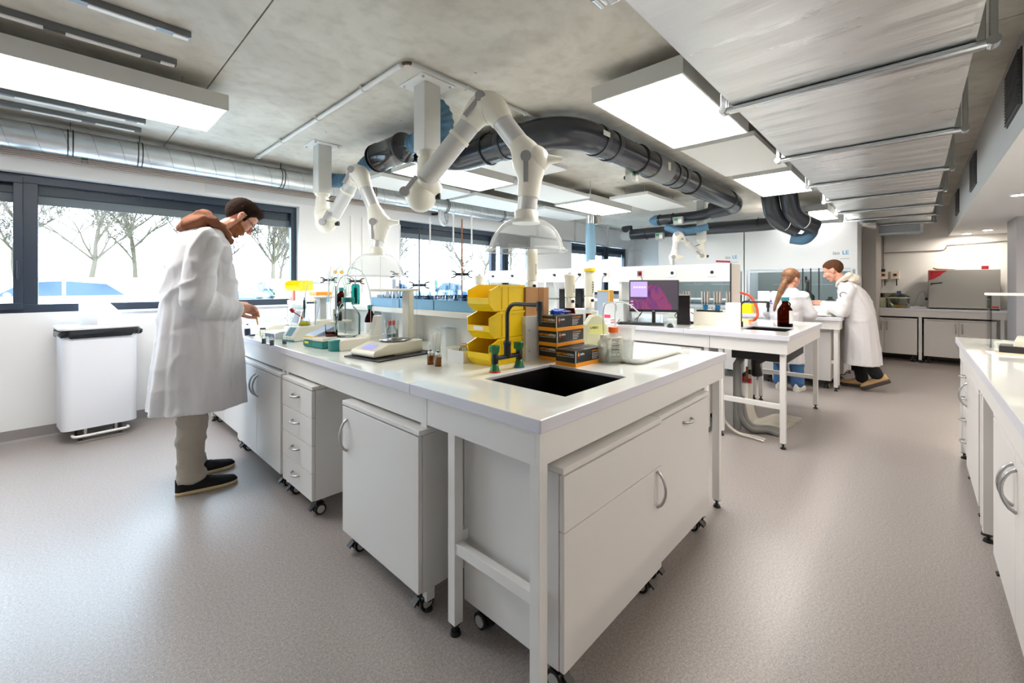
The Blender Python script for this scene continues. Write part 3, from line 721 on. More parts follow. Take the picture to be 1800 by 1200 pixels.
def arm(lab, pts, r, hood=True, hood_r=0.25, knobs=()):
    """pts: swivel below column, elbow, top joint, drop joint, hood neck"""
    S, E, Tp, D, N = [Vector(p) for p in pts]
    t = thing('fume_extractor', lab, 'extraction arm', (0, 0, 0))
    def lerp(a, b, q): return a + (b - a) * q
    j = MB(); knuckle(j, S, Vector((S.x, S.y, E.z + 0.01)), lerp(E, Tp, 0.20), r * 1.15); j.sph((E + Vector((S.x, S.y, E.z))) * 0.5 + Vector((0, 0, 0.01)), r, 28, 18, (1.45, 1.45, 1.6)); j.build('lower_joint', ARMC, t)
    MB().tube([lerp(E, Tp, 0.16), lerp(E, Tp, 0.84)], r * 0.92, 26).build('lower_tube', ARMT, t)
    j = MB(); knuckle(j, lerp(Tp, E, 0.24), Tp + Vector((0, 0, 0.03)), lerp(Tp, D, 0.36), r * 1.22); j.build('upper_joint', ARMC, t)
    MB().tube([lerp(Tp, D, 0.3), lerp(Tp, D, 0.8)], r * 0.9, 26).build('upper_tube', ARMT, t)
    j = MB(); knuckle(j, lerp(D, Tp, 0.30), D, lerp(D, N, 0.66), r * 1.15); j.sph(D + Vector((0.01, -0.01, 0.0)), r * 1.28, 24, 14); j.build('drop_joint', ARMC, t)
    # friction lever, clamps, knobs
    ad = (Tp - E).normalized()
    side = Vector((_F.x, _F.y, 0)) * -1
    for base, dr, L in ((E, ad, 0.10), (Tp, -ad, 0.12), (D, Vector((0, 0, -1)), 0.12)):
        c = base + side * (r * 1.25) - _R * r * 0.55
        lv = MB(); lv.cyl(c - side * 0.01, c + side * 0.012, 0.032, n=20); lv.bar(c, c + dr * L * 1.25, 0.03, 0.016, side); lv.build('lever', mat('lever_grey', (158, 158, 160), 0.35), t, 0.003)
    cl = MB(); q = lerp(E, Tp, 0.62); cl.tube([q - ad * 0.012, q + ad * 0.012], r * 1.02, 24); cl.build('clamp_band', ARMC, t)
    MB().cyl(D + _R * r * 1.1 + side * 0.02, D + _R * (r * 1.1 + 0.10) + side * 0.02, 0.035, 0.014, n=14).build('tension_cone', ARMC, t)
    EM = (E + Vector((S.x, S.y, E.z))) * 0.5
    MB().cyl(EM + _R * r * 1.35, EM + _R * (r * 1.35 + 0.035), 0.022, n=16).build('knob', BLACK, t)
    MB().tube([S + Vector((0.0, 0, -0.02)), lerp(E, Tp, 0.40) + _R * 0.0], 0.006, 8).build('gas_strut', BLACK, t)
    MB().tube([lerp(D, N, 0.55), N + Vector((0, 0, -0.0))], r * 0.82, 24).build('drop_tube', ARMT, t)
    if hood:
        MB().lathe([(r * 0.80, 0.04), (r * 1.0, 0.03), (r * 1.0, -0.01), (r * 1.2, -0.04)], N, 28).build('hood_neck', ARMC, t)
        H = hood_r * 0.68; pr = []
        for i in range(15):
            q = i / 14.0; th = q * 1.16; rr = r * 1.0 + (hood_r * 0.93 - r * 1.0) * math.sin(th) / math.sin(1.16); pr.append((rr, -0.02 - H * (1 - math.cos(th)) / (1 - math.cos(1.16))))
        pr += [(hood_r * 0.955, -0.03 - H), (hood_r, -0.035 - H), (hood_r * 1.005, -0.041 - H), (hood_r, -0.045 - H), (hood_r * 0.94, -0.045 - H)]
        MB().shell(pr, N, 48).build('clear_dome', milky('dome_acrylic', (236, 238, 240), 0.13), t)
        MB().tube(arc(N + Vector((0, 0, -0.041 - H)), hood_r, 0, 2 * math.pi, 60, (1, 0, 0), (0, 1, 0)), 0.0035, 6, False).build('dome_rim', frosted('rim_acrylic', (226, 230, 232), 0.6), t)
    return t
ceiling_column(1.72, 2.42, 2.20, 'square white ceiling column nearest the camera, holding the large extraction arm')
ceiling_column(1.765, 4.22, 2.19, 'square white ceiling column nearer the window wall, holding the second extraction arm')
arm('ivory extraction arm in the centre with the large clear dome, nearest the camera',
    [(1.72, 2.42, 2.16), gd(728, 342, 2.80), gd(857, 180, 2.70), gd(935, 282, 2.58), gd(925, 381, 2.58)], 0.072, True, 0.245)
arm('ivory extraction arm left of centre with its clear dome over the titrators',
    [(1.765, 4.22, 2.15), gd(580, 392, 4.12), gd(630, 302, 3.95), gd(668, 392, 3.80), gd(662, 442, 3.75)], 0.066, True, 0.255)
ceiling_column(7.10, 2.50, 2.02, 'small square white ceiling column far back above the third bench', 0.06)
arm('small ivory extraction arm folded above the far bench, without a dome',
    [(7.10, 2.50, 1.98), gd(1234, 450, 6.85), gd(1190, 412, 6.7), gd(1184, 452, 6.6), gd(1182, 464, 6.6)], 0.050, False)
# ---------------------------------------------------------------- benches
def caster_mb(x, y, h):
    m = MB(); m.cyl((x, y, h - 0.012), (x, y, h), 0.02, n=12); m.prism([(-0.022 + y, 0.045), (0.022 + y, 0.03), (0.026 + y, 0.06), (0.0 + y, h - 0.01), (-0.02 + y, h - 0.015)], 'x', x - 0.012, x + 0.012)
    for dx in (-0.018, 0.018): m.cyl((x + dx - 0.007, y, 0.032), (x + dx + 0.007, y, 0.032), 0.0315, n=20)
    m.bar((x, y - 0.03, 0.055), (x, y - 0.055, 0.035), 0.03, 0.008)
    m.mat(1)
    for dx in (-0.027, 0.027): m.cyl((x + dx - 0.002, y, 0.032), (x + dx + 0.002, y, 0.032), 0.021, n=16)
    return m
def handle_arc(p, axis, L=0.13, out=0.034, r=0.006):
    """bow handle; p centre on the front (front faces -y)"""
    U = Vector((0, 0, 1)) if axis == 'v' else Vector((1, 0, 0)); P = Vector(p); pts = []
    for i in range(13):
        q = i / 12.0; pts.append(P + U * (L * (q - 0.5)) + Vector((0, -out * math.sin(q * math.pi) ** 0.6 - 0.001, 0)))
    return MB().tube(pts, r, 8)
def cabinet(lab, loc, rz, W, D, layout, z0=0.10, z1=0.735, group='white rolling cabinets under the benches', casters=True):
    """front faces local -y; local origin at front left floor corner"""
    t = thing('base_cabinet', lab, 'cabinet', loc, rz, group)
    MB().box(0, W, 0.020, D, z0, z1 - 0.022).build('body', WHITE, t, 0.001)
    MB().box(-0.002, W + 0.002, 0.0, D, z1 - 0.020, z1).build('top_panel', WHITE, t, 0.002)
    ft = z1 - 0.024; H = ft - z0
    if layout == 'door': items = [('door', 0, W, z0, ft, ('v', 0.05, 0.78))]
    elif layout == 'door_right': items = [('door', 0, W, z0, ft, ('v', W - 0.05, 0.78))]
    elif layout == 'pull': items = [('door', 0, W, z0, ft, ('h', W * 0.5, 0.90))]
    elif layout == 'doors': items = [('door', 0, W / 2, z0, ft, ('v', W / 2 - 0.035, 0.80)), ('door', W / 2, W, z0, ft, ('v', W / 2 + 0.035, 0.80))]
    elif layout == 'drawers4': items = [('drawer', 0, W, z0 + H * k / 4, z0 + H * (k + 1) / 4, ('h', W / 2, 0.6)) for k in range(4)]
    elif layout == 'drawer_door': items = [('drawer', 0, W, z0 + H * 0.71, ft, None), ('door', 0, W, z0, z0 + H * 0.71, ('v', W - 0.045, 0.80))]
    elif layout == 'plain': items = [('door', 0, W, z0, ft, None)]
    for kind, a, b, c, d, hd in items:
        f = MB().box(a + 0.0015, b - 0.0015, 0.0, 0.0185, c + 0.0015, d - 0.0015).build(kind, WHITE, t, 0.0012)
        if hd: handle_arc((hd[1], 0, c + (d - c) * hd[2]), hd[0], 0.15 if hd[0] == 'v' else 0.10, 0.036 if hd[0] == 'v' else 0.03).build('handle', CHROME, f)
    if casters:
        for x in (0.05, W - 0.05):
            for y in (0.06, D - 0.06): caster_mb(x, y, z0).build('caster', [BLACK, GREYW], t)
    return t
def slab(lab, x0, x1, y0, y1, hole=None, z=0.90, th=0.042, cat='worktop'):
    e = 0.0012; m = MB()
    def blk(a, b, c, d): m.box(a, b, c, d, z - th, z)
    if hole:
        a, b, c, d = hole
        vs = []; X = [x0, a, b, x1]; Y = [y0, c, d, y1]
        for zz in (z - th, z):
            for yy in Y:
                for xx in X: vs.append((xx, yy, zz))
        fs = []
        for L in (0, 16):
            for j in range(3):
                for i in range(3):
                    if i == 1 and j == 1: continue
                    q = [L + j * 4 + i, L + j * 4 + i + 1, L + (j + 1) * 4 + i + 1, L + (j + 1) * 4 + i]; fs.append(q if L else q[::-1])
        for i in range(3):
            fs.append((i, i + 1, 17 + i, 16 + i)); fs.append((12 + i, 28 + i, 29 + i, 13 + i)); fs.append((i * 4, 16 + i * 4, 20 + i * 4, 4 + i * 4)); fs.append((3 + i * 4, 7 + i * 4, 23 + i * 4, 19 + i * 4))
        fs += [(5, 21, 22, 6), (10, 26, 25, 9), (5, 9, 25, 21), (6, 22, 26, 10)]
        m.add(vs, fs)
    else: blk(x0, x1, y0, y1)
    o = m.build('worktop', SLAB, None, 0.003)
    o.data.materials.append(SLABEDGE)
    for p in o.data.polygons:
        if abs(p.normal.z) < 0.5: p.material_index = 1
    tag(o, lab, cat, 'white glazed bench worktops')
    return o
def bench_frame(lab, x0, x1, y0, y1, legs, rails, ztop=0.857, zap=0.75, apron=('f', 'b', 'l', 'r')):
    t = thing('bench_frame', lab, 'bench frame', (x0, y0, 0), 0, 'white steel bench frames')
    W = x1 - x0; D = y1 - y0; e = 0.018
    aps = {'f': (0, W, 0, e), 'b': (0, W, D - e, D), 'l': (0, e, e, D - e), 'r': (W - e, W, e, D - e)}
    for k in apron: a = aps[k]; MB().box(a[0], a[1], a[2], a[3], zap, ztop).build('apron', STEELW, t, 0.001)
    s = 0.02
    for lx, ly in legs:
        lx -= x0; ly -= y0
        lg = MB().box(lx - s, lx + s, ly - s, ly + s, 0.045, zap + 0.02 if 0 < lx < W and 0 < ly < D else zap).build('leg', STEELW, t, 0.002)
        MB().cyl((lx, ly, 0.012), (lx, ly, 0.047), 0.008, n=10).cyl((lx, ly, 0), (lx, ly, 0.014), 0.021, 0.017, n=16).cyl((lx, ly, 0.04), (lx, ly, 0.046), 0.02, n=12).build('levelling_foot', BLACK, lg)
    for a, b, z in rails:
        MB().bar((a[0] - x0, a[1] - y0, z), (b[0] - x0, b[1] - y0, z), 0.03, 0.04).build('rail', STEELW, t, 0.002)
    return t
# --- island one
slab('white glazed worktop with the black sink at the near corner of the front island', 0.97, 2.68, 0.80, 1.484, (1.24, 1.69, 0.91, 1.335))
slab('white glazed worktop of the front island carrying the balance and titrators', 0.97, 2.68, 1.486, 3.19)
slab('white glazed worktop at the window end of the front island, beside the man', 0.97, 2.68, 3.192, 4.92)
bench_frame('white steel frame under the sink end of the front island', 0.987, 2.663, 0.818, 1.388, [(1.012, 0.843), (1.012, 1.245), (2.40, 0.843), (2.64, 0.843), (2.64, 1.36), (1.9, 1.36)], [((1.012, 0.843), (1.012, 1.245), 0.33), ((1.012, 1.245), (2.6, 1.245), 0.36)])
bench_frame('white steel frame of the front island behind the single-door cabinet', 0.987, 2.663, 1.392, 2.93, [(1.012, 1.37 + 0.05), (1.012, 2.90), (2.64, 1.42), (2.64, 2.9)], [((1.012, 1.42), (2.6, 1.42), 0.33)])
bench_frame('white steel frame of the front island at the window end', 0.987, 2.663, 2.934, 4.90, [(1.012, 2.965), (1.012, 3.95), (1.012, 4.87), (2.64, 2.965), (2.64, 4.87)], [])
L = -math.pi / 2
cabinet('low white cabinet at the window end of the front island, behind the man', (0.985, 4.85, 0), L, 0.92, 0.52, 'doors')
cabinet('white two-door cabinet beside the standing man, left of the drawer unit', (0.955, 3.86, 0), L, 0.95, 0.55, 'doors')
cabinet('white four-drawer unit on castors under the front island', (0.952, 2.865, 0), L, 0.45, 0.55, 'drawers4')
cabinet('white single-door cabinet under the front island with its handle at the left', (0.948, 2.035, 0), L, 0.645, 0.56, 'door')
cabinet('white cabinet with drawer over door at the nearest corner of the front island', (1.060, 0.782, 0), 0, 0.695, 0.47, 'drawer_door')
cabinet('white pull-out cabinet with a level handle at the right end of the front island', (1.765, 0.795, 0), 0, 0.60, 0.45, 'pull')
# sink
def sink(lab, x0, x1, y0, y1, dz=0.16):
    BS = mat('black_resin_sink', (10, 10, 11), 0.35)
    t = thing('laboratory_sink', lab, 'sink', ((x0 + x1) / 2, (y0 + y1) / 2, 0.9))
    W = (x1 - x0) / 2 - 0.0012; D = (y1 - y0) / 2 - 0.0012; e = 0.008; m = MB(); zt = -0.012; zb = -dz
    m.box(-W, -W + e, -D, D, zb, zt); m.box(W - e, W, -D, D, zb, zt); m.box(-W + e, W - e, -D, -D + e, zb, zt); m.box(-W + e, W - e, D - e, D, zb, zt); m.box(-W, W, -D, D, zb - 0.01, zb)
    m.build('basin', BS, t)
    MB().lathe([(0.001, zb + 0.002), (0.026, zb + 0.003), (0.034, zb + 0.006), (0.036, zb + 0.001)], (-0.02, 0.05, 0), 20).build('drain_ring', mat('drain_dark', (60, 60, 62), 0.3, 0.6), t)
    return t
sink('black rectangular sink set in the near corner of the front worktop', 1.24, 1.69, 0.91, 1.335)
# --- island two
slab('white glazed worktop with a small black sink at the end of the second island', 3.87, 5.49, 0.703, 1.52, (4.22, 4.66, 0.80, 1.15))
slab('white glazed worktop of the second island carrying the computer and blue trays', 3.87, 5.49, 1.522, 4.92)
bench_frame('white steel table frame at the open end of the second island, pipes beneath', 3.89, 5.47, 0.722, 1.30, [(3.925, 0.757), (3.925, 1.215), (5.44, 0.757), (5.44, 1.265), (4.75, 1.275), (5.05, 1.275)], [((3.925, 0.757), (3.925, 1.215), 0.33), ((5.44, 0.757), (5.44, 1.265), 0.33)])
bench_frame('white steel frame of the second island under the computer', 3.89, 5.47, 1.304, 4.90, [(3.925, 1.335), (3.925, 2.6), (3.925, 4.0), (5.44, 1.335), (5.44, 4.0)], [])
cabinet('white cabinet under the computer, nearest the open end of the second island', (3.90, 2.20, 0), L, 0.82, 0.55, 'doors')
cabinet('white cabinet of the second island seen between the glove boxes and its worktop', (3.90, 3.35, 0), L, 1.0, 0.55, 'doors')
cabinet('white cabinet at the window end of the second island', (3.90, 4.6, 0), L, 1.0, 0.55, 'doors')
sink('small black sink near the corner of the second island', 4.22, 4.66, 0.80, 1.15, 0.12)
o = MB().box(4.08, 4.8, 0.76, 1.18, 0.655, 0.745).build('drip_tray', BLACK, None, 0.003); tag(o, 'flat black tray box under the worktop of the second island', 'tray')
# socket spine
t = thing('socket_spine', 'long white service spine with sockets standing on the second island', 'service spine', (4.55, 1.33, 0.9))
SPL = 3.5
m = MB(); m.box(0, 0.30, 0, SPL, 0.43, 0.61); m.build('socket_box', STEELW, t, 0.004)
MB().prism([(0.0, 0.0), (0.30, 0.0), (0.30, 0.61), (-0.004, 0.61)], 'y', -0.012, 0.0).build('end_panel', mat('end_panel_cream', (222, 216, 206), 0.4), t, 0.002)
MB().box(-0.008, 0.002, -0.014, -0.002, 0.0, 0.612).build('black_edge_strip', BLACK, t)
for y in (1.2, 2.35, 3.46): MB().box(0.03, 0.27, y, y + 0.04, 0, 0.43).build('support_post', STEELW, t)
MB().box(0.02, 0.28, 0, SPL, 0.20, 0.215).build('glass_shelf', glass('shelf_glass', (220, 232, 234), 1.2), t)
for px, red, plug in [(868, 0, 1), (902, 0, 1), (976, 0, 1), (1020, 0, 1), (1065, 0, 1), (1125, 1, 1), (1182, 0, 0), (1252, 0, 0)]:
    y = gx(px, 484, 4.55).y - 1.33
    so = MB().box(-0.008, 0, y - 0.045, y + 0.045, 0.48, 0.57).build('socket', PAPER, t, 0.002)
    if red: MB().box(-0.011, -0.008, y - 0.028, y + 0.028, 0.495, 0.555).build('red_insert', REDP, so)
    MB().cyl((-0.009, y, 0.525), (-0.0085, y, 0.525), 0.018, n=16).build('socket_hole', INK if not plug else LIGHTG, so) if not plug else None
    if plug: MB().cyl((-0.008, y, 0.525), (-0.04, y, 0.53), 0.018, 0.013, n=12).build('plug', BLACK, so)
def cord(lab, pts, r=0.003, m=None, group=None):
    o = MB().tube(curve(pts, 8), r, 6).build('power_cord', m or BLACK); tag(o, lab, 'cord', group); return o
for px, zz, lb in [(868, 1.28, 'farthest left'), (902, 1.28, 'second from the left'), (1020, 1.28, 'above the dark appliance')]:
    q = gx(px, 485, 4.50); cord('thin black cord drooping from a socket of the spine, ' + lb, [q, q + Vector((-0.02, 0.02, -0.02)), q + Vector((-0.03, 0.06, -0.10)), (4.50, q.y + 0.08, 1.12), (4.56, q.y + 0.1, 0.91)], 0.003, None, 'cords from the spine sockets')
q = gx(976, 486, 4.50); cord('grey cord hanging from the spine between the ivory dispensers', [q, q + Vector((-0.02, 0, -0.1)), q + Vector((-0.05, -0.1, -0.25)), (4.40, q.y - 0.2, 1.0), (4.42, q.y - 0.3, 0.91)], 0.004, LIGHTG)
q = gx(1065, 485, 4.50); cord('black cord with a thick inline switch hanging from the spine', [q, q + Vector((-0.02, 0.03, -0.02)), q + Vector((-0.02, 0.05, -0.2)), q + Vector((-0.02, 0.05, -0.35)), (4.48, q.y, 0.91)], 0.004)
q = gx(1127, 486, 4.50); cord('black monitor cord from the red socket of the spine', [q, q + Vector((-0.02, -0.02, -0.03)), (4.5, q.y - 0.04, 1.2), (4.42, q.y - 0.05, 1.0), (4.35, q.y, 0.91)], 0.004)
# --- island three
slab('white glazed worktop of the third bench where the two colleagues work', 6.44, 8.02, 0.64, 3.6)
bench_frame('white steel frame of the third bench beside the man in dark trousers', 6.46, 8.00, 0.66, 3.58, [(6.66, 0.70), (6.50, 1.35), (6.50, 2.2), (7.96, 0.70), (6.50, 0.70)], [((6.66, 0.70), (6.50, 1.35), 0.33)])
cabinet('beige-white cabinet under the third bench left of the leaning man', (6.56, 1.32, 0), L, 0.56, 0.55, 'plain')
cabinet('white cabinet under the third bench behind the woman', (6.50, 2.1, 0), L, 0.74, 0.55, 'doors')
cabinet('white cabinet at the end of the third bench behind the leaning man', (7.2, 0.69, 0), 0, 0.6, 0.5, 'plain')
# --- right bench
slab('white glazed worktop running along the right edge of the picture', 1.25, 4.69, -0.95, -0.225)
bench_frame('white steel frame of the bench along the right edge', 1.27, 4.67, -0.93, -0.245, [(4.64, -0.27), (3.30, -0.27), (3.22, -0.27), (1.9, -0.27)], [], apron=('f', 'b', 'r', 'l'))
P = math.pi
cabinet('white four-drawer unit at the far end of the right bench', (4.62, -0.262, 0), P, 0.45, 0.55, 'drawers4')
cabinet('white single-door cabinet in the middle of the right bench', (4.13, -0.250, 0), P, 0.72, 0.55, 'door', )
cabinet('white two-door cabinet nearest the camera at the right edge', (2.86, -0.255, 0), P, 1.14, 0.55, 'doors')
# --- back counter
slab('pale worktop along the back wall carrying the drying oven', 9.80, 10.43, -1.04, 0.85)
bench_frame('white steel frame of the counter along the back wall', 9.82, 10.42, -1.02, 0.84, [(9.85, -0.066), (9.85, -0.97), (9.85, 0.8)], [], zap=0.76)
cabinet('white two-door cabinet under the back counter, left one', (9.835, 0.80, 0), L, 0.83, 0.5, 'doors', 0.12, 0.73)
cabinet('white two-door cabinet under the back counter, right one below the oven', (9.835, -0.11, 0), L, 0.80, 0.5, 'doors', 0.12, 0.73)
# --- fume cupboards
def fume(lab, y0, y1, logo):
    t = thing('fume_cupboard', lab, 'fume cupboard', (8.2, y0, 0)); W = y1 - y0; g = 0.004
    FW = mat('fume_cupboard_white', (226, 228, 230), 0.4)
    b = MB(); b.box(0, 0.85, g, 0.03, 0, 2.25); b.box(0, 0.85, W - 0.03, W - g, 0, 2.25); b.box(0.80, 0.85, 0.03, W - 0.03, 0, 2.25); b.box(0, 0.8, 0.03, W - 0.03, 2.20, 2.25)
    b.build('carcass', FW, t, 0.002)
    MB().box(-0.012, 0.02, g, W - g, 1.555, 2.25).build('upper_panel', FW, t, 0.003)
    MB().box(0.02, 0.8, 0.03, W - 0.03, 0.84, 0.90).build('work_surface', LIGHTG, t)
    MB().box(0.76, 0.80, 0.03, W - 0.03, 0.90, 1.555).build('inner_back', mat('fume_grey', (150, 154, 152), 0.5), t)
    MB().box(0.25, 0.35, 0.2, W - 0.2, 2.17, 2.19).build('added_inner_glow', lamp('fume_fill_glow', (240, 246, 250), 10.0), t)  # glowing bar added under the roof to lift the dark interior
    MB().box(-0.012, 0.03, g, W - g, 0.80, 0.90).build('lower_rail', FW, t, 0.003)
    s = MB(); s.box(-0.004, 0.02, 0.06, W - 0.06, 1.505, 1.535); s.box(-0.004, 0.02, 0.06, 0.085, 0.93, 1.505); s.box(-0.004, 0.02, W - 0.085, W - 0.06, 0.93, 1.505); s.box(-0.004, 0.02, 0.06, W - 0.06, 1.02, 1.05)
    sa = s.build('sash', ALU, t, 0.001)
    MB().box(0.004, 0.010, 0.085, W - 0.085, 0.93, 1.55).build('sash_glass', glass('sash_glass', (236, 240, 240), 0.8), sa)
    MB().box(-0.010, 0.02, 0.03, W - 0.03, 0.10, 0.80).build('lower_doors', FW, t, 0.002)
    for yy in (W * 0.33, W * 0.66): MB().cyl((0.5, yy, 0.90), (0.5, yy, 1.5), 0.006, n=8).cyl((0.5, yy - 0.15, 1.3), (0.5, yy + 0.2, 1.3), 0.005, n=8).build('lattice_rod', CHROME, t)
    c1 = mat('logo_grey', (150, 158, 164), 0.5); c2 = mat('logo_blue', (90, 170, 205), 0.5)
    if logo:
        text('lettering', 'iso', 0.075, c1, t, (-0.0135, 0.30, 1.76), (RX, 0, -RX), 0.0004)
        text('lettering', 'LE', 0.08, c2, t, (-0.0135, 0.185, 1.76), (RX, 0, -RX), 0.0004)
        MB().box(-0.0135, -0.012, 0.10, 0.21, 1.69, 1.697).build('small_print', c1, t)
    return t
fume('tall white fume cupboard on the right, behind the leaning man', 0.62, 2.16, True)
fume('tall white fume cupboard on the left, behind the socket spine', 2.17, 3.72, True)
m = MB().box(8.95, BX, 0.45, 0.62, 0, 2.30).build('trim_5', mat('grey_side_panel', (168, 164, 158), 0.6)); struct(m)
# ---------------------------------------------------------------- things on the front island
def bin_box(lab, loc, rz, note=False):
    """open-fronted stacking bin; front faces local -x, long side along x"""
    t = thing('storage_bin', lab, 'bin', loc, rz, 'stacked yellow storage bins')
    Lx, W, H = 0.245, 0.15, 0.132; e = 0.004
    def outer(o):
        return [(0.012 + o, o), (Lx - o, o), (Lx, H), (0.045, H), (-0.022, H * 0.78), (-0.022, H * 0.22), (0.012, 0.0)]
    side = [(0.014, 0.0), (Lx - 0.004, 0.0), (Lx, H), (0.05, H), (-0.022, H * 0.76), (-0.022, H * 0.28)]
    b = MB()
    b.prism(side, 'y', 0, e); b.prism(side, 'y', W - e, W)
    b.box(0.012, Lx - 0.004, e, W - e, 0, e); b.prism([(Lx - 0.006, e), (Lx - 0.002, e), (Lx, H), (Lx - 0.004, H)], 'y', e, W - e)
    b.prism([(0.014, 0.0), (-0.022, H * 0.28), (-0.022, H * 0.50), (-0.018, H * 0.50), (-0.018, H * 0.29), (0.018, e)], 'y', e, W - e)
    b.build('body', YELLOW, t, 0.001)
    r = MB(); r.box(0.05, Lx + 0.008, -0.004, 0, H - 0.012, H); r.box(0.05, Lx + 0.008, W, W + 0.004, H - 0.012, H); r.box(Lx, Lx + 0.012, 0, W, H - 0.010, H)
    r.bar((0.05, -0.002, H - 0.004), (-0.022, -0.002, H * 0.77), 0.004, 0.008, (0, 1, 0)); r.bar((0.05, W + 0.002, H - 0.004), (-0.022, W + 0.002, H * 0.77), 0.004, 0.008, (0, 1, 0))
    for x in (0.07, 0.12): r.box(x, x + 0.003, -0.0025, 0, 0.01, H - 0.012)
    r.build('rim', YELLOW, t)
    if note: MB().box(-0.0232, -0.022, 0.04, 0.105, H * 0.33, H * 0.46).build('paper_label', PAPER, t)
    return t
BP = (1.437, 1.488, 0.9); brz = math.radians(3)
for k, lb in enumerate(['lowest yellow open-fronted bin of the stack beside the black tap', 'middle yellow bin of the stack with a small white label on its front', 'topmost yellow open-fronted bin of the stack']):
    bin_box(lb, (BP[0], BP[1], 0.9 + 0.134 * k), brz, k == 1)
# black tap
t = thing('laboratory_tap', 'black double tap with green handles and a bent spout behind the sink', 'tap', (1.445, 1.395, 0.9))
for dx, c, lb in ((-0.082, REDP, 'red base ring'), (0.082, BLUEP, 'blue base ring')):
    MB().lathe([(0.0, 0), (0.027, 0), (0.027, 0.004), (0.024, 0.006)], (dx, 0, 0), 20).build('base_ring', c, t, 0, lb)
    MB().lathe([(0.023, 0.005), (0.015, 0.04), (0.0, 0.04)], (dx, 0, 0), 20).build('green_foot', GREENP, t)
    MB().lathe([(0.015, 0.038), (0.0165, 0.045), (0.0165, 0.08), (0.014, 0.085)], (dx, 0, 0), 20).build('valve_body', BLACK, t)
    h = MB().lathe([(0.014, 0.082), (0.019, 0.090), (0.024, 0.118), (0.0245, 0.122), (0.001, 0.123)], (dx, 0, 0), 20)
    for a in range(3): h.cyl((dx + 0.018 * math.cos(a * 2.1), 0.018 * math.sin(a * 2.1), 0.09), (dx + 0.018 * math.cos(a * 2.1), 0.018 * math.sin(a * 2.1), 0.121), 0.0085, n=10)
    h.build('green_handle', GREENP, t)
m = MB(); m.tube([(-0.082, 0, 0.062), (0.082, 0, 0.062)], 0.011, 14); m.cyl((0, 0, 0.055), (0, 0, 0.115), 0.017, n=18); m.lathe([(0.017, 0.115), (0.019, 0.12), (0.019, 0.132), (0.013, 0.138)], n=18)
m.build('cross_bar', BLACK, t)
sp = [(0, 0, 0.13)] + arc((0, -0.055, 0.255), 0.055, 0, math.pi / 2, 8, (0, 1, 0), (0, 0, 1)) + [(0, -0.185, 0.31)]
MB().tube(sp, 0.0095, 14).build('spout', BLACK, t)
MB().cyl((0, -0.198, 0.326), (0, -0.198, 0.285), 0.0145, n=14).lathe([(0.012, 0.29), (0.011, 0.262), (0.009, 0.235), (0.0065, 0.228)], (0, -0.198, 0), 14).build('nozzle', BLACK, t)
# rack and cardboard
t = thing('reagent_shelf', 'long white raised shelf along the middle of the front island', 'shelf', (1.665, 1.475, 0.9))
MB().box(0, 0.12, 0, 0.003, 0, 0.232).box(0, 0.003, 0, 0.03, 0, 0.19).build('end_plate', LIGHTG, t, 0.001)
for z in (0.05, 0.16): MB().cyl((0.03, -0.003, z), (0.03, 0, z), 0.004, n=10).build('screw', CHROME, t)
MB().box(0, 0.30, 0.004, 3.40, 0.195, 0.232).build('shelf_board', mat('shelf_ivory', (232, 230, 222), 0.4), t, 0.002)
MB().box(0.13, 0.142, 0.06, 3.38, 0, 0.195).build('centre_panel', STEELW, t)
for y in (1.1, 2.2, 3.36): MB().box(0.01, 0.29, y, y + 0.025, 0, 0.195).build('bracket', STEELW, t)
t = thing('cardboard_box', 'brown cardboard box on the raised shelf behind the yellow bins', 'box', (1.685, 1.49, 1.1325), math.radians(-2))
MB().box(0, 0.185, 0, 0.125, 0, 0.152).build('carton', CARD, t, 0.002)
MB().box(0.098, 0.142, -0.001, 0, 0, 0.152).build('packing_tape', mat('brown_tape', (166, 116, 66), 0.25), t)
MB().prism([(0.0, 0.152), (0.03, 0.156), (0.06, 0.153)], 'y', 0.0, 0.12).build('raised_flap', CARD, t)
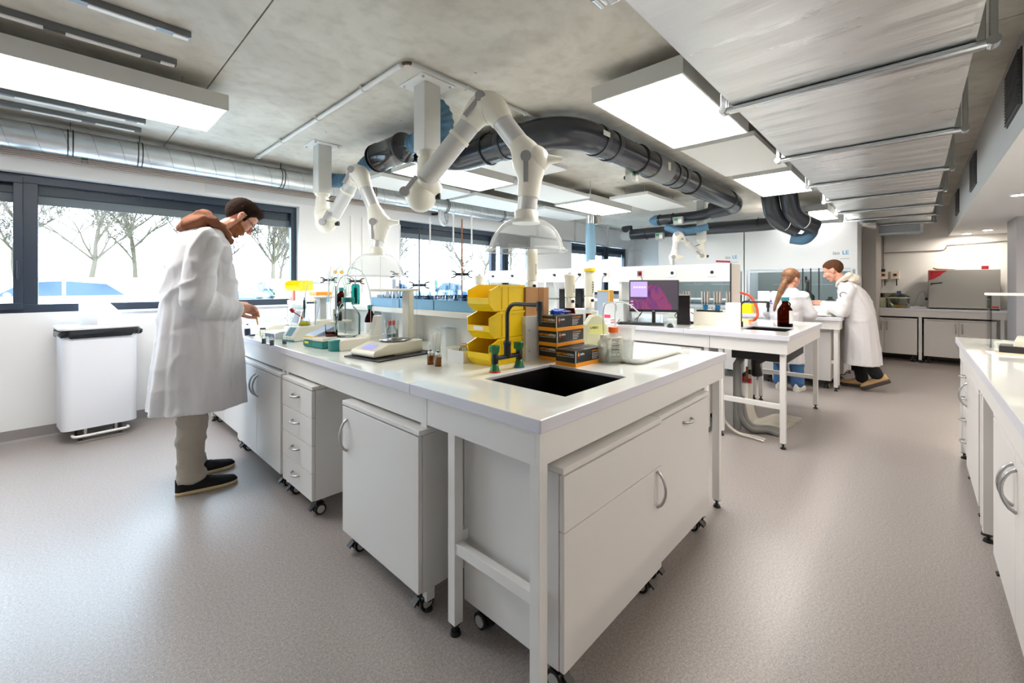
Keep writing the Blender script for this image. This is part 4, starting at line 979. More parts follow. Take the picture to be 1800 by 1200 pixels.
# glove boxes
GB = mat('glove_box_black', (24, 24, 26), 0.35); GO = mat('glove_box_orange', (246, 160, 20), 0.45); OT = mat('orange_print', (250, 160, 30), 0.5); WT = mat('white_print', (230, 230, 232), 0.5)
def glove_box(lab, loc, rz, openb=False):
    t = thing('glove_box', lab, 'box', loc, rz, 'black and orange nitrile glove boxes'); Lx, W, H = 0.245, 0.122, 0.078
    MB().box(0, Lx, 0, W, 0.018, H).build('carton', GB, t, 0.001)
    MB().box(-0.0008, Lx + 0.0008, -0.0008, W + 0.0008, 0, 0.019).build('orange_band', GO, t, 0.001)
    MB().box(-0.0012, -0.0002, 0.0, 0.003, 0.019, H).box(-0.0012, 0.003, -0.0012, -0.0002, 0.019, H).build('silver_corner', LIGHTG, t)
    # end face (faces -x), long face (faces -y)
    text('lettering', 'SOFT STAR', 0.0155, OT, t, (-0.0008, 0.116, 0.053), (RX, 0, -RX), 0.0003, kindscale=(0.82, 1, 1))
    text('lettering', 'NITRILE', 0.0155, WT, t, (-0.0008, 0.052, 0.053), (RX, 0, -RX), 0.0003, kindscale=(0.80, 1, 1))
    MB().box(-0.0009, 0, 0.008, 0.114, 0.046, 0.0478).build('small_print', WT, t)
    f = MB(); f.prism([(0.016, 0.056), (0.024, 0.071), (0.031, 0.056), (0.024, 0.048)], 'y', -0.001, 0); f.mat(1).prism([(0.018, 0.048), (0.024, 0.054), (0.03, 0.048), (0.024, 0.038)], 'y', -0.001, 0)
    f.build('flame_emblem', [OT, REDP], t)
    text('lettering', 'SanPlus', 0.014, WT, t, (0.036, -0.0008, 0.055), (RX, 0, 0), 0.0003, kindscale=(0.85, 1, 1))
    text('lettering', 'SOFT STAR NITRILE', 0.009, OT, t, (0.140, -0.0008, 0.062), (RX, 0, 0), 0.0003)
    s = MB()
    for k in range(4): s.box(0.142, 0.147, -0.0008, 0, 0.051 - k * 0.0085, 0.056 - k * 0.0085); s.box(0.150, 0.150 + (0.055, 0.042, 0.045, 0.035)[k], -0.0008, 0, 0.052 - k * 0.0085, 0.0545 - k * 0.0085)
    s.build('bullet_text', WT, t)
    if openb: MB().box(0.06, 0.19, 0.04, 0.085, H, H + 0.001).build('opening', mat('box_opening', (70, 72, 80), 0.8), t)
    return t
glove_box('black nitrile glove box, topmost of the stack of three', (1.752, 1.34, 0.9 + 0.158), 0, True)
glove_box('black nitrile glove box, middle of the stack of three', (1.756, 1.338, 0.9 + 0.079), math.radians(0.8))
glove_box('black nitrile glove box, lowest of the stack of three, half hidden', (1.772, 1.352, 0.9), math.radians(-1))
glove_box('black nitrile glove box in front of the stack, next to the clear canister', (1.705, 1.188, 0.9), math.radians(-1), True)
def crumple(name, lab, cat, loc, size, m, seed, res=14):
    rnd = random.Random(seed); g = MB(); rows = []
    for i in range(res):
        row = []
        for k in range(res * 2):
            a = 2 * math.pi * k / (res * 2); th = math.pi * (i + 0.02) / (res - 0.96)
            d = 0.72 + 0.55 * noise.noise(Vector((math.cos(a) * 2.2 + seed, math.sin(a) * 2.2, th * 2)))
            row.append((size[0] * d * math.sin(th) * math.cos(a), size[1] * d * math.sin(th) * math.sin(a), max(0, size[2] * (0.5 - 0.5 * math.cos(th) * d))))
        rows.append(row)
    g.grid(rows, True); o = g.build(name, m); o.location = loc; tag(o, lab, cat); return o
crumple('nitrile_glove', 'crumpled bright blue glove lying on the stack of glove boxes', 'glove', (1.855, 1.415, 1.136), (0.075, 0.022, 0.035), mat('blue_nitrile', (20, 84, 206), 0.45), 3)
crumple('nitrile_glove', 'dark violet glove behind the bright blue one on the glove boxes', 'glove', (1.955, 1.425, 1.136), (0.05, 0.02, 0.02), mat('violet_nitrile', (58, 40, 120), 0.5), 8)
# bottles
CLOUD = frosted('cloudy_plastic', (226, 226, 216), 0.42)
def canister(lab, loc, rz, W, D, H, cap, neck=0.024, water=0.55, marks=False):
    t = thing('plastic_canister', lab, 'bottle', loc, rz)
    b = MB().box(-W / 2, W / 2, -D / 2, D / 2, 0, H); b.lathe([(neck + 0.012, H), (neck, H + 0.012), (neck, H + 0.02)], n=20)
    b.build('body', CLOUD, t, 0.012, None, None, 4)
    if water: MB().box(-W / 2 + 0.003, W / 2 - 0.003, -D / 2 + 0.003, D / 2 - 0.003, 0.004, H * water).build('liquid', glass('pale_liquid', (206, 214, 208), 0.4), t, 0.008)
    MB().cyl((0, 0, H + 0.018), (0, 0, H + 0.046), neck + 0.005, n=24).build('screw_cap', cap, t, 0.002)
    if marks:
        s = MB()
        for k in range(9): s.box(-0.020, (0.022, 0.014, 0.018, 0.012)[k % 4], -D / 2 - 0.0006, -D / 2, H * 0.90 - k * 0.007, H * 0.90 - k * 0.007 + 0.002)
        for k in range(4): s.box(-0.02, 0.02, -D / 2 - 0.0006, -D / 2, 0.035 + k * 0.018, 0.0365 + k * 0.018)
        s.box(-0.021, -0.0195, -D / 2 - 0.0006, -D / 2, 0.035, 0.09); s.bar((0.002, -D / 2, 0.045), (0.015, -D / 2, 0.058), 0.0012, 0.0012); s.bar((0.015, -D / 2, 0.058), (0.028, -D / 2, 0.045), 0.0012, 0.0012); s.bar((0.002, -D / 2, 0.045), (0.015, -D / 2, 0.032), 0.0012, 0.0012); s.bar((0.015, -D / 2, 0.032), (0.028, -D / 2, 0.045), 0.0012, 0.0012)
        s.build('printed_marks', INK, t)
    return t
canister('cloudy square canister with an orange cap and black printed marks near the sink', gz(1078, 636), math.radians(-43), 0.085, 0.085, 0.135, ORANGE, 0.02, 0.5, True)
def wash_bottle(lab, loc, r, H, m, capm, tube_pts, group='bottles with bent tubes'):
    t = thing('wash_bottle', lab, 'bottle', loc, 0, group)
    MB().shell([(0.001, 0), (r, 0), (r, H * 0.78), (r * 0.9, H * 0.86), (0.016, H * 0.98), (0.015, H)], n=24).build('body', m, t)
    MB().lathe([(0.001, 0.003), (r - 0.003, 0.003), (r - 0.003, H * 0.4), (0.001, H * 0.4)], n=20).build('liquid', glass('pale_liquid'), t)
    MB().cyl((0, 0, H - 0.004), (0, 0, H + 0.016), 0.017, n=20).build('cap', capm, t, 0.002)
    MB().tube(curve(tube_pts, 8), 0.0035, 8).build('bent_tube', mat('white_tubing', (238, 240, 238), 0.3), t)
    return t
wash_bottle('cloudy round bottle with a tall bent white tube, left of the orange cap', gz(1061, 636), 0.032, 0.125, CLOUD, mat('natural_cap', (232, 230, 222), 0.4), [(0, 0, 0.10), (0, 0, 0.27), (0.01, -0.02, 0.305), (0.03, -0.05, 0.30), (0.034, -0.056, 0.265)])
q = gz(1098, 622)
wash_bottle('cloudy bottle whose white spout tube bends down to the right', (q.x, q.y + 0.06, 0.9), 0.034, 0.14, CLOUD, REDP, [(0, 0, 0.12), (0, 0, 0.27), (0.01, -0.02, 0.30), (0.05, -0.06, 0.285), (0.08, -0.11, 0.235)])
t = thing('drip_tray', 'shallow white tray lying right of the jug on the front island', 'tray', (2.24, 1.19, 0.9))
def rrect(w, d, r, z, n=6):
    out = []
    for cx, cy, a0 in ((w / 2 - r, d / 2 - r, 0), (-w / 2 + r, d / 2 - r, math.pi / 2), (-w / 2 + r, -d / 2 + r, math.pi), (w / 2 - r, -d / 2 + r, 1.5 * math.pi)):
        for i in range(n + 1): a = a0 + math.pi / 2 * i / n; out.append((cx + r * math.cos(a), cy + r * math.sin(a), z))
    return out
MB().grid([rrect(0.50, 0.34, 0.05, 0.008), rrect(0.53, 0.38, 0.05, 0.008), rrect(0.55, 0.40, 0.05, 0.03), rrect(0.56, 0.41, 0.05, 0.03), rrect(0.56, 0.41, 0.05, 0.026), rrect(0.54, 0.39, 0.05, 0.004), rrect(0.50, 0.34, 0.05, 0.004)], True).add(rrect(0.50, 0.34, 0.05, 0.008), [tuple(range(28))]).build('tray', mat('white_cap', (236, 236, 234), 0.4), t)
for x in (-0.2, 0.2):
    for y in (-0.13, 0.13): MB().cyl((x, y, 0), (x, y, 0.005), 0.012, n=10).build('foot', LIGHTG, t)
t = thing('measuring_jug', 'large translucent measuring jug right of the orange-capped canister', 'jug', (2.075, 1.13, 0.9085))
MB().shell([(0.001, 0), (0.042, 0), (0.055, 0.165), (0.058, 0.17), (0.0555, 0.171), (0.053, 0.165)], n=28).build('body', frosted('milky_plastic', (238, 238, 236), 0.45), t)
MB().lathe([(0.001, 0.003), (0.041, 0.003), (0.047, 0.085), (0.001, 0.085)], n=24).build('liquid', glass('pale_liquid'), t)
t = thing('jerrycan', 'pale yellow-green jerrycan with black lettering behind the bottles', 'canister', gz(1046, 612) , math.radians(-40))
JG = frosted('pale_yellow_plastic', (228, 230, 196), 0.92)
MB().prism([(-0.075, 0), (0.075, 0), (0.075, 0.13), (0.03, 0.205), (0.0, 0.215), (-0.03, 0.205), (-0.07, 0.15)], 'y', -0.045, 0.045).build('body', JG, t, 0.008)
MB().box(-0.05, 0.05, -0.046, -0.045, 0.095, 0.155).build('yellow_label', mat('yellow_label', (232, 236, 150), 0.6), t)
text('lettering', 'LABO', 0.020, INK, t, (-0.045, -0.0465, 0.128), (RX, 0, 0), 0.0003)
MB().cyl((0, 0, 0.205), (0, 0, 0.235), 0.02, n=18).build('cap', PAPER, t)
t = thing('reagent_bottle', 'dark brown bottle with a grey cap behind the top glove box', 'bottle', gz(1036, 598))
MB().shell([(0.001, 0), (0.048, 0), (0.048, 0.11), (0.03, 0.15), (0.026, 0.155), (0.026, 0.20)], n=28).build('bottle', AMBER, t)
MB().lathe([(0.001, 0.004), (0.045, 0.004), (0.045, 0.1), (0.001, 0.1)], n=24).build('dark_liquid', mat('brown_liquid', (44, 20, 12), 0.2), t)
MB().cyl((0, 0, 0.195), (0, 0, 0.235), 0.034, n=24).build('grey_cap', LIGHTG, t, 0.003)
def pipettor(lab, base, H, r, flare, capm=None, keys=False):
    t = thing('bottle_top_dispenser', lab, 'dispenser', base, 0, 'ivory cylindrical dispensers')
    MB().lathe([(r * 0.95, 0.0), (r * 0.98, H * 0.30), (r * 0.7, H * 0.305), (r * 0.7, H * 0.32)], n=24).build('lower_body', CREAM, t)
    prof = [(r * 0.98, H * 0.32), (r, H * 0.34), (r * 1.02, H * 0.86)] + ([(r * 1.15, H * 0.92), (r * 1.15, H), (r * 0.9, H * 1.005)] if flare else [(r * 1.02, H), (r * 0.6, H * 1.003)])
    MB().lathe(prof, n=28).build('upper_body', CREAM, t)
    MB().cyl(Vector((-0.02, -r * 0.98, H * 0.2)), Vector((-0.025, -r * 1.25, H * 0.2)), 0.011, n=14).build('side_knob', BLACK, t)
    MB().box(-0.006, 0.006, -r * 1.06, -r * 0.9, H * 0.45, H * 0.68).build('scale_window', mat('scale_grey', (190, 190, 184), 0.3), t)
    if capm: MB().cyl((0, 0, H), (0, 0, H + 0.02), r * 1.2, n=28).build('coloured_cap', capm, t, 0.002)
    else: MB().cyl((0, 0, H), (0, 0, H + 0.012), r * 0.4, n=16).build('top_button', LIGHTG, t)
    if keys:
        for k in range(5): MB().cyl((-0.012, -r * 1.0, H * 0.42 + k * 0.018), (-0.012, -r * 1.06, H * 0.42 + k * 0.018), 0.005, n=8).build('key', INK, t)
    return t
def bottle_base(loc, h, lab):
    o = MB().shell([(0.001, 0), (0.045, 0), (0.045, h * 0.7), (0.03, h * 0.95), (0.03, h)], n=24).build('reagent_bottle', AMBER); o.location = loc; tag(o, lab, 'bottle', 'bottles under the ivory dispensers')
for (px, py, zt, r, fl, cp, ky, lb, d) in [(935, 612, 1.10, 0.036, 0, None, 0, 'tallest ivory dispenser rising behind the cardboard box', 2.80), (1002, 590, 1.10, 0.034, 1, None, 0, 'ivory dispenser with a flared top above the blue glove', 2.80), (1041, 555, 1.0, 0.036, 0, YELLOW, 1, 'ivory dispenser with a yellow cap above the brown bottle', 2.3), (843, 545, 1.10, 0.032, 1, None, 0, 'short ivory dispenser with a flared top behind the yellow bins', 3.25)]:
    q = gd(px, 500, d)
    if cp: base = Vector((gz(1036, 598).x, gz(1036, 598).y, 1.136)); H = 0.26
    else:
        top = {935: 438, 1002: 482, 843: 484}[px]; H = 0.30 if px == 935 else 0.22
        zt = 1.3 + (500 - top) / 750.0 * d; base = Vector((q.x, q.y, zt - H)); bottle_base((q.x, q.y, 0.9), zt - H - 0.9, 'brown glass bottle under the ' + lb)
    pipettor(lb, base, H, r, fl, cp, ky)
# amber sample jars and white tray
def sample_jar(lab, loc, h=0.062, r=0.017, liquid=(150, 84, 20)):
    t = thing('sample_jar', lab, 'jar', loc, 0, 'small sample jars')
    MB().shell([(0.001, 0), (r, 0), (r, h * 0.76), (r * 0.8, h * 0.86), (r * 0.8, h)], n=20).build('glass', CLEAR, t)
    MB().lathe([(0.001, 0.001), (r * 0.93, 0.001), (r * 0.93, h * 0.70), (r * 0.6, h * 0.72), (0.001, h * 0.72)], n=20).build('liquid', mat('liquid_%d_%d_%d' % liquid, liquid, 0.15), t)
    MB().lathe([(r * 0.86, h * 0.9), (r * 0.86, h * 1.06), (r * 0.5, h * 1.07), (r * 0.25, h * 1.07), (r * 0.25, h * 1.25), (0.001, h * 1.25)], n=18).build('stopper', mat('white_cap', (236, 236, 234), 0.4), t)
    MB().cyl((0, 0, h * 1.08), (0, 0, h * 1.2), r * 0.32, n=10).build('black_tip', BLACK, t)
    return t
sample_jar('small jar of orange-brown liquid standing left of the other, farther back', gz(757, 640))
sample_jar('small jar of orange-brown liquid, nearer and right of its twin', gz(770, 643))
t = thing('white_tray', 'open white tray box with bottles left of the yellow bins', 'tray', (1.46, 1.665, 0.9), math.radians(4))
m = MB(); m.box(-0.06, 0.12, 0, 0.004, 0, 0.062); m.box(-0.06, 0.12, 0.116, 0.12, 0, 0.062); m.box(-0.06, -0.056, 0.004, 0.116, 0, 0.062); m.box(0.116, 0.12, 0.004, 0.116, 0, 0.062); m.box(-0.056, 0.116, 0.004, 0.116, 0, 0.004); m.build('box', mat('white_polystyrene', (236, 236, 236), 0.6), t, 0.001)
for k, (x, y, c) in enumerate([(-0.02, 0.04, 'gold lid'), (0.03, 0.08, 'silver lid'), (0.07, 0.04, 'dark lid')]):
    w = t.matrix_basis @ Vector((x, y, 0.005))
    j = thing('small_glass_bottle', 'small clear glass bottle with a %s standing in the white tray' % c, 'bottle', w, 0, 'glass bottles in the white tray')
    MB().shell([(0.001, 0), (0.022, 0), (0.022, 0.06), (0.014, 0.075)], n=18).build('glass', CLEAR, j)
    MB().cyl((0, 0, 0.07), (0, 0, 0.083), 0.016, n=18).build('lid', [mat('gold_lid', (190, 160, 90), 0.3, 0.8), CHROME, BLACK][k], j)
t = thing('pipette_cup', 'clear cup full of thin plastic pipettes left of the white tray', 'cup', gz(765, 628))
MB().shell([(0.001, 0), (0.026, 0), (0.03, 0.07)], n=20).build('cup', CLEAR, t)
rnd = random.Random(5)
m = MB()
for k in range(26):
    a = rnd.uniform(0, 6.28); r = rnd.uniform(0, 0.02); x, y = r * math.cos(a), r * math.sin(a)
    m.tube([(x, y, 0.004), (x * 1.8, y * 1.8, 0.11 + rnd.uniform(0, 0.03))], [0.0015, 0.0035], 6)
o = m.build('pipettes', frosted('pipette_plastic', (244, 246, 246), 0.5), t); o['kind'] = 'stuff'
t = thing('storage_tub', 'clear rectangular plastic tub with a pale blue rim behind the white tray', 'tub', gz(788, 606), math.radians(5))
m = MB(); m.box(-0.07, 0.07, -0.05, -0.047, 0, 0.11); m.box(-0.07, 0.07, 0.047, 0.05, 0, 0.11); m.box(-0.07, -0.067, -0.05, 0.05, 0, 0.11); m.box(0.067, 0.07, -0.05, 0.05, 0, 0.11); m.build('walls', frosted('clear_tub', (232, 238, 240), 0.3), t)
MB().box(-0.073, 0.073, -0.053, 0.053, 0.11, 0.114).build('rim_lid', frosted('blue_rim', (190, 214, 228), 0.6), t)
# balance with draught shield
bq = gz(655, 629); t = thing('analytical_balance', 'cream laboratory balance with glass draught shield and lilac display', 'balance', (1.290, 2.198, 0.912), math.radians(-90 + 8))
# local: front faces -y ; we rotate so the display points to the left aisle
prof = [(-0.17, 0.0), (-0.175, 0.018), (-0.16, 0.032), (-0.06, 0.062), (0.17, 0.066), (0.175, 0.0)]
MB().prism(prof, 'x', -0.105, 0.105).build('body', CREAM, t, 0.008, None, None, 3)
MB().add([(-0.045, -0.145, 0.0385), (0.045, -0.145, 0.0385), (0.045, -0.095, 0.0535), (-0.045, -0.095, 0.0535)], [(0, 1, 2, 3)]).build('display', lamp('lilac_display', (150, 150, 226), 0.35), t)
MB().lathe([(0.001, 0.067), (0.085, 0.067), (0.088, 0.072), (0.04, 0.073), (0.04, 0.078), (0.001, 0.079)], (0, 0.05, 0), 28).build('weighing_pan', CHROME, t)
g = MB()
for a in ((-0.095, -0.092), (0.092, 0.095)): g.box(a[0], a[1], -0.045, 0.135, 0.066, 0.350)
g.box(-0.092, 0.092, -0.047, -0.044, 0.066, 0.350); g.build('glass_shield', ACRYL, t)
g = MB()
for x in (-0.0945, 0.0935):
    for y in (-0.047, 0.134): g.box(x, x + 0.0018, y, y + 0.0018, 0.066, 0.35)
g.build('glass_edges', mat('glass_edge', (214, 226, 228), 0.2), t)
f = MB(); f.box(-0.098, 0.098, -0.05, 0.15, 0.350, 0.363); f.box(-0.03, 0.03, 0.13, 0.17, 0.066, 0.350); f.build('frame', CREAM, t, 0.003)
MB().box(-0.10, 0.10, -0.03, 0.16, -0.004, 0.002).build('feet_plate', LIGHTG, t)
o = MB().box(-0.15, 0.15, -0.205, 0.20, 0, 0.008).build('black_mat', mat('black_slab', (22, 22, 24), 0.5), None, 0.002); o.location = (1.300, 2.172, 0.9); o.rotation_euler[2] = math.radians(-82); tag(o, 'thin black plate under the cream balance', 'mat')
# stand-in: bottle with red cap, sample holder
def lab_bottle(name, lab, loc, r, H, gm, capm, liquid=None, lf=0.5, cap_h=0.025, cat='bottle', group='screw-capped laboratory bottles', label_band=False, rings=True):
    t = thing(name, lab, cat, loc, 0, group)
    nk = r * 0.42
    MB().shell([(0.001, 0.0), (r * 0.94, 0.0), (r, 0.006), (r, H * 0.58), (r * 0.93, H * 0.66), (r * 0.62, H * 0.80), (nk, H * 0.87), (nk, H)], n=28).build('glass', gm, t)
    if liquid: MB().lathe([(0.001, 0.003), (r * 0.95, 0.003), (r * 0.95, H * 0.58 * lf), (0.001, H * 0.58 * lf)], n=26).build('liquid', liquid, t)
    MB().cyl((0, 0, H - 0.005), (0, 0, H + cap_h), nk * 1.28, n=22).build('screw_cap', capm, t, 0.002)
    if label_band: MB().shell([(r * 1.01, H * 0.08), (r * 1.01, H * 0.5)], n=28).build('paper_label', LABELW, t)
    return t
REDSOFT = mat('coral_cap', (206, 84, 78), 0.4)
lab_bottle('laboratory_bottle', 'grey-filled glass bottle with a coral red cap behind the balance', Vector((1.52, 2.54, 0.9)), 0.042, 0.135, CLEAR, REDSOFT, mat('grey_powder', (150, 150, 152), 0.9), 0.9)
lab_bottle('laboratory_bottle', 'large clear bottle with a teal cap standing on the titrator', Vector((1.275, 2.655, 0.967)), 0.074, 0.225, CLEAR, TEAL, None)
lab_bottle('laboratory_bottle', 'brown glass bottle with a teal cap and white label behind the titrators', gz(651, 590), 0.042, 0.215, AMBER, TEAL, mat('brown_liquid'), 0.9, label_band=True)
lab_bottle('laboratory_bottle', 'small brown bottle with a dark teal cap on the raised shelf', Vector((gx(600, 540, 1.74).x, gx(600, 540, 1.74).y, 1.1325)), 0.042, 0.115, AMBER, TEAL, mat('brown_liquid'), 0.9)
lab_bottle('laboratory_bottle', 'clear bottle with a red cap next to the labelled brown bottle', gz(664, 588), 0.030, 0.25, glass('grey_glass', (206, 206, 208)), REDP)
t = thing('beaker', 'large empty glass beaker standing inside the balance shield', 'beaker', (1.315, 2.20, 0.992))
MB().shell([(0.001, 0), (0.04, 0), (0.042, 0.10), (0.044, 0.103)], n=28).build('glass', CLEAR, t)
t = thing('turquoise_canister', 'turquoise clear cylinder with dark core standing on the raised shelf', 'canister', gx(625, 540, 1.73))
t.location.z = 1.1325; t.scale = (1, 1, 0.78)
MB().lathe([(0.001, 0), (0.034, 0), (0.034, 0.20), (0.024, 0.22), (0.001, 0.222)], n=24).build('shell', glass('turquoise_glass', (84, 206, 200), 1.2), t)
MB().cyl((0, 0, 0.01), (0, 0, 0.18), 0.014, n=14).build('core', mat('dark_teal', (8, 60, 66), 0.4), t)
# titrators
def titrator(lab, loc, rz, tealside=True, tall=False, disp=False):
    t = thing('titrator', lab, 'laboratory instrument', loc, rz, 'cream and teal titrator modules')
    W, D = 0.12, 0.26
    MB().box(-W / 2, W / 2, -D / 2, D / 2, 0, 0.045).build('teal_base', TEAL, t, 0.014, None, None, 3)
    MB().box(-W / 2 - 0.001, W / 2 + 0.001, -D / 2 - 0.001, D / 2 + 0.001, 0.045, 0.066).build('cream_top', CREAM2, t, 0.006)
    if tall:
        MB().prism([(-D / 2 + 0.06, 0.066), (D / 2, 0.066), (D / 2, 0.22), (D / 2 - 0.04, 0.22), (D / 2 - 0.05, 0.09)], 'x', -0.04, 0.04).build('tower', CREAM2, t, 0.006)
    if disp:
        MB().prism([(-D / 2, 0.067), (D / 2 - 0.1, 0.067), (D / 2 - 0.1, 0.125)], 'x', -W / 2 + 0.004, W / 2 - 0.004).build('sloped_cover', frosted('blue_film', (190, 206, 230), 0.75), t, 0.003)
        MB().box(-W / 2, W / 2, -D / 2 - 0.0005, -D / 2 + 0.03, 0.066, 0.070).build('yellow_edge', mat('yellow_strip', (240, 206, 90), 0.5), t)
        MB().box(-0.03, 0.01, -D / 2 - 0.002, -D / 2 - 0.0005, 0.022, 0.036).build('yellow_sticker', mat('yellow_sticker', (246, 224, 30), 0.5), t)
    return t
a8 = math.radians(-80)
titrator('teal-based titrator module with a sloped blue film cover, left one', (1.22, 2.86, 0.9), a8, disp=True)
titrator('teal-based stirrer module holding the beaker of dark red liquid', (1.23, 2.735, 0.9), a8)
t = thing('dosing_unit', 'cream dosing unit with a rounded teal nose carrying the clear bottle', 'laboratory instrument', (1.30, 2.575, 0.9), math.radians(-82))
MB().prism([(-0.16, 0.0), (-0.16, 0.062), (-0.07, 0.066), (0.02, 0.066), (0.05, 0.075), (0.17, 0.075), (0.17, 0.0)], 'x', -0.065, 0.065).build('cream_body', CREAM2, t, 0.006)
MB().lathe([(0.001, 0), (0.05, 0), (0.05, 0.055), (0.052, 0.062), (0.001, 0.064)], (0, -0.145, 0), 26).build('teal_nose', TEAL, t)
MB().prism([(0.06, 0.07), (0.14, 0.07), (0.14, 0.20), (0.10, 0.20), (0.085, 0.14)], 'x', 0.02, 0.063).build('tower', CREAM2, t, 0.004)
t = thing('beaker', 'small beaker of dark red liquid on the titrator, between teal modules', 'beaker', (1.20, 2.74, 0.967))
MB().shell([(0.001, 0), (0.034, 0), (0.035, 0.075)], n=24).build('glass', CLEAR, t)
MB().lathe([(0.001, 0.002), (0.032, 0.002), (0.032, 0.03), (0.001, 0.03)], n=22).build('red_liquid', mat('dark_red_liquid', (92, 8, 12), 0.15), t)
t = thing('electrode_holder', 'cream holder arm with electrodes above the dark red beaker', 'electrode holder', (1.25, 2.80, 0.967), a8)
MB().cyl((0.0, 0.08, 0), (0.0, 0.08, 0.30), 0.006, n=10).build('steel_rod', CHROME, t)
MB().box(-0.02, 0.06, -0.04, 0.09, 0.082, 0.095).build('cream_arm', CREAM2, t, 0.003)
MB().cyl((0.03, -0.01, 0.03), (0.03, -0.01, 0.14), 0.006, 0.009, n=12).build('green_electrode', mat('dark_teal'), t)
MB().cyl((0.045, 0.01, 0.09), (0.045, 0.01, 0.19), 0.013, n=14).cyl((0.045, 0.01, 0.19), (0.045, 0.01, 0.21), 0.02, n=14).build('black_burette', BLACK, t)
MB().cyl((0.045, 0.01, 0.21), (0.045, 0.01, 0.222), 0.006, n=8).build('red_tip', REDP, t)
MB().cyl((0.0, 0.0, 0.095), (0.0, 0.0, 0.17), 0.012, n=14).build('cream_tower', CREAM2, t)
# meter with two displays
t = thing('ph_meter', 'cream meter with a tilted display and a small teal screen beside the flask', 'laboratory instrument', (1.22, 3.22, 0.9), math.radians(-78))
MB().prism([(-0.12, 0.0), (-0.12, 0.03), (-0.07, 0.10), (0.11, 0.10), (0.12, 0.0)], 'x', -0.085, 0.06).build('body', CREAM, t, 0.006)
MB().box(-0.084, 0.059, -0.121, 0.12, 0.0, 0.012).build('teal_foot', TEAL, t, 0.002)
MB().add([(-0.055, -0.116, 0.038), (0.02, -0.116, 0.038), (0.02, -0.076, 0.094), (-0.055, -0.076, 0.094)], [(0, 1, 2, 3)]).build('teal_screen', mat('teal_screen', (112, 168, 178), 0.2), t)
b = MB().xf(Matrix.Translation((-0.115, 0.02, 0.155)) @ Matrix.Rotation(math.radians(-25), 4, 'X')); b.box(-0.05, 0.05, -0.01, 0.01, -0.06, 0.06); b.build('tilted_display', CREAM, t, 0.005)
b = MB().xf(Matrix.Translation((-0.115, 0.02, 0.155)) @ Matrix.Rotation(math.radians(-25), 4, 'X')); b.box(-0.04, 0.04, -0.0115, -0.0102, -0.045, 0.045); b.build('screen', mat('pale_screen', (196, 210, 218), 0.15), t)
MB().cyl((0.035, -0.121, 0.03), (0.035, -0.135, 0.03), 0.012, n=14).build('round_knob', CREAM, t)
def erlen(lab, loc, r, H, liq, lf=0.3, stopper=None, group='conical flasks'):
    t = thing('conical_flask', lab, 'flask', loc, 0, group)
    MB().shell([(0.001, 0), (r, 0), (r * 1.01, 0.006), (r * 0.42, H * 0.68), (r * 0.36, H * 0.74), (r * 0.36, H), (r * 0.42, H)], n=26).build('glass', CLEAR, t)
    if liq: MB().lathe([(0.001, 0.002), (r * 0.95, 0.002), (r * (0.95 - 0.6 * lf), H * lf), (0.001, H * lf)], n=24).build('liquid', liq, t)
    if stopper: MB().cyl((0, 0, H - 0.01), (0, 0, H + 0.02), r * 0.34, r * 0.42, n=14).build('stopper', stopper, t)
    return t
YL = mat('yellow_liquid', (196, 190, 60), 0.15)
erlen('conical flask with yellow liquid and electrode on top of the meter', (1.235, 3.27, 1.0), 0.043, 0.15, YL, 0.2)
o = MB().cyl((1.165, 3.285, 1.10), (1.147, 3.29, 1.126), 0.014, n=6).tube([(1.165, 3.285, 1.10), (1.195, 3.28, 1.08), (1.225, 3.272, 1.05)], 0.004, 8).build('red_stopper', REDP); tag(o, 'small dark red stopper on a side neck beside the yellow flask', 'stopper')
t = thing('stirrer_box', 'grey-cream box instrument behind the yellow flask', 'laboratory instrument', gz(565, 585), a8); MB().box(-0.08, 0.08, -0.09, 0.09, 0, 0.11).build('housing', CREAM, t, 0.006); MB().cyl((-0.02, -0.09, 0.06), (-0.02, -0.105, 0.06), 0.014, n=14).build('round_dial', LIGHTG, t)
t = thing('mono_balance', 'tall grey-cream balance column with flat top tray beside the man', 'balance', (1.42, 3.62, 0.9), math.radians(-80))
MB().box(-0.12, 0.12, -0.16, 0.14, 0, 0.06).build('base', CREAM, t, 0.006); MB().box(-0.035, 0.035, 0.06, 0.12, 0.06, 0.29).build('column', LIGHTG, t, 0.004); MB().box(-0.07, 0.14, -0.06, 0.13, 0.29, 0.302).build('top_plate', CREAM, t, 0.003)
MB().box(-0.06, 0.06, -0.162, -0.16, 0.012, 0.048).build('dark_display', mat('dark_display', (60, 66, 84), 0.2), t)
g = MB(); g.box(-0.1, -0.098, -0.10, 0.06, 0.06, 0.29); g.box(0.098, 0.1, -0.10, 0.06, 0.06, 0.29); g.box(-0.1, 0.1, -0.102, -0.098, 0.06, 0.29); g.build('glass_shield', ACRYL, t)
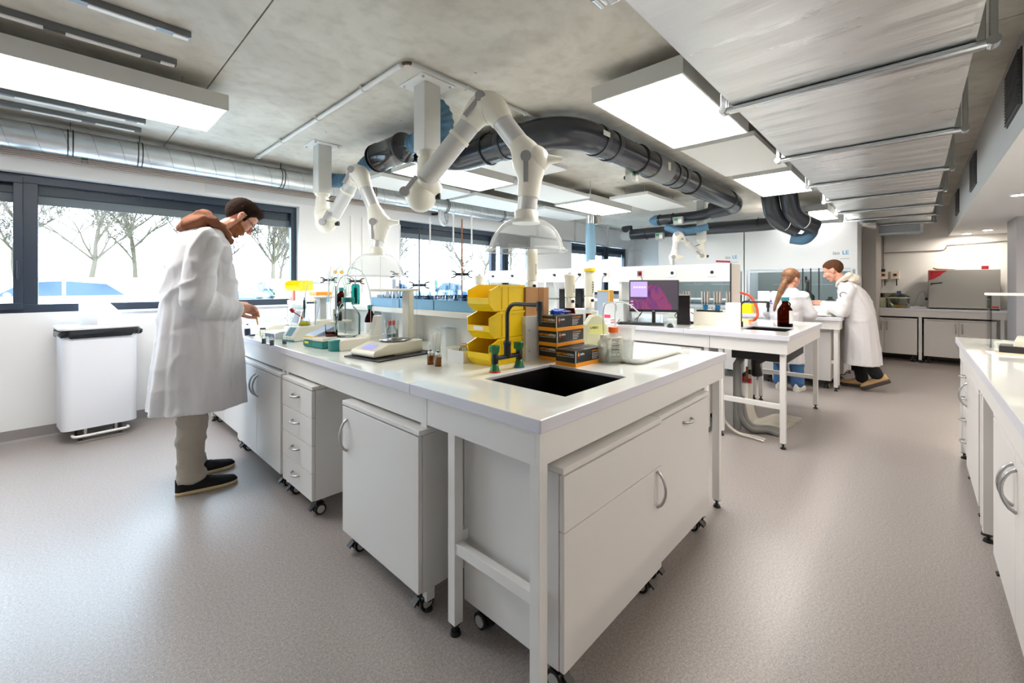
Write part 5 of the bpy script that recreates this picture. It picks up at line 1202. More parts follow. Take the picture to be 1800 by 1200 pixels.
# yellow and orange bins by the window
o = MB().box(-0.10, 0.12, -0.10, 0.10, 0, 0.105).build('white_carton', PAPER, None, 0.004); o.location = (1.79, 4.62, 1.1325); tag(o, 'white carton on the raised shelf under the single yellow bin', 'box')
t = bin_box('single yellow bin at the window end of the raised shelf', (1.66, 4.50, 1.239), math.radians(38)); t['group'] = 'loose storage bins at the window end'; t.scale = (0.95, 1, 0.78)
t2 = thing('tip_box', 'orange-lidded pipette tip box on the raised shelf beside the yellow bin', 'box', (1.78, 4.32, 1.1325), math.radians(10)); MB().box(-0.07, 0.09, -0.06, 0.06, 0, 0.065).build('clear_box', frosted('orange_tint', (250, 200, 170), 0.5), t2, 0.004); MB().box(-0.075, 0.095, -0.065, 0.065, 0.065, 0.095).build('orange_lid', mat('orange_lid', (250, 140, 20), 0.4), t2, 0.004)
t2 = thing('tip_box', 'pink and orange pipette tip rack at the window end of the raised shelf', 'box', (1.70, 4.79, 1.1325)); MB().box(-0.03, 0.09, -0.07, 0.055, 0, 0.10).build('pink_rack', frosted('pink_tint', (236, 150, 140), 0.6), t2, 0.004)
o = MB().box(-0.04, 0.04, -0.03, 0.03, 0, 0.06).build('blue_box', mat('sky_blue_box', (110, 166, 206), 0.4), None, 0.003); o.location = (1.74, 4.12, 1.1325); tag(o, 'small sky-blue box on the raised shelf right of the orange lid', 'box')
for k, (px, py, lb) in enumerate([(464, 604, 'left of the pair of empty clear vials at the bench edge'), (478, 607, 'right of the pair of empty clear vials at the bench edge'), (500, 604, 'third clear vial at the bench edge, nearest the meter')]):
    t = thing('glass_vial', lb, 'vial', gz(px, py), 0, 'clear vials at the bench edge'); MB().shell([(0.001, 0), (0.014, 0), (0.014, 0.055), (0.011, 0.06), (0.011, 0.068)], n=18).build('glass', CLEAR, t); MB().lathe([(0.001, 0.002), (0.012, 0.002), (0.012, 0.035 if k < 2 else 0.02), (0.001, 0.036 if k < 2 else 0.02)], n=16).build('grey_content', mat('grey_sediment', (120, 118, 118), 0.8), t)
t = sample_jar('jar of dark red liquid with a navy cap beside the man', gz(435, 589), 0.075, 0.022, (92, 8, 36)); t.children[2].data = t.children[2].data.copy(); t.children[2].data.materials[0] = mat('navy_cap', (22, 28, 66), 0.4)
o = MB().lathe([(0.001, 0), (0.022, 0), (0.022, 0.008), (0.018, 0.012), (0.001, 0.012)], n=20).build('jar_lid', mat('navy_cap')); o.location = gz(443, 590); tag(o, 'navy blue jar lid lying loose at the bench edge', 'lid')
t = thing('small_jar', 'small clear jar with a black lid under the man\'s hand', 'jar', gz(462, 590)); MB().shell([(0.001, 0), (0.02, 0), (0.02, 0.05)], n=18).build('glass', CLEAR, t); MB().cyl((0, 0, 0.05), (0, 0, 0.064), 0.021, n=18).build('black_lid', mat('navy_cap'), t)
t = thing('flat_instrument', 'low cream instrument with rounded cover at the man\'s hands', 'laboratory instrument', (1.20, 3.95, 0.9), math.radians(-85)); MB().prism([(-0.13, 0), (-0.13, 0.03), (0.02, 0.07), (0.13, 0.07), (0.13, 0)], 'x', -0.11, 0.11).build('body', CREAM, t, 0.01)
t = thing('flat_scale', 'flat silver scale with a dark front strip at the bench edge', 'scale', (1.17, 3.50, 0.9), math.radians(-85)); MB().box(-0.10, 0.10, -0.10, 0.12, 0, 0.045).build('body', LIGHTG, t, 0.006); MB().box(-0.07, 0.07, -0.102, -0.1, 0.012, 0.035).build('dark_display', mat('dark_display'), t); MB().box(-0.085, 0.085, -0.07, 0.10, 0.045, 0.05).build('steel_pan', CHROME, t, 0.002)
t = thing('test_tube_rack', 'clear rack of test tubes beside the man\'s hand', 'rack', (1.36, 3.60 + 0.18, 0.96)); MB().box(-0.08, 0.08, -0.04, 0.04, 0, 0.006).box(-0.08, 0.08, -0.04, 0.04, 0.06, 0.064).build('rack_plates', ACRYL, t); MB().box(-0.07, 0.07, -0.035, 0.035, -0.06, 0).build('rack_foot', ACRYL, t)
for i in range(6): MB().shell([(0.002, 0.006), (0.008, 0.012), (0.008, 0.15)], (-0.06 + 0.024 * i, 0, 0), 12).build('test_tube', CLEAR, t)
# stands, clamps, burettes
CLB = mat('clamp_black_enamel', (24, 26, 32), 0.4)
def stand(lab, px, d, ztop, zclamp, rodm=None, base=True):
    q = gd(px, 500, d); t = thing('laboratory_stand', lab, 'laboratory stand', (q.x, q.y, 0.9), 0, 'lab stands with black clamps')
    MB().box(-0.07, 0.07, -0.05, 0.05, 0, 0.008).build('base_plate', CLB, t, 0.002)
    MB().cyl((0, 0, 0.008), (0, 0, ztop - 0.9), 0.006, n=12).build('rod', rodm or CHROME, t)
    if zclamp:
        z = zclamp - 0.9; c = MB(); U = Vector(_R); 
        c.bar(-U * 0.045 + Vector((0, 0, z)), U * 0.045 + Vector((0, 0, z)), 0.02, 0.022)
        for sg in (-1, 1):
            for up in (-1, 1):
                c.tube([U * (sg * 0.04) + Vector((0, 0, z)), U * (sg * 0.06) + Vector((0, 0, z + up * 0.022)), U * (sg * 0.088) + Vector((0, 0, z + up * 0.027))], [0.007, 0.006, 0.005], 8)
            c.tube([U * (sg * 0.045) + Vector((0, 0, z)), U * (sg * 0.068) + Vector((0, 0, z))], 0.006, 8)
        c.build('clamp', CLB, t)
        MB().cyl(Vector((0, 0, z)) - _F * 0.011, Vector((0, 0, z)) - _F * 0.016, 0.009, n=14).build('clamp_screw', CHROME, t)
    return t
stand('thin steel stand with a double black clamp, left of the two before the window', 703, 3.95, 1.3 + 105 / 750 * 3.95, 1.3 + 18 / 750 * 3.95)
stand('dark steel stand with a double black clamp just right of the balance', 737, 3.65, 1.3 + 102 / 750 * 3.65, 1.3 - 1 / 750 * 3.65, mat('dark_rod', (60, 62, 70), 0.4, 0.7))
stand('stand with a wooden-brown rod and double black clamp behind the yellow bins', 812, 3.45, 1.3 + 115 / 750 * 3.45, 1.3 + 18 / 750 * 3.45, mat('brown_rod', (150, 96, 60), 0.6))
stand('steel stand with a black clamp left of the titrator hoses', 578, 4.55, 1.44, 1.3 + 8 / 750 * 4.55)
stand('steel stand with a black clamp behind the titrator hoses', 625, 4.3, 1.48, 1.3 + 6 / 750 * 4.3)
q = gz(590, 596); o = MB().cyl((0, 0, 0), (0, 0, 0.39), 0.007, n=14).cyl((0, 0, 0), (0, 0, 0.012), 0.045, n=20).build('steel_rod_stand', CHROME); o.location = q; tag(o, 'bare steel rod standing among the titrator hoses', 'laboratory stand')
for k, (px, d, top, lb) in enumerate([(756, 3.7, 382, 'thin glass burette with a white top, left of the three'), (797, 3.55, 375, 'thin glass burette with a funnel top, middle of the three'), (829, 3.45, 378, 'thin glass burette with a funnel top, right of the three')]):
    q = gd(px, 500, d); zt = 1.3 + (500 - top) / 750.0 * d
    t = thing('burette', lb, 'burette', (q.x, q.y, 0.9), 0, 'glass burettes before the middle window')
    wg = mat('white_burette', (236, 240, 244), 0.25)
    MB().cyl((0, 0, 0.0), (0, 0, 0.012), 0.03, n=16).build('foot', CLB, t)
    MB().cyl((0, 0, 0.012), (0, 0, zt - 0.9 - 0.25), 0.003, n=8).build('lower_tube', wg, t)
    MB().lathe([(0.004, zt - 0.9 - 0.26), (0.0065, zt - 0.9 - 0.24), (0.0065, zt - 0.9 - 0.03), (0.013 if k else 0.006, zt - 0.9 - 0.005), (0.014 if k else 0.006, zt - 0.9)], n=14).build('white_tube', wg, t)
# hoses of the titrators
TUB = mat('mint_tubing', (190, 226, 214), 0.3); 
def tubing(lab, pts, r=0.0028, m=None):
    o = MB().tube(curve(pts, 9), r, 7).build('thin_tubing', m or TUB); tag(o, lab, 'tubing', 'thin tubes looping over the titrators'); return o
def at(px, py, d): return gd(px, py, d)
tubing('pale mint tube arching from the clear teal-capped bottle to the left flask', [at(611, 520, 2.95), at(604, 478, 3.0), at(598, 468, 3.05), at(588, 480, 3.1), at(578, 505, 3.1), at(575, 560, 3.0)])
tubing('pale mint tube arching right to the labelled brown bottle', [at(613, 520, 2.95), at(612, 476, 3.0), at(622, 471, 3.0), at(638, 480, 3.0), at(648, 505, 3.0), at(651, 525, 3.0)])
tubing('pale mint tube looping low to the yellow flask', [at(610, 520, 2.95), at(600, 492, 3.0), at(575, 498, 3.1), at(545, 498, 3.2), at(537, 515, 3.25), at(536, 545, 3.25)])
tubing('pale mint tube bending steeply down to the electrode holder', [at(596, 480, 3.0), at(588, 500, 3.0), at(581, 530, 2.95), at(583, 560, 2.9), at(590, 575, 2.9)])
tubing('dark thin cable arching over the titrator bottles', [at(592, 545, 3.1), at(594, 500, 3.1), at(606, 484, 3.1), at(622, 492, 3.1), at(628, 520, 3.1)], 0.002, mat('dark_teal'))
tubing('grey electrode cable curving down from the yellow flask', [at(527, 520, 3.35), at(535, 545, 3.3), at(540, 565, 3.25), at(550, 575, 3.2), at(556, 560, 3.15), at(562, 530, 3.1)], 0.0022, LIGHTG)
tubing('pale tube loop in front of the large clear bottle', [at(588, 555, 2.8), at(590, 585, 2.75), at(597, 540, 2.75), at(606, 530, 2.8)], 0.0022)
t = thing('green_probe', 'slim dark green electrode dipping into the yellow flask', 'electrode', (1.235, 3.27, 1.165)); MB().cyl((0, 0, -0.045), (0, 0, 0.02), 0.008, n=12).cyl((0, 0, 0.02), (0, 0, 0.04), 0.003, n=8).cyl((0, 0, -0.11), (0, 0, -0.045), 0.004, n=8).build('probe_body', mat('dark_teal'), t)
t = thing('green_probe', 'green electrode held level beside the yellow flask', 'electrode', gd(545, 532, 3.25)); U = Vector(_R); MB().cyl(-U * 0.025, U * 0.03, 0.007, n=12).cyl(U * 0.03, U * 0.05, 0.003, n=8).build('probe_body', mat('dark_teal'), t); MB().cyl(U * 0.04 + Vector((0, 0, 0.02)), U * 0.04 + Vector((0, 0, 0.9 - t.location.z)), 0.004, n=8).cyl(U * 0.04 + Vector((0, 0, 0.9 - t.location.z)), U * 0.04 + Vector((0, 0, 0.908 - t.location.z)), 0.03, n=16).build('support_rod', CHROME, t)
o = MB().lathe([(0.001, 0), (0.018, 0), (0.022, 0.02), (0.02, 0.035), (0.001, 0.045)], n=18).build('metal_spoon_bowl', CHROME); o.location = gz(720, 600) + Vector((0, 0, 0.0)); tag(o, 'shiny rounded metal piece behind the balance pillar', 'metal ware')
# glassware behind balance
rnd = random.Random(7)
for k, (px, py, r, h, lb) in enumerate([(670, 590, 0.03, 0.12, 'tall clear glass just right of the labelled bottle'), (728, 596, 0.035, 0.1, 'clear beaker behind the right side of the balance'), (742, 590, 0.03, 0.09, 'clear beaker in front of the pipette cup')]):
    o = MB().shell([(0.001, 0), (r, 0), (r, h), (r * 1.06, h + 0.003)], n=22).build('glass_beaker', CLEAR); o.location = gz(px, py); tag(o, lb, 'beaker', 'loose glass beakers on the front island')
o = MB().cyl((0, 0, 0), (0.03, 0.0, 0.004), 0.004, n=8).sph((0, 0, 0.006), 0.007, 10, 8).build('metal_screw', mat('brass', (150, 120, 80), 0.3, 0.8)); o.location = gz(1094, 639); tag(o, 'small brass screw fitting lying right of the jug', 'screw')

# ---------------------------------------------------------------- second island
BT = mat('blue_tray', (120, 172, 206), 0.35)
for k in range(3):
    y0 = 1.88 + k * 0.41; z0 = 1.1325; t = thing('blue_tray', ['blue tray of glassware on the raised shelf, nearest the yellow bins', 'blue tray of glassware on the raised shelf, middle one', 'blue tray of glassware on the raised shelf, farthest from the bins'][k], 'tray', (1.675, y0, z0), 0, 'blue trays on the raised shelf')
    m = MB(); W, D, H = 0.28, 0.40, 0.068
    m.box(0, 0.005, 0, D, 0, H); m.box(W - 0.005, W, 0, D, 0, H); m.box(0.005, W - 0.005, 0, 0.005, 0, H); m.box(0.005, W - 0.005, D - 0.005, D, 0, H); m.box(0.005, W - 0.005, 0.005, D - 0.005, 0, 0.005)
    m.build('tray_box', BT, t, 0.002); MB().box(-0.004, 0.001, 0.0, D, H - 0.006, H).build('rim', BT, t)
    for i in range(12):
        x = 0.05 + 0.085 * (i % 3) + rnd.uniform(-0.008, 0.008); y = 0.05 + 0.095 * (i // 3) + rnd.uniform(-0.012, 0.012)
        nm = ['glass_bottle', 'measuring_cylinder', 'conical_flask', 'glass_beaker'][(i + k) % 4]; H2 = rnd.uniform(0.10, 0.17)
        r = rnd.uniform(0.018, 0.028)
        if nm == 'measuring_cylinder': pr = [(0.001, 0), (0.026, 0), (0.026, 0.006), (0.012, 0.012), (0.012, H2 + 0.03), (0.016, H2 + 0.034)]
        elif nm == 'conical_flask': pr = [(0.001, 0), (0.034, 0), (0.012, H2 * 0.7), (0.011, H2), (0.014, H2)]
        elif nm == 'glass_bottle': pr = [(0.001, 0), (r, 0), (r, H2 * 0.65), (r * 0.4, H2 * 0.8), (r * 0.4, H2)]
        else: pr = [(0.001, 0), (r, 0), (r, H2 * 0.8), (r * 1.08, H2 * 0.82)]
        o = MB().shell(pr, n=16).build(nm, glass('pale_glass', (206, 216, 226), 1.4)); o.location = (1.675 + x, y0 + y, z0 + 0.006)
        tag(o, '%s in the %s blue tray, %s row, %s' % (['clear glass bottle', 'slim measuring cylinder', 'pointed conical flask', 'plain glass beaker'][(i + k) % 4], ['nearest', 'middle', 'farthest'][k], ['first', 'second', 'third', 'last'][i // 3], ['aisle side', 'centre', 'far side'][i % 3]), 'glassware', 'glassware in the blue trays')
# monitor
mq = gz(1150, 571); t = thing('computer_monitor', 'wide black monitor showing a purple wave wallpaper on the second island', 'monitor', (4.10, 1.91, 0.9), math.radians(-66)); t.scale = (0.86, 1, 1)
MB().box(-0.275, 0.275, -0.012, 0.012, 0.125, 0.445).box(-0.275, 0.275, 0.012, 0.03, 0.18, 0.38).build('housing', BLACK, t, 0.004)
def screen_mat():
    m = bpy.data.materials.new('wallpaper_screen'); m.use_nodes = True; nt = m.node_tree; b = nt.nodes['Principled BSDF']
    tc = nt.nodes.new('ShaderNodeTexCoord'); mp = nt.nodes.new('ShaderNodeMapping'); mp.inputs['Scale'].default_value = (6, 1, 6); mp.inputs['Rotation'].default_value = (0, 0.6, 0)
    n = nt.nodes.new('ShaderNodeTexNoise'); n.inputs['Scale'].default_value = 0.9; n.inputs['Distortion'].default_value = 2.5; n.inputs['Detail'].default_value = 1
    cr = nt.nodes.new('ShaderNodeValToRGB'); e = cr.color_ramp.elements
    e[0].position = 0; e[0].color = lin((40, 24, 60)); e[1].position = 1; e[1].color = lin((240, 160, 190))
    for p, c in ((0.3, (120, 60, 170)), (0.55, (216, 90, 150)), (0.75, (90, 70, 200))):
        q = e.new(p); q.color = lin(c)
    nt.links.new(tc.outputs['Object'], mp.inputs[0]); nt.links.new(mp.outputs[0], n.inputs['Vector']); nt.links.new(n.outputs['Fac'], cr.inputs[0])
    nt.links.new(cr.outputs[0], b.inputs['Emission Color']); b.inputs['Emission Strength'].default_value = 0.24; b.inputs['Base Color'].default_value = (0.01, 0.01, 0.01, 1); b.inputs['Roughness'].default_value = 0.2
    return m
MB().box(-0.265, 0.265, -0.0135, -0.0121, 0.15, 0.437).build('screen', lamp('dark_screen', (62, 54, 66), 0.15), t)
wv = [(-0.265, 0.15), (0.20, 0.15), (0.19, 0.20), (0.14, 0.27), (0.10, 0.34), (0.04, 0.39), (-0.02, 0.40), (-0.08, 0.385), (-0.05, 0.33), (-0.10, 0.27), (-0.16, 0.245), (-0.265, 0.26)]
MB().prism(wv, 'y', -0.0142, -0.0135).build('wallpaper_wave', screen_mat(), t)
MB().box(-0.262, -0.07, -0.0150, -0.0142, 0.275, 0.43).build('open_window', lamp('lilac_window', (160, 140, 196), 0.30), t)
m = MB()
for k in range(3):
    for j in range(2): m.box(-0.258 + j * 0.016, -0.250 + j * 0.016, -0.0150, -0.0142, 0.165 + k * 0.03, 0.174 + k * 0.03)
for k in range(5): m.box(-0.225 + k * 0.03, -0.21 + k * 0.03, -0.0156, -0.0150, 0.365, 0.38)
m.build('icons', lamp('icon_white', (226, 226, 236), 0.6), t)
MB().box(-0.02, 0.02, 0.0, 0.02, 0.01, 0.15).box(-0.10, 0.10, -0.06, 0.09, 0, 0.010).build('stand', BLACK, t, 0.003)
text('lettering', 'DELL', 0.012, LIGHTG, t, (-0.015, -0.0125, 0.131), (RX, 0, 0), 0.0003)
t = thing('keyboard', 'black keyboard in front of the monitor', 'keyboard', (3.985, 1.99, 0.9), math.radians(-68)); MB().box(-0.22, 0.22, -0.07, 0.07, 0.002, 0.016).build('case', BLACK, t, 0.004)
k_ = MB()
for r in range(5):
    for c in range(17): k_.box(-0.212 + c * 0.025, -0.191 + c * 0.025, -0.06 + r * 0.024, -0.041 + r * 0.024, 0.016, 0.021)
ko = k_.build('keys', mat('key_grey', (44, 44, 48), 0.5), t)
t = thing('computer_mouse', 'black computer mouse right of the keyboard', 'mouse', gz(1178, 575), math.radians(-60)); MB().sph((0, 0, 0.008), 0.05, 18, 12, (0.6, 1.0, 0.55)).build('shell', BLACK, t)
t = thing('computer_tower', 'small black computer box standing behind the monitor', 'computer', (4.37, 1.72, 0.9), math.radians(-68)); MB().box(-0.06, 0.06, -0.15, 0.14, 0, 0.30).build('case', mat('gloss_black', (14, 10, 12), 0.12), t, 0.006)
for a, b in [((1195, 540), (1222, 568)), ((1195, 555), (1215, 572)), ((1130, 545), (1120, 575)), ((1100, 520), (1085, 560))]:
    p0 = gz(a[0], 565, 0.905); p1 = gz(b[0], 568, 0.905)
    cord('tangled black computer cable %s the monitor' % ('right of' if a[0] > 1150 and a[1] < 550 else 'low beside' if a[0] > 1150 else 'left of' if a[0] < 1110 else 'under'), [p0 + Vector((0.05, 0, 0.14)), p0 + Vector((0, 0.05, 0.05)), p1 + Vector((0.05, 0.03, 0)), p1, p1 + Vector((0.04, -0.03, 0)), p1 + Vector((0.08, 0.02, 0))], 0.004)
for k in range(3):
    q = gz(1208 + k * 9, 566 + k, 0.905)
    cord('loop of black cable lying right of the small computer, %s' % ['nearest to it', 'the middle loop', 'farthest from it'][k], [q + Vector((0.10, 0.10, 0.18 - 0.04 * k)), q + Vector((0.05, 0.05, 0.08)), q + Vector((0.0, 0.02, 0.004)), q + Vector((-0.04, -0.02, 0)), q + Vector((-0.02, -0.09, 0.002)), q + Vector((0.04, -0.07, 0)), q + Vector((0.05, 0.0, 0.004))], 0.0045, None, 'loops of black cable')
# things beside the monitor
t = thing('coffee_machine', 'glossy black appliance behind the ivory dispensers', 'appliance', (4.25, 2.98, 0.9), math.radians(-75)); MB().box(-0.16, 0.13, -0.10, 0.14, 0, 0.36).build('housing', mat('gloss_black'), t, 0.012); MB().cyl((0.03, -0.10, 0.13), (0.03, -0.16, 0.13), 0.035, n=18).build('steel_head', CHROME, t)
t = thing('grey_instrument', 'grey box instrument with a red display behind the bent tubes', 'laboratory instrument', (4.15, 2.36, 0.9), math.radians(-85)); MB().box(-0.12, 0.12, -0.08, 0.14, 0, 0.20).build('housing', LIGHTG, t, 0.006); MB().box(-0.10, -0.03, -0.082, -0.08, 0.04, 0.075).build('red_display', lamp('red_display', (220, 40, 70), 0.6), t)
t = thing('red_cube_frame', 'small white timer with a red outline near the keyboard', 'timer', (3.955, 2.30, 0.9)); MB().box(-0.05, 0.05, -0.015, 0.015, 0, 0.045).build('case', PAPER, t, 0.003); MB().box(-0.051, 0.051, -0.017, -0.015, 0.03, 0.036).box(-0.051, 0.051, -0.017, -0.015, 0.004, 0.010).box(0.045, 0.051, -0.017, -0.015, 0.004, 0.036).build('red_outline', REDP, t)
t = thing('white_carton', 'small white carton behind the glove boxes', 'box', gd(1018, 560, 3.2), math.radians(-50)); t.location.z = 0.9; MB().box(-0.06, 0.06, -0.06, 0.06, 0, 0.22).build('carton', PAPER, t, 0.002)
t = thing('orange_grey_box', 'grey and orange box instrument behind the black inline switch', 'laboratory instrument', (4.38, 2.62, 0.9), math.radians(-80)); MB().box(-0.09, 0.05, -0.06, 0.06, 0, 0.32).build('housing', mat('blue_grey', (150, 164, 180), 0.4), t, 0.005); MB().box(0.05, 0.066, -0.065, 0.065, 0, 0.33).box(-0.09, 0.066, -0.065, 0.065, 0.32, 0.335).build('orange_edge', mat('amber_orange', (236, 170, 60), 0.4), t)
# items right of monitor
t = thing('beige_instrument', 'low beige box instrument behind the small black computer', 'laboratory instrument', (4.42, 1.36 + 0.07, 0.9), math.radians(-90)); MB().box(-0.20, 0.17, -0.02, 0.10, 0, 0.13).build('housing', CREAM2, t, 0.004); MB().box(-0.17, 0.05, -0.018, 0.08, 0.13, 0.145).build('black_lid', BLACK, t, 0.002)
t = thing('paper_roll', 'white paper roll standing upright at the sink of the second island', 'paper roll', gz(1293, 578) + Vector((0.0, 0.02, 0))); MB().shell([(0.02, 0.0), (0.062, 0.0), (0.062, 0.235), (0.02, 0.235), (0.02, 0.0)], n=36).build('roll', PAPER, t)
t = thing('bottle_holder', 'black holder with a clear conical flask left of the paper roll', 'holder', gz(1252, 570)); MB().lathe([(0.001, 0), (0.055, 0), (0.062, 0.05), (0.058, 0.05), (0.05, 0.008), (0.001, 0.008)], n=24).build('black_dish', BLACK, t); MB().box(-0.01, 0.01, 0.05, 0.062, 0.0, 0.12).build('back_plate', BLACK, t)
erlen('clear conical flask standing in the black holder', gz(1252, 569) + Vector((0, 0, 0.009)), 0.045, 0.16, None, group='flasks on the second island')
o = MB().box(-0.05, 0.05, -0.05, 0.05, 0, 0.055).build('white_carton', PAPER, None, 0.003); o.location = gz(1272, 572); tag(o, 'small square white carton just left of the paper roll', 'box')
q = gz(1300, 560); t = thing('laboratory_tap', 'thin black swan-neck tap behind the paper roll', 'tap', (4.44, 1.20, 0.9)); MB().tube([(0, 0, 0), (0, 0, 0.20)] + arc((0, -0.04, 0.20), 0.04, 0, math.pi / 2, 6, (0, 1, 0), (0, 0, 1)) + [(0, -0.22, 0.24), (0, -0.225, 0.235), (0, -0.225, 0.15)], 0.009, 10).build('spout', BLACK, t); MB().cyl((0, 0, 0), (0, 0, 0.05), 0.018, n=14).build('base', BLACK, t); MB().cyl((0, -0.225, 0.245), (0, -0.225, 0.19), 0.014, n=12).build('nozzle', BLACK, t)
o = MB().tube(curve([gd(1302, 514, 4.35), gd(1318, 520, 4.25), gd(1328, 535, 4.2), gd(1332, 552, 4.15), gd(1326, 562, 4.15), (gz(1318, 566).x, gz(1318, 566).y, 0.915)], 8), 0.012, 12).build('orange_hose', mat('orange_rubber', (226, 84, 44), 0.5)); tag(o, 'thick orange-red hose looping from the thin black tap', 'hose')
lab_bottle('laboratory_bottle', 'large brown bottle with a turquoise cap at the corner of the second island', gz(1380, 574), 0.064, 0.25, AMBER, mat('turquoise_cap', (60, 146, 160), 0.4), mat('amber_liquid', (64, 30, 8), 0.2), 0.25, 0.03)
q = gz(1380, 574); o = MB().add([], []).tube(arc((q.x, q.y, 0.9) , 0.0001, 0, 1, 1, (1, 0, 0), (0, 1, 0)), 0.0001, 3).build('tmp', PAPER); bpy.data.objects.remove(o)
lbm = MB(); rows = []
for z in (0.035, 0.155): rows.append([(0.0655 * math.cos(a), 0.0655 * math.sin(a), z) for a in [math.radians(-150 + 70 * i / 10 + 10) for i in range(11)]])
lbm.grid(rows); bt = [o for o in bpy.data.objects if o.get('label', '').startswith('large brown bottle with a turquoise')][0]; lbm.build('paper_label', PAPER, bt)
MB().tube(arc((0.028 * _R.x, 0.028 * _R.y, 0.21), 0.02, -math.pi / 2, math.pi / 2, 8, _R, (0, 0, 1)), 0.006, 8).build('ear_handle', AMBER, bt)
# pipes and hoses beneath the second island
t = thing('drain_pipes', 'grey drain pipes and valves under the end of the second island', 'pipe', (4.32, 1.16, 0))
GP = mat('grey_pipe', (122, 122, 120), 0.5)
MB().tube([(-0.22, -0.02, 0.03), (-0.22, -0.02, 0.60), (-0.10, -0.02, 0.64)], 0.032, 18).build('grey_riser', GP, t)
MB().tube([(0.06, -0.12, 0.66), (0.06, -0.12, 0.62), (0.05, -0.10, 0.58), (0.07, -0.11, 0.47)], [0.06, 0.06, 0.036, 0.045], 18).build('black_trap', BLACK, t)
for k in range(4): MB().cyl((-0.02 + k * 0.035, -0.02, 0.36), (-0.02 + k * 0.035, -0.02, 0.46), 0.012, n=12).build('red_label_valve', REDP, t); MB().cyl((-0.02 + k * 0.035, -0.02, 0.46), (-0.02 + k * 0.035, -0.02, 0.49), 0.012, n=10).build('black_valve_cap', BLACK, t)
MB().cyl((-0.10, -0.04, 0.28), (-0.10, -0.04, 0.42), 0.035, n=18).build('white_filter', PAPER, t, 0.003)
MB().cyl((-0.06, -0.06, 0.42), (-0.06, -0.06, 0.56), 0.012, n=10).cyl((-0.04, -0.06, 0.5), (0.02, -0.06, 0.5), 0.014, n=10).build('brass_valve', mat('brass'), t)
for z in (0.44, 0.52): MB().cyl((-0.09, -0.08, z), (-0.09, -0.10, z), 0.022, n=14).build('valve_wheel', REDP if z < 0.5 else BLACK, t)
for k in range(8):
    x = 4.27 + k * 0.03; ex = 4.44 + k * 0.06; ey = 0.83 - k * 0.006
    pts = [(x, 1.13, 0.38), (x, 1.12, 0.22), (x + 0.02, 1.10, 0.08), (x + 0.08, 1.10 - 0.004 * k, 0.016 + 0.004 * (k % 2)), (ex - 0.10 + 0.01 * k, 1.04 - 0.005 * k, 0.016), (ex + 0.01, 0.95 - 0.006 * k, 0.018), (ex, ey, 0.012)]
    o = MB().tube(curve(pts, 8), 0.0125, 10).build('white_hose', mat('ivory_hose', (216, 212, 202), 0.45)); tag(o, 'thick ivory hose under the second island, %s of the bundle' % ['first', 'second', 'third', 'fourth', 'fifth', 'sixth', 'seventh', 'outermost'][k], 'hose', 'bundle of ivory hoses under the second island')
for k in range(2):
    pts = [(4.09 + k * 0.07, 1.12, 0.30), (4.10 + k * 0.07, 1.11, 0.14), (4.14 + k * 0.08, 1.04, 0.04), (4.22 + k * 0.07, 0.93, 0.035), (4.22 + k * 0.07, 0.84, 0.018)]
    o = MB().tube(curve(pts, 8), 0.026, 14).build('grey_hose', GP); tag(o, ['thick grey corrugated hose on the floor, left of its pair', 'thick grey corrugated hose on the floor, right of its pair'][k], 'hose', 'grey hoses under the second island')
    pts = [(4.0 + k * 0.02, 1.25, 0.35), (4.0 + k * 0.02, 1.22, 0.12), (4.02 + k * 0.02, 1.12, 0.02), (3.99 + k * 0.05, 0.98, 0.015), (3.97 + k * 0.05, 0.90, 0.013)]
    o = MB().tube(curve(pts, 8), 0.009, 8).build('white_hose', mat('ivory_hose')); tag(o, ['thin ivory hose bending out by the table leg, outer one', 'thin ivory hose bending out by the table leg, inner one'][k], 'hose', 'thin ivory hoses by the table leg')

# ---------------------------------------------------------------- third bench
t = thing('yellow_box', 'bright yellow box on the third bench beside the orange hose', 'box', (6.62, 1.75, 0.9)); MB().box(-0.09, 0.09, -0.11, 0.09, 0, 0.13).build('box', YELLOW, t, 0.006)
t = thing('paper_roll', 'white paper roll standing on the third bench left of the woman', 'paper roll', (6.60, 1.50, 0.9)); MB().shell([(0.02, 0), (0.07, 0), (0.07, 0.31), (0.02, 0.31)], n=26).build('roll', PAPER, t)
for k in range(5):
    y = 1.50 + k * 0.135
    t = thing('condenser_unit', ['steel and blue condenser unit nearest the spine end', 'second steel and blue condenser unit from the spine end', 'third steel and blue condenser unit from the spine end', 'fourth steel and blue condenser unit from the spine end', 'fifth steel and blue condenser unit, beside the monitor'][k], 'laboratory instrument', (5.15, y + (0.08 if k > 2 else 0), 0.9), 0, 'row of steel and blue condensers')
    MB().box(-0.08, 0.08, -0.055, 0.055, 0, 0.11).build('white_base', PAPER, t, 0.004)
    MB().cyl((0, 0, 0.11), (0, 0, 0.17), 0.028, n=18).build('blue_collar', mat('cyan_blue', (30, 130, 186), 0.4), t)
    m = MB()
    for j in range(3): m.cyl(((j - 1) * 0.012, (j - 1) * 0.032, 0.165), ((j - 1) * 0.012, (j - 1) * 0.036, 0.32), 0.016, n=14)
    m.build('steel_cylinders', mat('warm_steel', (196, 182, 170), 0.3, 0.9), t)
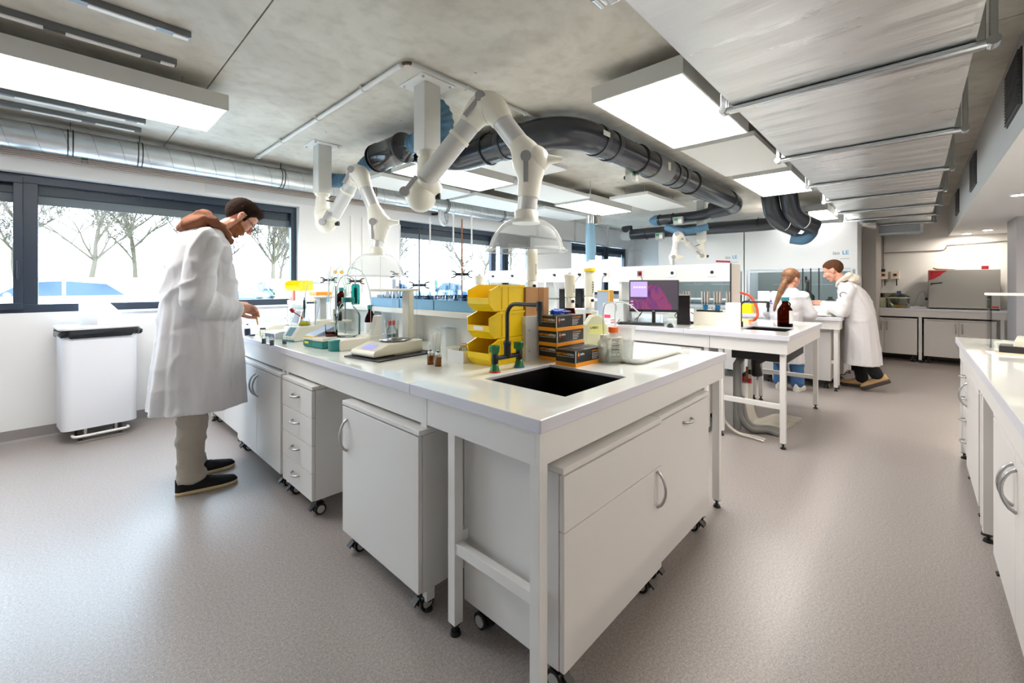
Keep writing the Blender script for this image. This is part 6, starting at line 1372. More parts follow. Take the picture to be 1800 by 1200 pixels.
t = thing('microscope', 'black microscope in front of the woman on the third bench', 'microscope', (6.72, 1.02, 0.9), math.radians(-80)); MB().box(-0.06, 0.06, -0.08, 0.10, 0, 0.02).box(-0.02, 0.02, 0.06, 0.10, 0.02, 0.28).box(-0.05, 0.05, -0.06, 0.06, 0.10, 0.115).build('frame', BLACK, t, 0.006); MB().cyl((0, 0.02, 0.34), (0, -0.09, 0.45), 0.022, n=14).cyl((0, 0.02, 0.16), (0, 0.02, 0.34), 0.022, n=14).build('tube', BLACK, t); MB().cyl((-0.02, -0.03, 0.43), (-0.02, -0.08, 0.50), 0.014, n=12).build('eyepiece', BLACK, t)
for k in range(3):
    o = MB().cyl((0, 0, 0), (0, 0, 0.62), 0.008, n=10).cyl((0, 0, 0), (0, 0, 0.01), 0.04, n=16).build('black_rod_stand', CLB); o.location = (6.95, 0.93 + k * 0.09, 0.9); tag(o, ['right', 'middle', 'left'][k] + ' one of three black upright rods before the fume cupboard glass', 'laboratory stand', 'three black rods')
crumple('cloth_heap', 'crumpled white wipes on the third bench by the man\'s hands', 'cloth', (6.62, 0.85, 0.9), (0.14, 0.10, 0.03), PAPER, 21)
t = thing('white_tub', 'round white tub behind the wipes on the third bench', 'tub', (6.8, 0.86, 0.9)); MB().lathe([(0.001, 0), (0.12, 0), (0.15, 0.12), (0.145, 0.125), (0.001, 0.125)], n=30).build('tub', mat('white_cap'), t)
for k, (dx, dy, h) in enumerate([(0.5, 1.3, 0.35), (0.55, 1.75, 0.3), (0.5, 2.4, 0.33), (0.6, 1.0, 0.2)]):
    o = MB().shell([(0.001, 0), (0.09, 0), (0.10, h * 0.6), (0.03, h * 0.85), (0.03, h)], n=20).build('glass_apparatus', glass('smoky_glass', (180, 184, 180), 1.6)); o.location = (8.25 + dx * 0.6, dy, 0.9); tag(o, ['large round flask inside the fume cupboard, right of the woman', 'large round flask inside the fume cupboard, left of the woman', 'large flask inside the left fume cupboard', 'low flask inside the fume cupboard near the man'][k], 'flask', 'glass flasks in the fume cupboards')

# ---------------------------------------------------------------- back counter
t = thing('drying_oven', 'large grey drying oven with a red corner and black handle on the back counter', 'oven', (9.86, -0.955, 0.90))
OV = mat('oven_grey', (168, 168, 164), 0.45)
W = 0.79; MB().box(0.02, 0.52, 0, W, 0.02, 0.64).build('cabinet', OV, t, 0.004)
dr = MB().box(0, 0.02, 0.002, W - 0.002, 0.025, 0.635).build('door', OV, t, 0.003)
MB().box(0.01, 0.5, 0.01, W - 0.01, 0, 0.02).build('plinth', BLACK, t)
m = MB(); m.prism([(W - 0.005, 0.63), (W - 0.22, 0.63), (W - 0.16, 0.58), (W - 0.14, 0.55), (W - 0.06, 0.49), (W - 0.005, 0.47)], 'x', -0.002, 0.0005); m.build('red_corner', REDP, dr)
MB().box(-0.003, -0.0018, W - 0.10, W - 0.03, 0.598, 0.604).box(-0.003, -0.0018, W - 0.04, W - 0.034, 0.55, 0.60).build('dark_print', INK, dr)
MB().bar((-0.03, W - 0.05, 0.415), (-0.03, W - 0.16, 0.43), 0.018, 0.018).bar((-0.03, W - 0.02, 0.40), (-0.03, W - 0.055, 0.425), 0.018, 0.02).box(-0.03, 0, W - 0.06, W - 0.04, 0.41, 0.425).build('handle', BLACK, dr, 0.003)
MB().box(-0.002, 0.0, 0.02, 0.09, 0.04, 0.065).build('red_badge', REDP, dr)
t = thing('banana_bunch', 'brown-yellow folded leather glove lying on top of the oven', 'glove', (10.0, -0.32, 1.54)); rows = MB(); rows.tube([(0, 0.10, 0.035), (0, 0.05, 0.012), (0, -0.02, 0.01), (0, -0.16, 0.008)], [0.012, 0.016, 0.012, 0.004], 10); rows.build('folded_leather', mat('old_leather', (130, 112, 70), 0.7), t); t.name = 'leather_glove'
o = MB().box(0, 0.07, 0, 0.075, 0, 0.055).build('red_tin', mat('dull_red', (150, 24, 34), 0.5), None, 0.003); o.location = (9.95, -0.84, 1.54); tag(o, 'small dark red tin on top of the oven, right side', 'tin')
for k in range(2):
    t = thing('switch_box', ['left of the two cream switch boxes on the back wall', 'right of the two cream switch boxes on the back wall'][k], 'switch', (BX - 0.06, 0.36 - k * 0.16, 1.40), 0, 'cream switch boxes on the back wall')
    MB().box(0, 0.06, 0, 0.12, 0, 0.15).build('box', CREAM, t, 0.004); MB().box(-0.003, 0, 0.035, 0.085, 0.05, 0.10).build('orange_switch', mat('burnt_orange', (180, 90, 30), 0.5), t); MB().box(-0.01, -0.003, 0.05, 0.07, 0.055, 0.095).build('switch_knob', INK, t); MB().cyl((0.03, 0.04, -0.12), (0.03, 0.04, 0), 0.008, n=8).build('cable', BLACK, t)
t = thing('desiccator', 'round glass desiccator with a blue knob and orange beads on the back counter', 'desiccator', (9.98, 0.20, 0.9))
MB().shell([(0.08, 0), (0.10, 0.01), (0.11, 0.06), (0.14, 0.08), (0.15, 0.16), (0.16, 0.17)], n=32).build('bowl', glass('desiccator_glass', (238, 242, 236), 1.6), t); MB().lathe([(0.001, 0.01), (0.095, 0.01), (0.10, 0.045), (0.001, 0.045)], n=28).build('orange_beads', mat('orange_beads', (196, 150, 50), 0.6), t); MB().shell([(0.16, 0.175), (0.12, 0.21), (0.03, 0.25), (0.025, 0.26)], n=32).build('lid', glass('desiccator_glass'), t); MB().cyl((0, 0, 0.25), (0, 0, 0.29), 0.028, n=16).build('blue_knob', BLUEP, t)
MB().shell([(0.155, 0.165), (0.17, 0.17), (0.17, 0.178), (0.155, 0.182)], n=32).build('rim', LIGHTG, t)
t = thing('desiccator', 'second glass desiccator behind the leaning man on the back counter', 'desiccator', (9.98, 0.62, 0.9)); MB().shell([(0.08, 0), (0.09, 0.05), (0.13, 0.08), (0.14, 0.18), (0.05, 0.25), (0.03, 0.27)], n=28).build('bowl', glass('desiccator_glass'), t); MB().lathe([(0.001, 0.01), (0.085, 0.01), (0.09, 0.05), (0.001, 0.05)], n=24).build('orange_beads', mat('orange_beads'), t)
t = thing('steel_pot', 'steel pot with a handle on the back counter behind the desiccator', 'pot', (10.2, 0.32, 0.9)); MB().shell([(0.001, 0), (0.12, 0), (0.13, 0.24), (0.14, 0.25)], n=26).build('pot', CHROME, t); MB().bar((0, 0.13, 0.24), (-0.02, 0.22, 0.29), 0.02, 0.012).build('handle', CHROME, t)
t = thing('plastic_basin', 'pale yellow-green basin on the back counter', 'basin', (10.18, 0.5, 0.9), 0.1); MB().box(-0.15, 0.15, -0.12, 0.14, 0, 0.17).build('basin', frosted('pale_green', (206, 210, 180), 0.9), t, 0.01)
t = thing('hotplate', 'flat grey hotplate with its cable beside the oven', 'hotplate', (9.95, -0.06, 0.9)); MB().box(-0.06, 0.10, -0.08, 0.12, 0, 0.035).build('base', LIGHTG, t, 0.004); MB().cyl((0.02, 0.03, 0.035), (0.02, 0.03, 0.05), 0.06, n=24).build('plate', CHROME, t)
q = Vector((10.3, -0.10, 1.05)); cord('grey cable arching from the wall socket to the hotplate', [(10.42, -0.14, 1.03), (10.3, -0.12, 1.17), (10.15, -0.06, 1.15), (10.05, 0.0, 0.98)], 0.006, LIGHTG)
t = thing('wall_socket', 'white wall socket with a black plug beside the oven', 'socket', (BX - 0.015, -0.15, 1.0)); MB().box(0, 0.015, -0.05, 0.05, 0, 0.1).build('plate', PAPER, t, 0.002); MB().cyl((0, 0, 0.05), (-0.05, 0, 0.05), 0.022, n=14).build('plug', BLACK, t)
o = MB().tube([(BX - 0.02, 0.42, 2.25), (BX - 0.02, 0.42, 1.62)], 0.010, 8).tube([(BX - 0.02, 0.42, 1.88), (BX - 0.02, -0.36, 1.89), (BX - 0.02, -0.39, 1.92), (BX - 0.02, -0.40, 1.97), (BX - 0.02, -1.35, 2.01)], 0.008, 8).build('wall_conduit', mat('grey_conduit', (140, 134, 130), 0.4, 0.4)); tag(o, 'thin grey conduit running across the back wall above the oven', 'pipe')
t = thing('shutoff_valve', 'small metal shutoff valve on the back wall conduit beside the man\'s shoulder', 'valve', (BX - 0.04, 0.42, 1.5)); MB().cyl((0, 0, 0), (0, 0, 0.12), 0.02, n=12).build('body', CHROME, t); MB().cyl((-0.03, 0, 0.06), (-0.05, 0, 0.06), 0.03, n=14).build('black_wheel', BLACK, t)
t = thing('extinguisher_holder', 'cream cylinder standing by the wall right of the oven', 'cylinder', (10.05, -1.18, 0.0)); MB().lathe([(0.001, 0), (0.07, 0), (0.07, 1.62), (0.05, 1.68), (0.02, 1.70), (0.02, 1.78), (0.001, 1.78)], n=24).build('cylinder', CREAM2, t)

# ---------------------------------------------------------------- right bench
t = thing('precision_balance', 'cream precision balance with a dark keypad base at the right edge of the picture', 'balance', (3.92, -0.50, 0.9), math.radians(-8))
MB().prism([(-0.20, 0.02), (-0.22, 0.045), (-0.16, 0.075), (0.06, 0.085), (0.07, 0.02)], 'x', -0.17, 0.17).build('body', CREAM, t, 0.01)
MB().prism([(-0.12, 0.0), (-0.13, 0.010), (-0.06, 0.042), (0.12, 0.046), (0.12, 0.0)], 'x', -0.185, -0.05).build('dark_base', mat('charcoal', (44, 46, 52), 0.5), t, 0.004)
MB().prism([(-0.20, 0.06), (-0.12, 0.083), (0.02, 0.09), (0.02, 0.084), (-0.12, 0.077), (-0.19, 0.054)], 'x', 0.03, 0.12).build('silver_display_bar', CHROME, t)
t = thing('draught_shield', 'tall clear acrylic draught shield standing behind the cream balance', 'glass case', (4.16, -0.50, 0.9))
m = MB(); 
for a in ((-0.10, 0.10, -0.15, -0.146), (-0.10, 0.10, 0.146, 0.15), (-0.10, -0.096, -0.146, 0.146), (0.096, 0.10, -0.146, 0.146)): m.box(a[0], a[1], a[2], a[3], 0.0, 0.33)
m.build('clear_walls', ACRYL, t); MB().box(-0.11, 0.11, -0.16, 0.16, 0.33, 0.345).build('white_lid', PAPER, t, 0.002)
for sx in (-0.1, 0.1):
    for sy in (-0.15, 0.15): MB().box(sx - 0.006, sx + 0.006, sy - 0.006, sy + 0.006, 0, 0.33).build('corner_post', ACRYL, t)
MB().box(-0.08, 0.08, -0.12, 0.12, 0, 0.03).build('base', CREAM, t, 0.004)
o = MB().box(0, 0.21, -0.34, 0, 0, 0.004).build('paper_sheets', PAPER); o.location = (3.60, -0.34, 0.9); o.rotation_euler[2] = 0.15; tag(o, 'loose white papers lying in front of the balance on the right bench', 'papers')
o = MB().box(0, 0.19, -0.30, 0, 0, 0.003).build('paper_sheets', mat('manila', (226, 208, 178), 0.8)); o.location = (3.63, -0.35, 0.9042); o.rotation_euler[2] = 0.05; tag(o, 'manila folder with red print lying on the white papers', 'papers')

# ---------------------------------------------------------------- window side
t = thing('waste_bin', 'tall white pedal waste bin with a black liner under the window', 'waste bin', (0.225, 5.16, 0), math.radians(6))
rr = []
rows = [rrect(0.47, 0.34, 0.06, z) for z in (0.11, 0.12, 0.86, 0.87)]
m = MB().grid(rows, True); m.add(rows[0], [tuple(range(len(rows[0])))]); m.build('body', mat('bin_white', (224, 226, 232), 0.4), t)
rnd = random.Random(2); rows = [[(x * (1 + rnd.uniform(-0.012, 0.02)) * k, y * (1 + rnd.uniform(-0.012, 0.03)) * k, z + rnd.uniform(-0.012, 0.012)) for x, y, _ in rrect(0.49, 0.36, 0.06, 0)] for z, k in ((0.865, 1.0), (0.885, 1.03), (0.905, 1.03), (0.925, 1.0))]
MB().grid(rows, True).build('black_liner', mat('black_liner', (16, 17, 20), 0.25), t)
crumple('liner_knot', '', '', (0, 0, 0), (0.03, 0.03, 0.06), MATS['black_liner'], 4, 8); k_o = bpy.data.objects['liner_knot']; del k_o['label']; del k_o['category']; k_o.parent = t; k_o.location = (0.265, -0.06, 0.85)
m = MB(); m.grid([rrect(0.50, 0.37, 0.06, 0.928), rrect(0.505, 0.375, 0.06, 0.935), rrect(0.505, 0.375, 0.06, 0.952), rrect(0.48, 0.35, 0.06, 0.957)], True); m.add(rrect(0.48, 0.35, 0.06, 0.957), [tuple(range(28))]); m.add(rrect(0.50, 0.37, 0.06, 0.928), [tuple(range(28))]); m.build('lid', mat('bin_white'), t)
m = MB()
for x in (-0.09, 0.10): m.tube([(x, -0.10, 0.115), (x, -0.10, 0.03)], 0.010, 10)
m.tube(bendpts([(-0.17, -0.12, 0.06), (-0.17, -0.20, 0.06), (0.17, -0.20, 0.06), (0.17, -0.12, 0.06)], 0.04), 0.011, 10); m.build('pedal_bar', STEELW, t)
m = MB()
for x in (-0.12, 0.13):
    for y in (-0.08, 0.10): m.box(x - 0.012, x + 0.012, y - 0.012, y + 0.012, 0.0, 0.11)
m.build('feet', mat('dark_feet', (70, 64, 58), 0.5), t)
t = thing('paper_roll', 'big white paper towel roll on the window sill, its sheet hanging over the bin', 'paper roll', (0.20, 5.31, 0.958)); 
t.location = (0.20, 5.17, 0.958)
MB().shell([(0.025, 0), (0.092, 0), (0.092, 0.235), (0.025, 0.235)], n=40).build('roll', PAPER, t)
MB().add([(0.06, -0.07, 0.23), (0.092, -0.02, 0.0), (0.25, -0.05, 0.002), (0.0605, -0.071, 0.23), (0.0925, -0.021, 0.0), (0.25, -0.052, 0.001), (0.02, -0.09, 0.0), (0.02, -0.091, 0.232)], [(0, 1, 2), (3, 5, 4), (7, 0, 2, 6)]).build('loose_sheet', PAPER, t)
t = thing('wall_clock', 'round white wall clock hanging above the middle window', 'clock', (3.98, 5.20, 2.335), math.radians(25))
MB().lathe([(0.001, 0), (0.15, 0), (0.155, 0.01), (0.155, 0.035), (0.14, 0.045), (0.138, 0.03), (0.001, 0.03)], n=40, M=Matrix.Rotation(RX, 4, 'X')).build('case', mat('clock_white', (226, 228, 230), 0.35), t)
MB().lathe([(0.001, 0.031), (0.137, 0.031), (0.137, 0.0315), (0.001, 0.0315)], n=36, M=Matrix.Rotation(RX, 4, 'X')).build('dial', mat('dial_grey', (214, 216, 218), 0.5), t)
m = MB()
for k in range(12):
    a = k * math.pi / 6; m.bar((0.105 * math.sin(a), -0.0325, 0.105 * math.cos(a)), (0.125 * math.sin(a), -0.0325, 0.125 * math.cos(a)), 0.008, 0.002, (0, 1, 0))
m.build('hour_marks', INK, t)
MB().bar((0, -0.034, -0.01), (-0.008, -0.034, 0.075), 0.007, 0.002, (0, 1, 0)).build('hour_hand', INK, t)
MB().bar((0, -0.036, 0), (0.065, -0.036, -0.085), 0.005, 0.002, (0, 1, 0)).build('minute_hand', INK, t)
MB().box(-0.03, 0.0, 0.0, 0.18, 0.02, 0.05).build('wall_bracket', BLACK, t)
t = thing('wall_sockets', 'pair of yellow-ringed sockets on the wall between the windows', 'socket', (2.45, WY - 0.02, 1.46)); MB().box(-0.09, 0.09, 0, 0.02, -0.07, 0.07).build('plate', PAPER, t, 0.002)
for x in (-0.04, 0.045): MB().cyl((x, 0, 0), (x, -0.006, 0), 0.025, n=16).build('yellow_ring', mat('ochre', (210, 160, 50), 0.5), t)
m = MB()
for x in (2.62, 2.78, 3.05): m.box(x, x + 0.03, WY - 0.02, WY, 1.2, 2.2)
o = m.build('cable_duct', STEELW); tag(o, 'white vertical cable ducts on the wall between the first two windows', 'cable duct')
t = thing('white_casing', 'white box casing high on the wall under the spiral duct', 'casing', (1.05, WY, 2.27)); MB().box(0, 1.15, -0.012, 0, 0.0, 0.20).build('cover', mat('casing_white', (222, 224, 226), 0.5), t, 0.002)
t = thing('white_device_box', 'white box with the pale blue duct standing on the socket spine', 'box', (0, 0, 0)); q = gd(1038, 440, 5.6); t.location = (q.x, q.y, 1.511); MB().box(-0.11, 0.11, -0.17, 0.17, 0, 0.10).build('box', PAPER, t, 0.006)
t.location = (4.70, 2.83, 1.511)
o = MB().tube([gx(1259, 459, 4.7) , gx(1283, 460, 4.68)], 0.010, 10).build('red_marker', mat('crimson', (150, 20, 56), 0.4)); o.location.z += 0.0; tag(o, 'dark red rod lying on top of the socket spine near its end', 'rod')
# ---------------------------------------------------------------- people
class Blob(MB):
    def cap(s, p0, p1, r0, r1=None, n=16):
        r1 = r0 if r1 is None else r1
        s.tube([p0, p1], [r0, r1], n); s.sph(p0, r0, n, 8); s.sph(p1, r1, n, 8); return s
    def chain(s, pts, rs, n=16):
        for i in range(len(pts) - 1): s.cap(pts[i], pts[i + 1], rs[i], rs[i + 1], n)
        return s
    def ell(s, c, r, M=None): return s.sph(c, 1.0, 20, 14, r, M)
    def loft(s, secs, n=40, power=2.4):
        """secs: (centre, half depth, half width) stacked; closed solid"""
        rows = []
        for c, hx, hy in secs:
            row = []
            for k in range(n):
                a = 2 * math.pi * k / n; ca, sa = math.cos(a), math.sin(a)
                row.append((c[0] + hx * math.copysign(abs(ca) ** (2 / power), ca), c[1] + hy * math.copysign(abs(sa) ** (2 / power), sa), c[2] + (c[3] * ca if len(c) > 3 else 0)))
            rows.append(row)
        s.grid(rows, True); s.add(rows[0], [tuple(range(n))[::-1]]); s.add(rows[-1], [tuple(range(n))]); return s
    def fuse(s, name, m, parent, voxel, smooth=3, folds=None, label=None, hem=None):
        o = s.build(name, m, parent)
        r = o.modifiers.new('fuse', 'REMESH'); r.mode = 'VOXEL'; r.voxel_size = voxel; r.use_smooth_shade = True
        if smooth: q = o.modifiers.new('soften', 'SMOOTH'); q.factor = 0.5; q.iterations = smooth
        if folds:
            bpy.context.view_layer.update()
            me = bpy.data.meshes.new_from_object(o.evaluated_get(bpy.context.evaluated_depsgraph_get()))
            o.modifiers.clear(); o.data = me
            co = [v.co.copy() for v in me.vertices]; nn = [v.normal.copy() for v in me.vertices]
            for v, q, nv in zip(me.vertices, co, nn): v.co = q + nv * folds(q)
            if hem is not None:
                for v in me.vertices:
                    if v.co.z < hem: v.co.z = hem
            for pl in me.polygons: pl.use_smooth = True
        if label: o['label'] = label
        return o
def hand(b, W, d, n, s, L=0.185, curl=(0.5, 0.55, 0.65, 0.75), pinch=0.6):
    """W wrist, d towards the fingers, n out of the back of the hand, s towards the thumb side"""
    W = Vector(W); d = Vector(d).normalized(); s = Vector(s); s = (s - d * s.dot(d)).normalized(); n0 = Vector(n); n = d.cross(s).normalized()
    if n.dot(n0) < 0: n = -n
    k = L / 0.185
    M = Matrix((d, s, n)).transposed()
    b.ell(W + d * 0.045 * k, (0.052 * k, 0.038 * k, 0.015 * k), M)
    b.cap(W, W + d * 0.03 * k, 0.026 * k, 0.024 * k)
    for i, (off, ln) in enumerate(((0.030, 0.072), (0.011, 0.080), (-0.009, 0.074), (-0.028, 0.060))):
        base = W + d * (0.085 - 0.006 * abs(i - 1)) * k + s * off * k
        b.cap(W + d * 0.04 * k + s * off * 0.8 * k, base, 0.012 * k, 0.0098 * k, 10)
        a = 0.15; p = base; pts = [p]
        for j, fr in enumerate((0.45, 0.30, 0.25)):
            a += curl[i] * (0.7 if j == 0 else 1.0); v = d * math.cos(a) - n * math.sin(a); p = p + v * ln * fr * k; pts.append(p)
        b.chain(pts, [0.0096 * k, 0.0088 * k, 0.0080 * k, 0.0068 * k], 10)
        if i == 0: tip = p
    t0 = W + d * 0.02 * k + s * 0.024 * k; t1 = W + d * 0.050 * k + s * 0.046 * k - n * 0.012 * k
    t2 = t1 + (tip - t1) * 0.5 + s * 0.008 * k; t3 = t1 + (tip - t1) * (0.5 + pinch * 0.45) - n * 0.004
    b.chain([t0, t1, t2, t3], [0.015 * k, 0.0125 * k, 0.0105 * k, 0.0085 * k], 10)
    return tip
def head(b, C, pitch, yaw, S, roll=0.0):
    M = Matrix.Translation(Vector(C)) @ Matrix.Rotation(yaw, 4, 'Z') @ Matrix.Rotation(pitch, 4, 'Y') @ Matrix.Rotation(roll, 4, 'X') @ Matrix.Scale(S, 4)
    b.xf(M)
    b.ell((-0.012, 0, 0.034), (0.098, 0.076, 0.090)); b.ell((0.022, 0, -0.030), (0.066, 0.058, 0.078)); b.ell((0.050, 0, -0.050), (0.036, 0.040, 0.040))
    b.ell((0.060, 0, -0.094), (0.022, 0.022, 0.018)); b.cap((0.0, 0.048, -0.052), (0.052, 0.020, -0.088), 0.018, 0.016); b.cap((0.0, -0.048, -0.052), (0.052, -0.020, -0.088), 0.018, 0.016)
    b.cap((0.083, 0, 0.018), (0.107, 0, -0.024), 0.008, 0.0115); b.ell((0.100, 0, -0.030), (0.012, 0.017, 0.009))
    for y in (-1, 1):
        b.cap((0.079, 0.012 * y, 0.024), (0.066, 0.046 * y, 0.022), 0.0105, 0.010); b.ell((0.058, 0.038 * y, -0.024), (0.026, 0.024, 0.026))
        b.ell((-0.006, 0.080 * y, -0.004), (0.019, 0.007, 0.030), Matrix.Rotation(-0.35, 3, 'Y') @ Matrix.Rotation(0.35 * y, 3, 'Z')); b.ell((-0.002, 0.074 * y, -0.006), (0.012, 0.010, 0.02))
    b.ell((0.086, 0, -0.055), (0.010, 0.022, 0.0055)); b.ell((0.083, 0, -0.066), (0.011, 0.020, 0.007))
    b.xf(None)
    return M
def face_bits(t, body, M, haircol, beard=None, glasses=False):
    e = MB().xf(M)
    for y in (-0.031, 0.031): e.sph((0.0735, y, 0.002), 0.0108, 14, 10)
    e.build('eyes', mat('eye_white', (226, 222, 216), 0.2), t)
    e = MB().xf(M)
    for y in (-0.031, 0.031): e.sph((0.0812, y, -0.0005), 0.0048, 10, 8)
    e.build('irises', mat('iris_dark', (52, 40, 34), 0.2), t)
    e = MB().xf(M)
    for y in (-1, 1): e.tube([(0.0885, 0.012 * y, 0.026), (0.0855, 0.028 * y, 0.031), (0.0735, 0.046 * y, 0.027)], [0.0025, 0.0030, 0.0018], 6)
    e.build('eyebrows', haircol, t)
    e = MB().xf(M); e.ell = None
    e.sph((0.0875, 0, -0.060), 1, 14, 8, (0.0095, 0.021, 0.0075)); e.build('lips', mat('lip_pink', (196, 120, 108), 0.45), t)
    if beard:
        b = Blob().xf(M)
        b.ell((0.050, 0, -0.082), (0.035, 0.034, 0.027))
        for y in (-1, 1): b.cap((0.0, 0.052 * y, -0.040), (0.046, 0.026 * y, -0.080), 0.019, 0.018); b.cap((0.006, 0.062 * y, 0.0), (0.0, 0.053 * y, -0.045), 0.009, 0.015)
        b.cap((0.080, -0.02, -0.046), (0.080, 0.02, -0.046), 0.008)
        for y in (-1, 1): b.ell((0.030, 0.046 * y, -0.052), (0.040, 0.018, 0.030)); b.cap((0.034, 0.047 * y, -0.040), (0.074, 0.024 * y, -0.052), 0.011, 0.009)
        b.xf(None); b.fuse('beard', beard, t, 0.005, 2)
    if glasses:
        g = MB().xf(M)
        for y in (-1, 1):
            g.tube(arc((0.103, 0.032 * y, 0.002), 0.021, 0, 2 * math.pi, 20, (0.12, 1, 0), (0, 0, 1)), 0.0016, 6)
            g.tube([(0.099, 0.054 * y, 0.008), (0.07, 0.074 * y, 0.010), (0.0, 0.086 * y, 0.014), (-0.02, 0.086 * y, 0.004)], 0.0018, 6)
        g.tube([(0.105, -0.012, 0.006), (0.107, 0, 0.008), (0.105, 0.012, 0.006)], 0.0016, 6)
        g.build('glasses', BLACK, t)
def crease(q, f, seed):
    n = noise.noise(Vector((q.x * f[0], q.y * f[1], q.z * f[2])) + Vector((seed, seed * 1.7, seed * 0.3)))
    return max(0.0, 1 - abs(n) * 4.5) ** 1.5
def cloth(amp, zh, zt, cx=0.0, pleats=2.6, seed=0.0, fine=1.0):
    """gathers that deepen towards the hem, plus sharp diagonal creases"""
    def f(q):
        a = math.atan2(q.y, q.x - cx); k = min(1, max(0, (zt - q.z) / (zt - zh)))
        o = amp * k * (noise.noise(Vector((math.cos(a) * pleats, math.sin(a) * pleats, q.z * 0.7 + seed))) * 1.4 + 0.5 * noise.noise(Vector((math.cos(a) * pleats * 2.4, math.sin(a) * pleats * 2.4, q.z * 0.5 + seed + 5))))
        m_ = min(1.0, max(0.25, (q.z - zh - 0.35) / 0.35))
        o += fine * m_ * (0.007 * crease(Vector((q.x + 0.8 * q.z, q.y, q.z - 0.8 * q.x)), (2.2, 2.2, 5.5), seed) - 0.005 * crease(Vector((q.x - 0.6 * q.z, q.y, q.z + 0.6 * q.x)), (6.0, 4, 2.4), seed + 9)) + fine * 0.003 * crease(q, (9, 6, 2.2), seed + 3)
        return o
    return f
def rough(a, f):
    return lambda q: a * noise.noise(q * f) + a * 0.6 * noise.noise(q * f * 2.3)
def shoe(t, heel, yaw, L, upper, sole, pitch=0.0, name='shoe', width=0.046, thick=0.022):
    M = Matrix.Translation(Vector(heel)) @ Matrix.Rotation(yaw, 4, 'Z') @ Matrix.Rotation(pitch, 4, 'Y')
    def wid(q): return width * (0.66 + 0.36 * math.sin(min(1, q * 1.12) * math.pi * 0.62) ** 2 if q < 0.75 else 0.98 * math.sqrt(max(0.0, 1 - ((q - 0.70) / 0.302) ** 2.6)) ) * (math.sqrt(max(0, 1 - ((0.07 - q) / 0.078) ** 2)) if q < 0.07 else 1)
    N = 22; rows = []; s = MB().xf(M)
    for i in range(N + 1):
        q = i / N; w_ = max(0.002, wid(q)) + 0.003; x = q * L; tz = 0.006 * max(0, (q - 0.75) / 0.25) ** 2
        rows.append([(x, -w_ * 0.95, tz), (x, -w_, tz + 0.006), (x, -w_, thick), (x, 0, thick), (x, w_, thick), (x, w_, tz + 0.006), (x, w_ * 0.95, tz), (x, 0, tz)])
    s.grid(rows, True); s.add(rows[0], [tuple(range(8))]); s.add(rows[-1], [tuple(range(8))]); s.build('sole', sole, t)
    b = MB().xf(M); rows = []
    for i in range(N + 1):
        q = i / N; w_ = max(0.002, wid(q)); x = q * L
        h = 0.078 - 0.018 * math.sin(q / 0.36 * math.pi) if q < 0.36 else (0.078 + (0.036 - 0.078) * ((q - 0.36) / 0.5) ** 0.9 if q < 0.86 else 0.036 * math.sqrt(max(0.04, 1 - ((q - 0.86) / 0.145) ** 2)))
        row = []
        for k in range(18):
            a = math.pi * k / 17; row.append((x, w_ * math.cos(a) * (1 - 0.28 * max(0, math.sin(a)) * (h > 0.05)), thick - 0.002 + h * math.copysign(abs(math.sin(a)) ** 0.7, math.sin(a))))
        rows.append(row)
    b.grid(rows, True); b.add(rows[0], [tuple(range(18))]); b.add(rows[-1], [tuple(range(18))]); up = b.build(name, upper, t)
    l = MB().xf(M)
    for k in range(4): l.tube([(L * (0.40 + 0.07 * k), -0.024, thick + 0.066 - 0.009 * k), (L * (0.42 + 0.07 * k), 0, thick + 0.079 - 0.010 * k), (L * (0.40 + 0.07 * k), 0.024, thick + 0.066 - 0.009 * k)], 0.003, 6)
    l.build('laces', mat('black_lace', (14, 14, 15), 0.8), t)
    return up
def bake(o):
    bpy.context.view_layer.update()
    me = bpy.data.meshes.new_from_object(o.evaluated_get(bpy.context.evaluated_depsgraph_get()))
    o.modifiers.clear(); o.data = me; return o
def skin_patch(name, body, M, region, m, t, seed=0.0):
    """hair that follows the head: region(q) gives the thickness of the growth at head-local q, 0 = bare skin"""
    Mi = M.inverted(); me = body.data; idx = {}; vs = []; fs = []
    th = [region(Mi @ v.co) for v in me.vertices]
    for p in me.polygons:
        if min(th[i] for i in p.vertices) <= -1: continue
        if max(th[i] for i in p.vertices) <= 0: continue
        f = []
        for i in p.vertices:
            if i not in idx:
                v = me.vertices[i]; idx[i] = len(vs); k = max(-0.0015, th[i])
                vs.append(v.co + v.normal * (k + (0.0022 * noise.noise(v.co * 160) if k > 0.002 else 0)))
            f.append(idx[i])
        fs.append(f)
    o = MB().add(vs, fs, True).build(name, m, t); return o
def short_hair(top, quiff=0.0, back=-0.062, burns=True):
    def r(q):
        x, y, z = q; ay = abs(y)
        if (q - Vector((0, 0, 0.02))).length > 0.19: return -2
        if x > 0.055: line = 0.068 - 0.35 * max(0, ay - 0.035)
        elif x > 0.022: line = 0.068 - (0.055 - x) / 0.033 * 0.050 if ay > 0.03 else 0.068
        elif x > -0.022: line = 0.026
        else: line = 0.026 + (x + 0.022) / 0.012 * 0.05
        line = max(line, back)
        if burns and 0.012 < x < 0.030 and ay > 0.05: line = -0.012
        k = min(1.0, (z - line) / 0.022)
        if k <= 0: return -0.001
        if ay > 0.0795 and -0.03 < x < 0.02 and z < 0.032: return -0.001
        side = min(1, max(0, (z - 0.03) / 0.06))
        return k * (0.0035 + (top - 0.0035) * side + quiff * max(0, min(1, (x - 0.0) / 0.07)) * side)
    return r
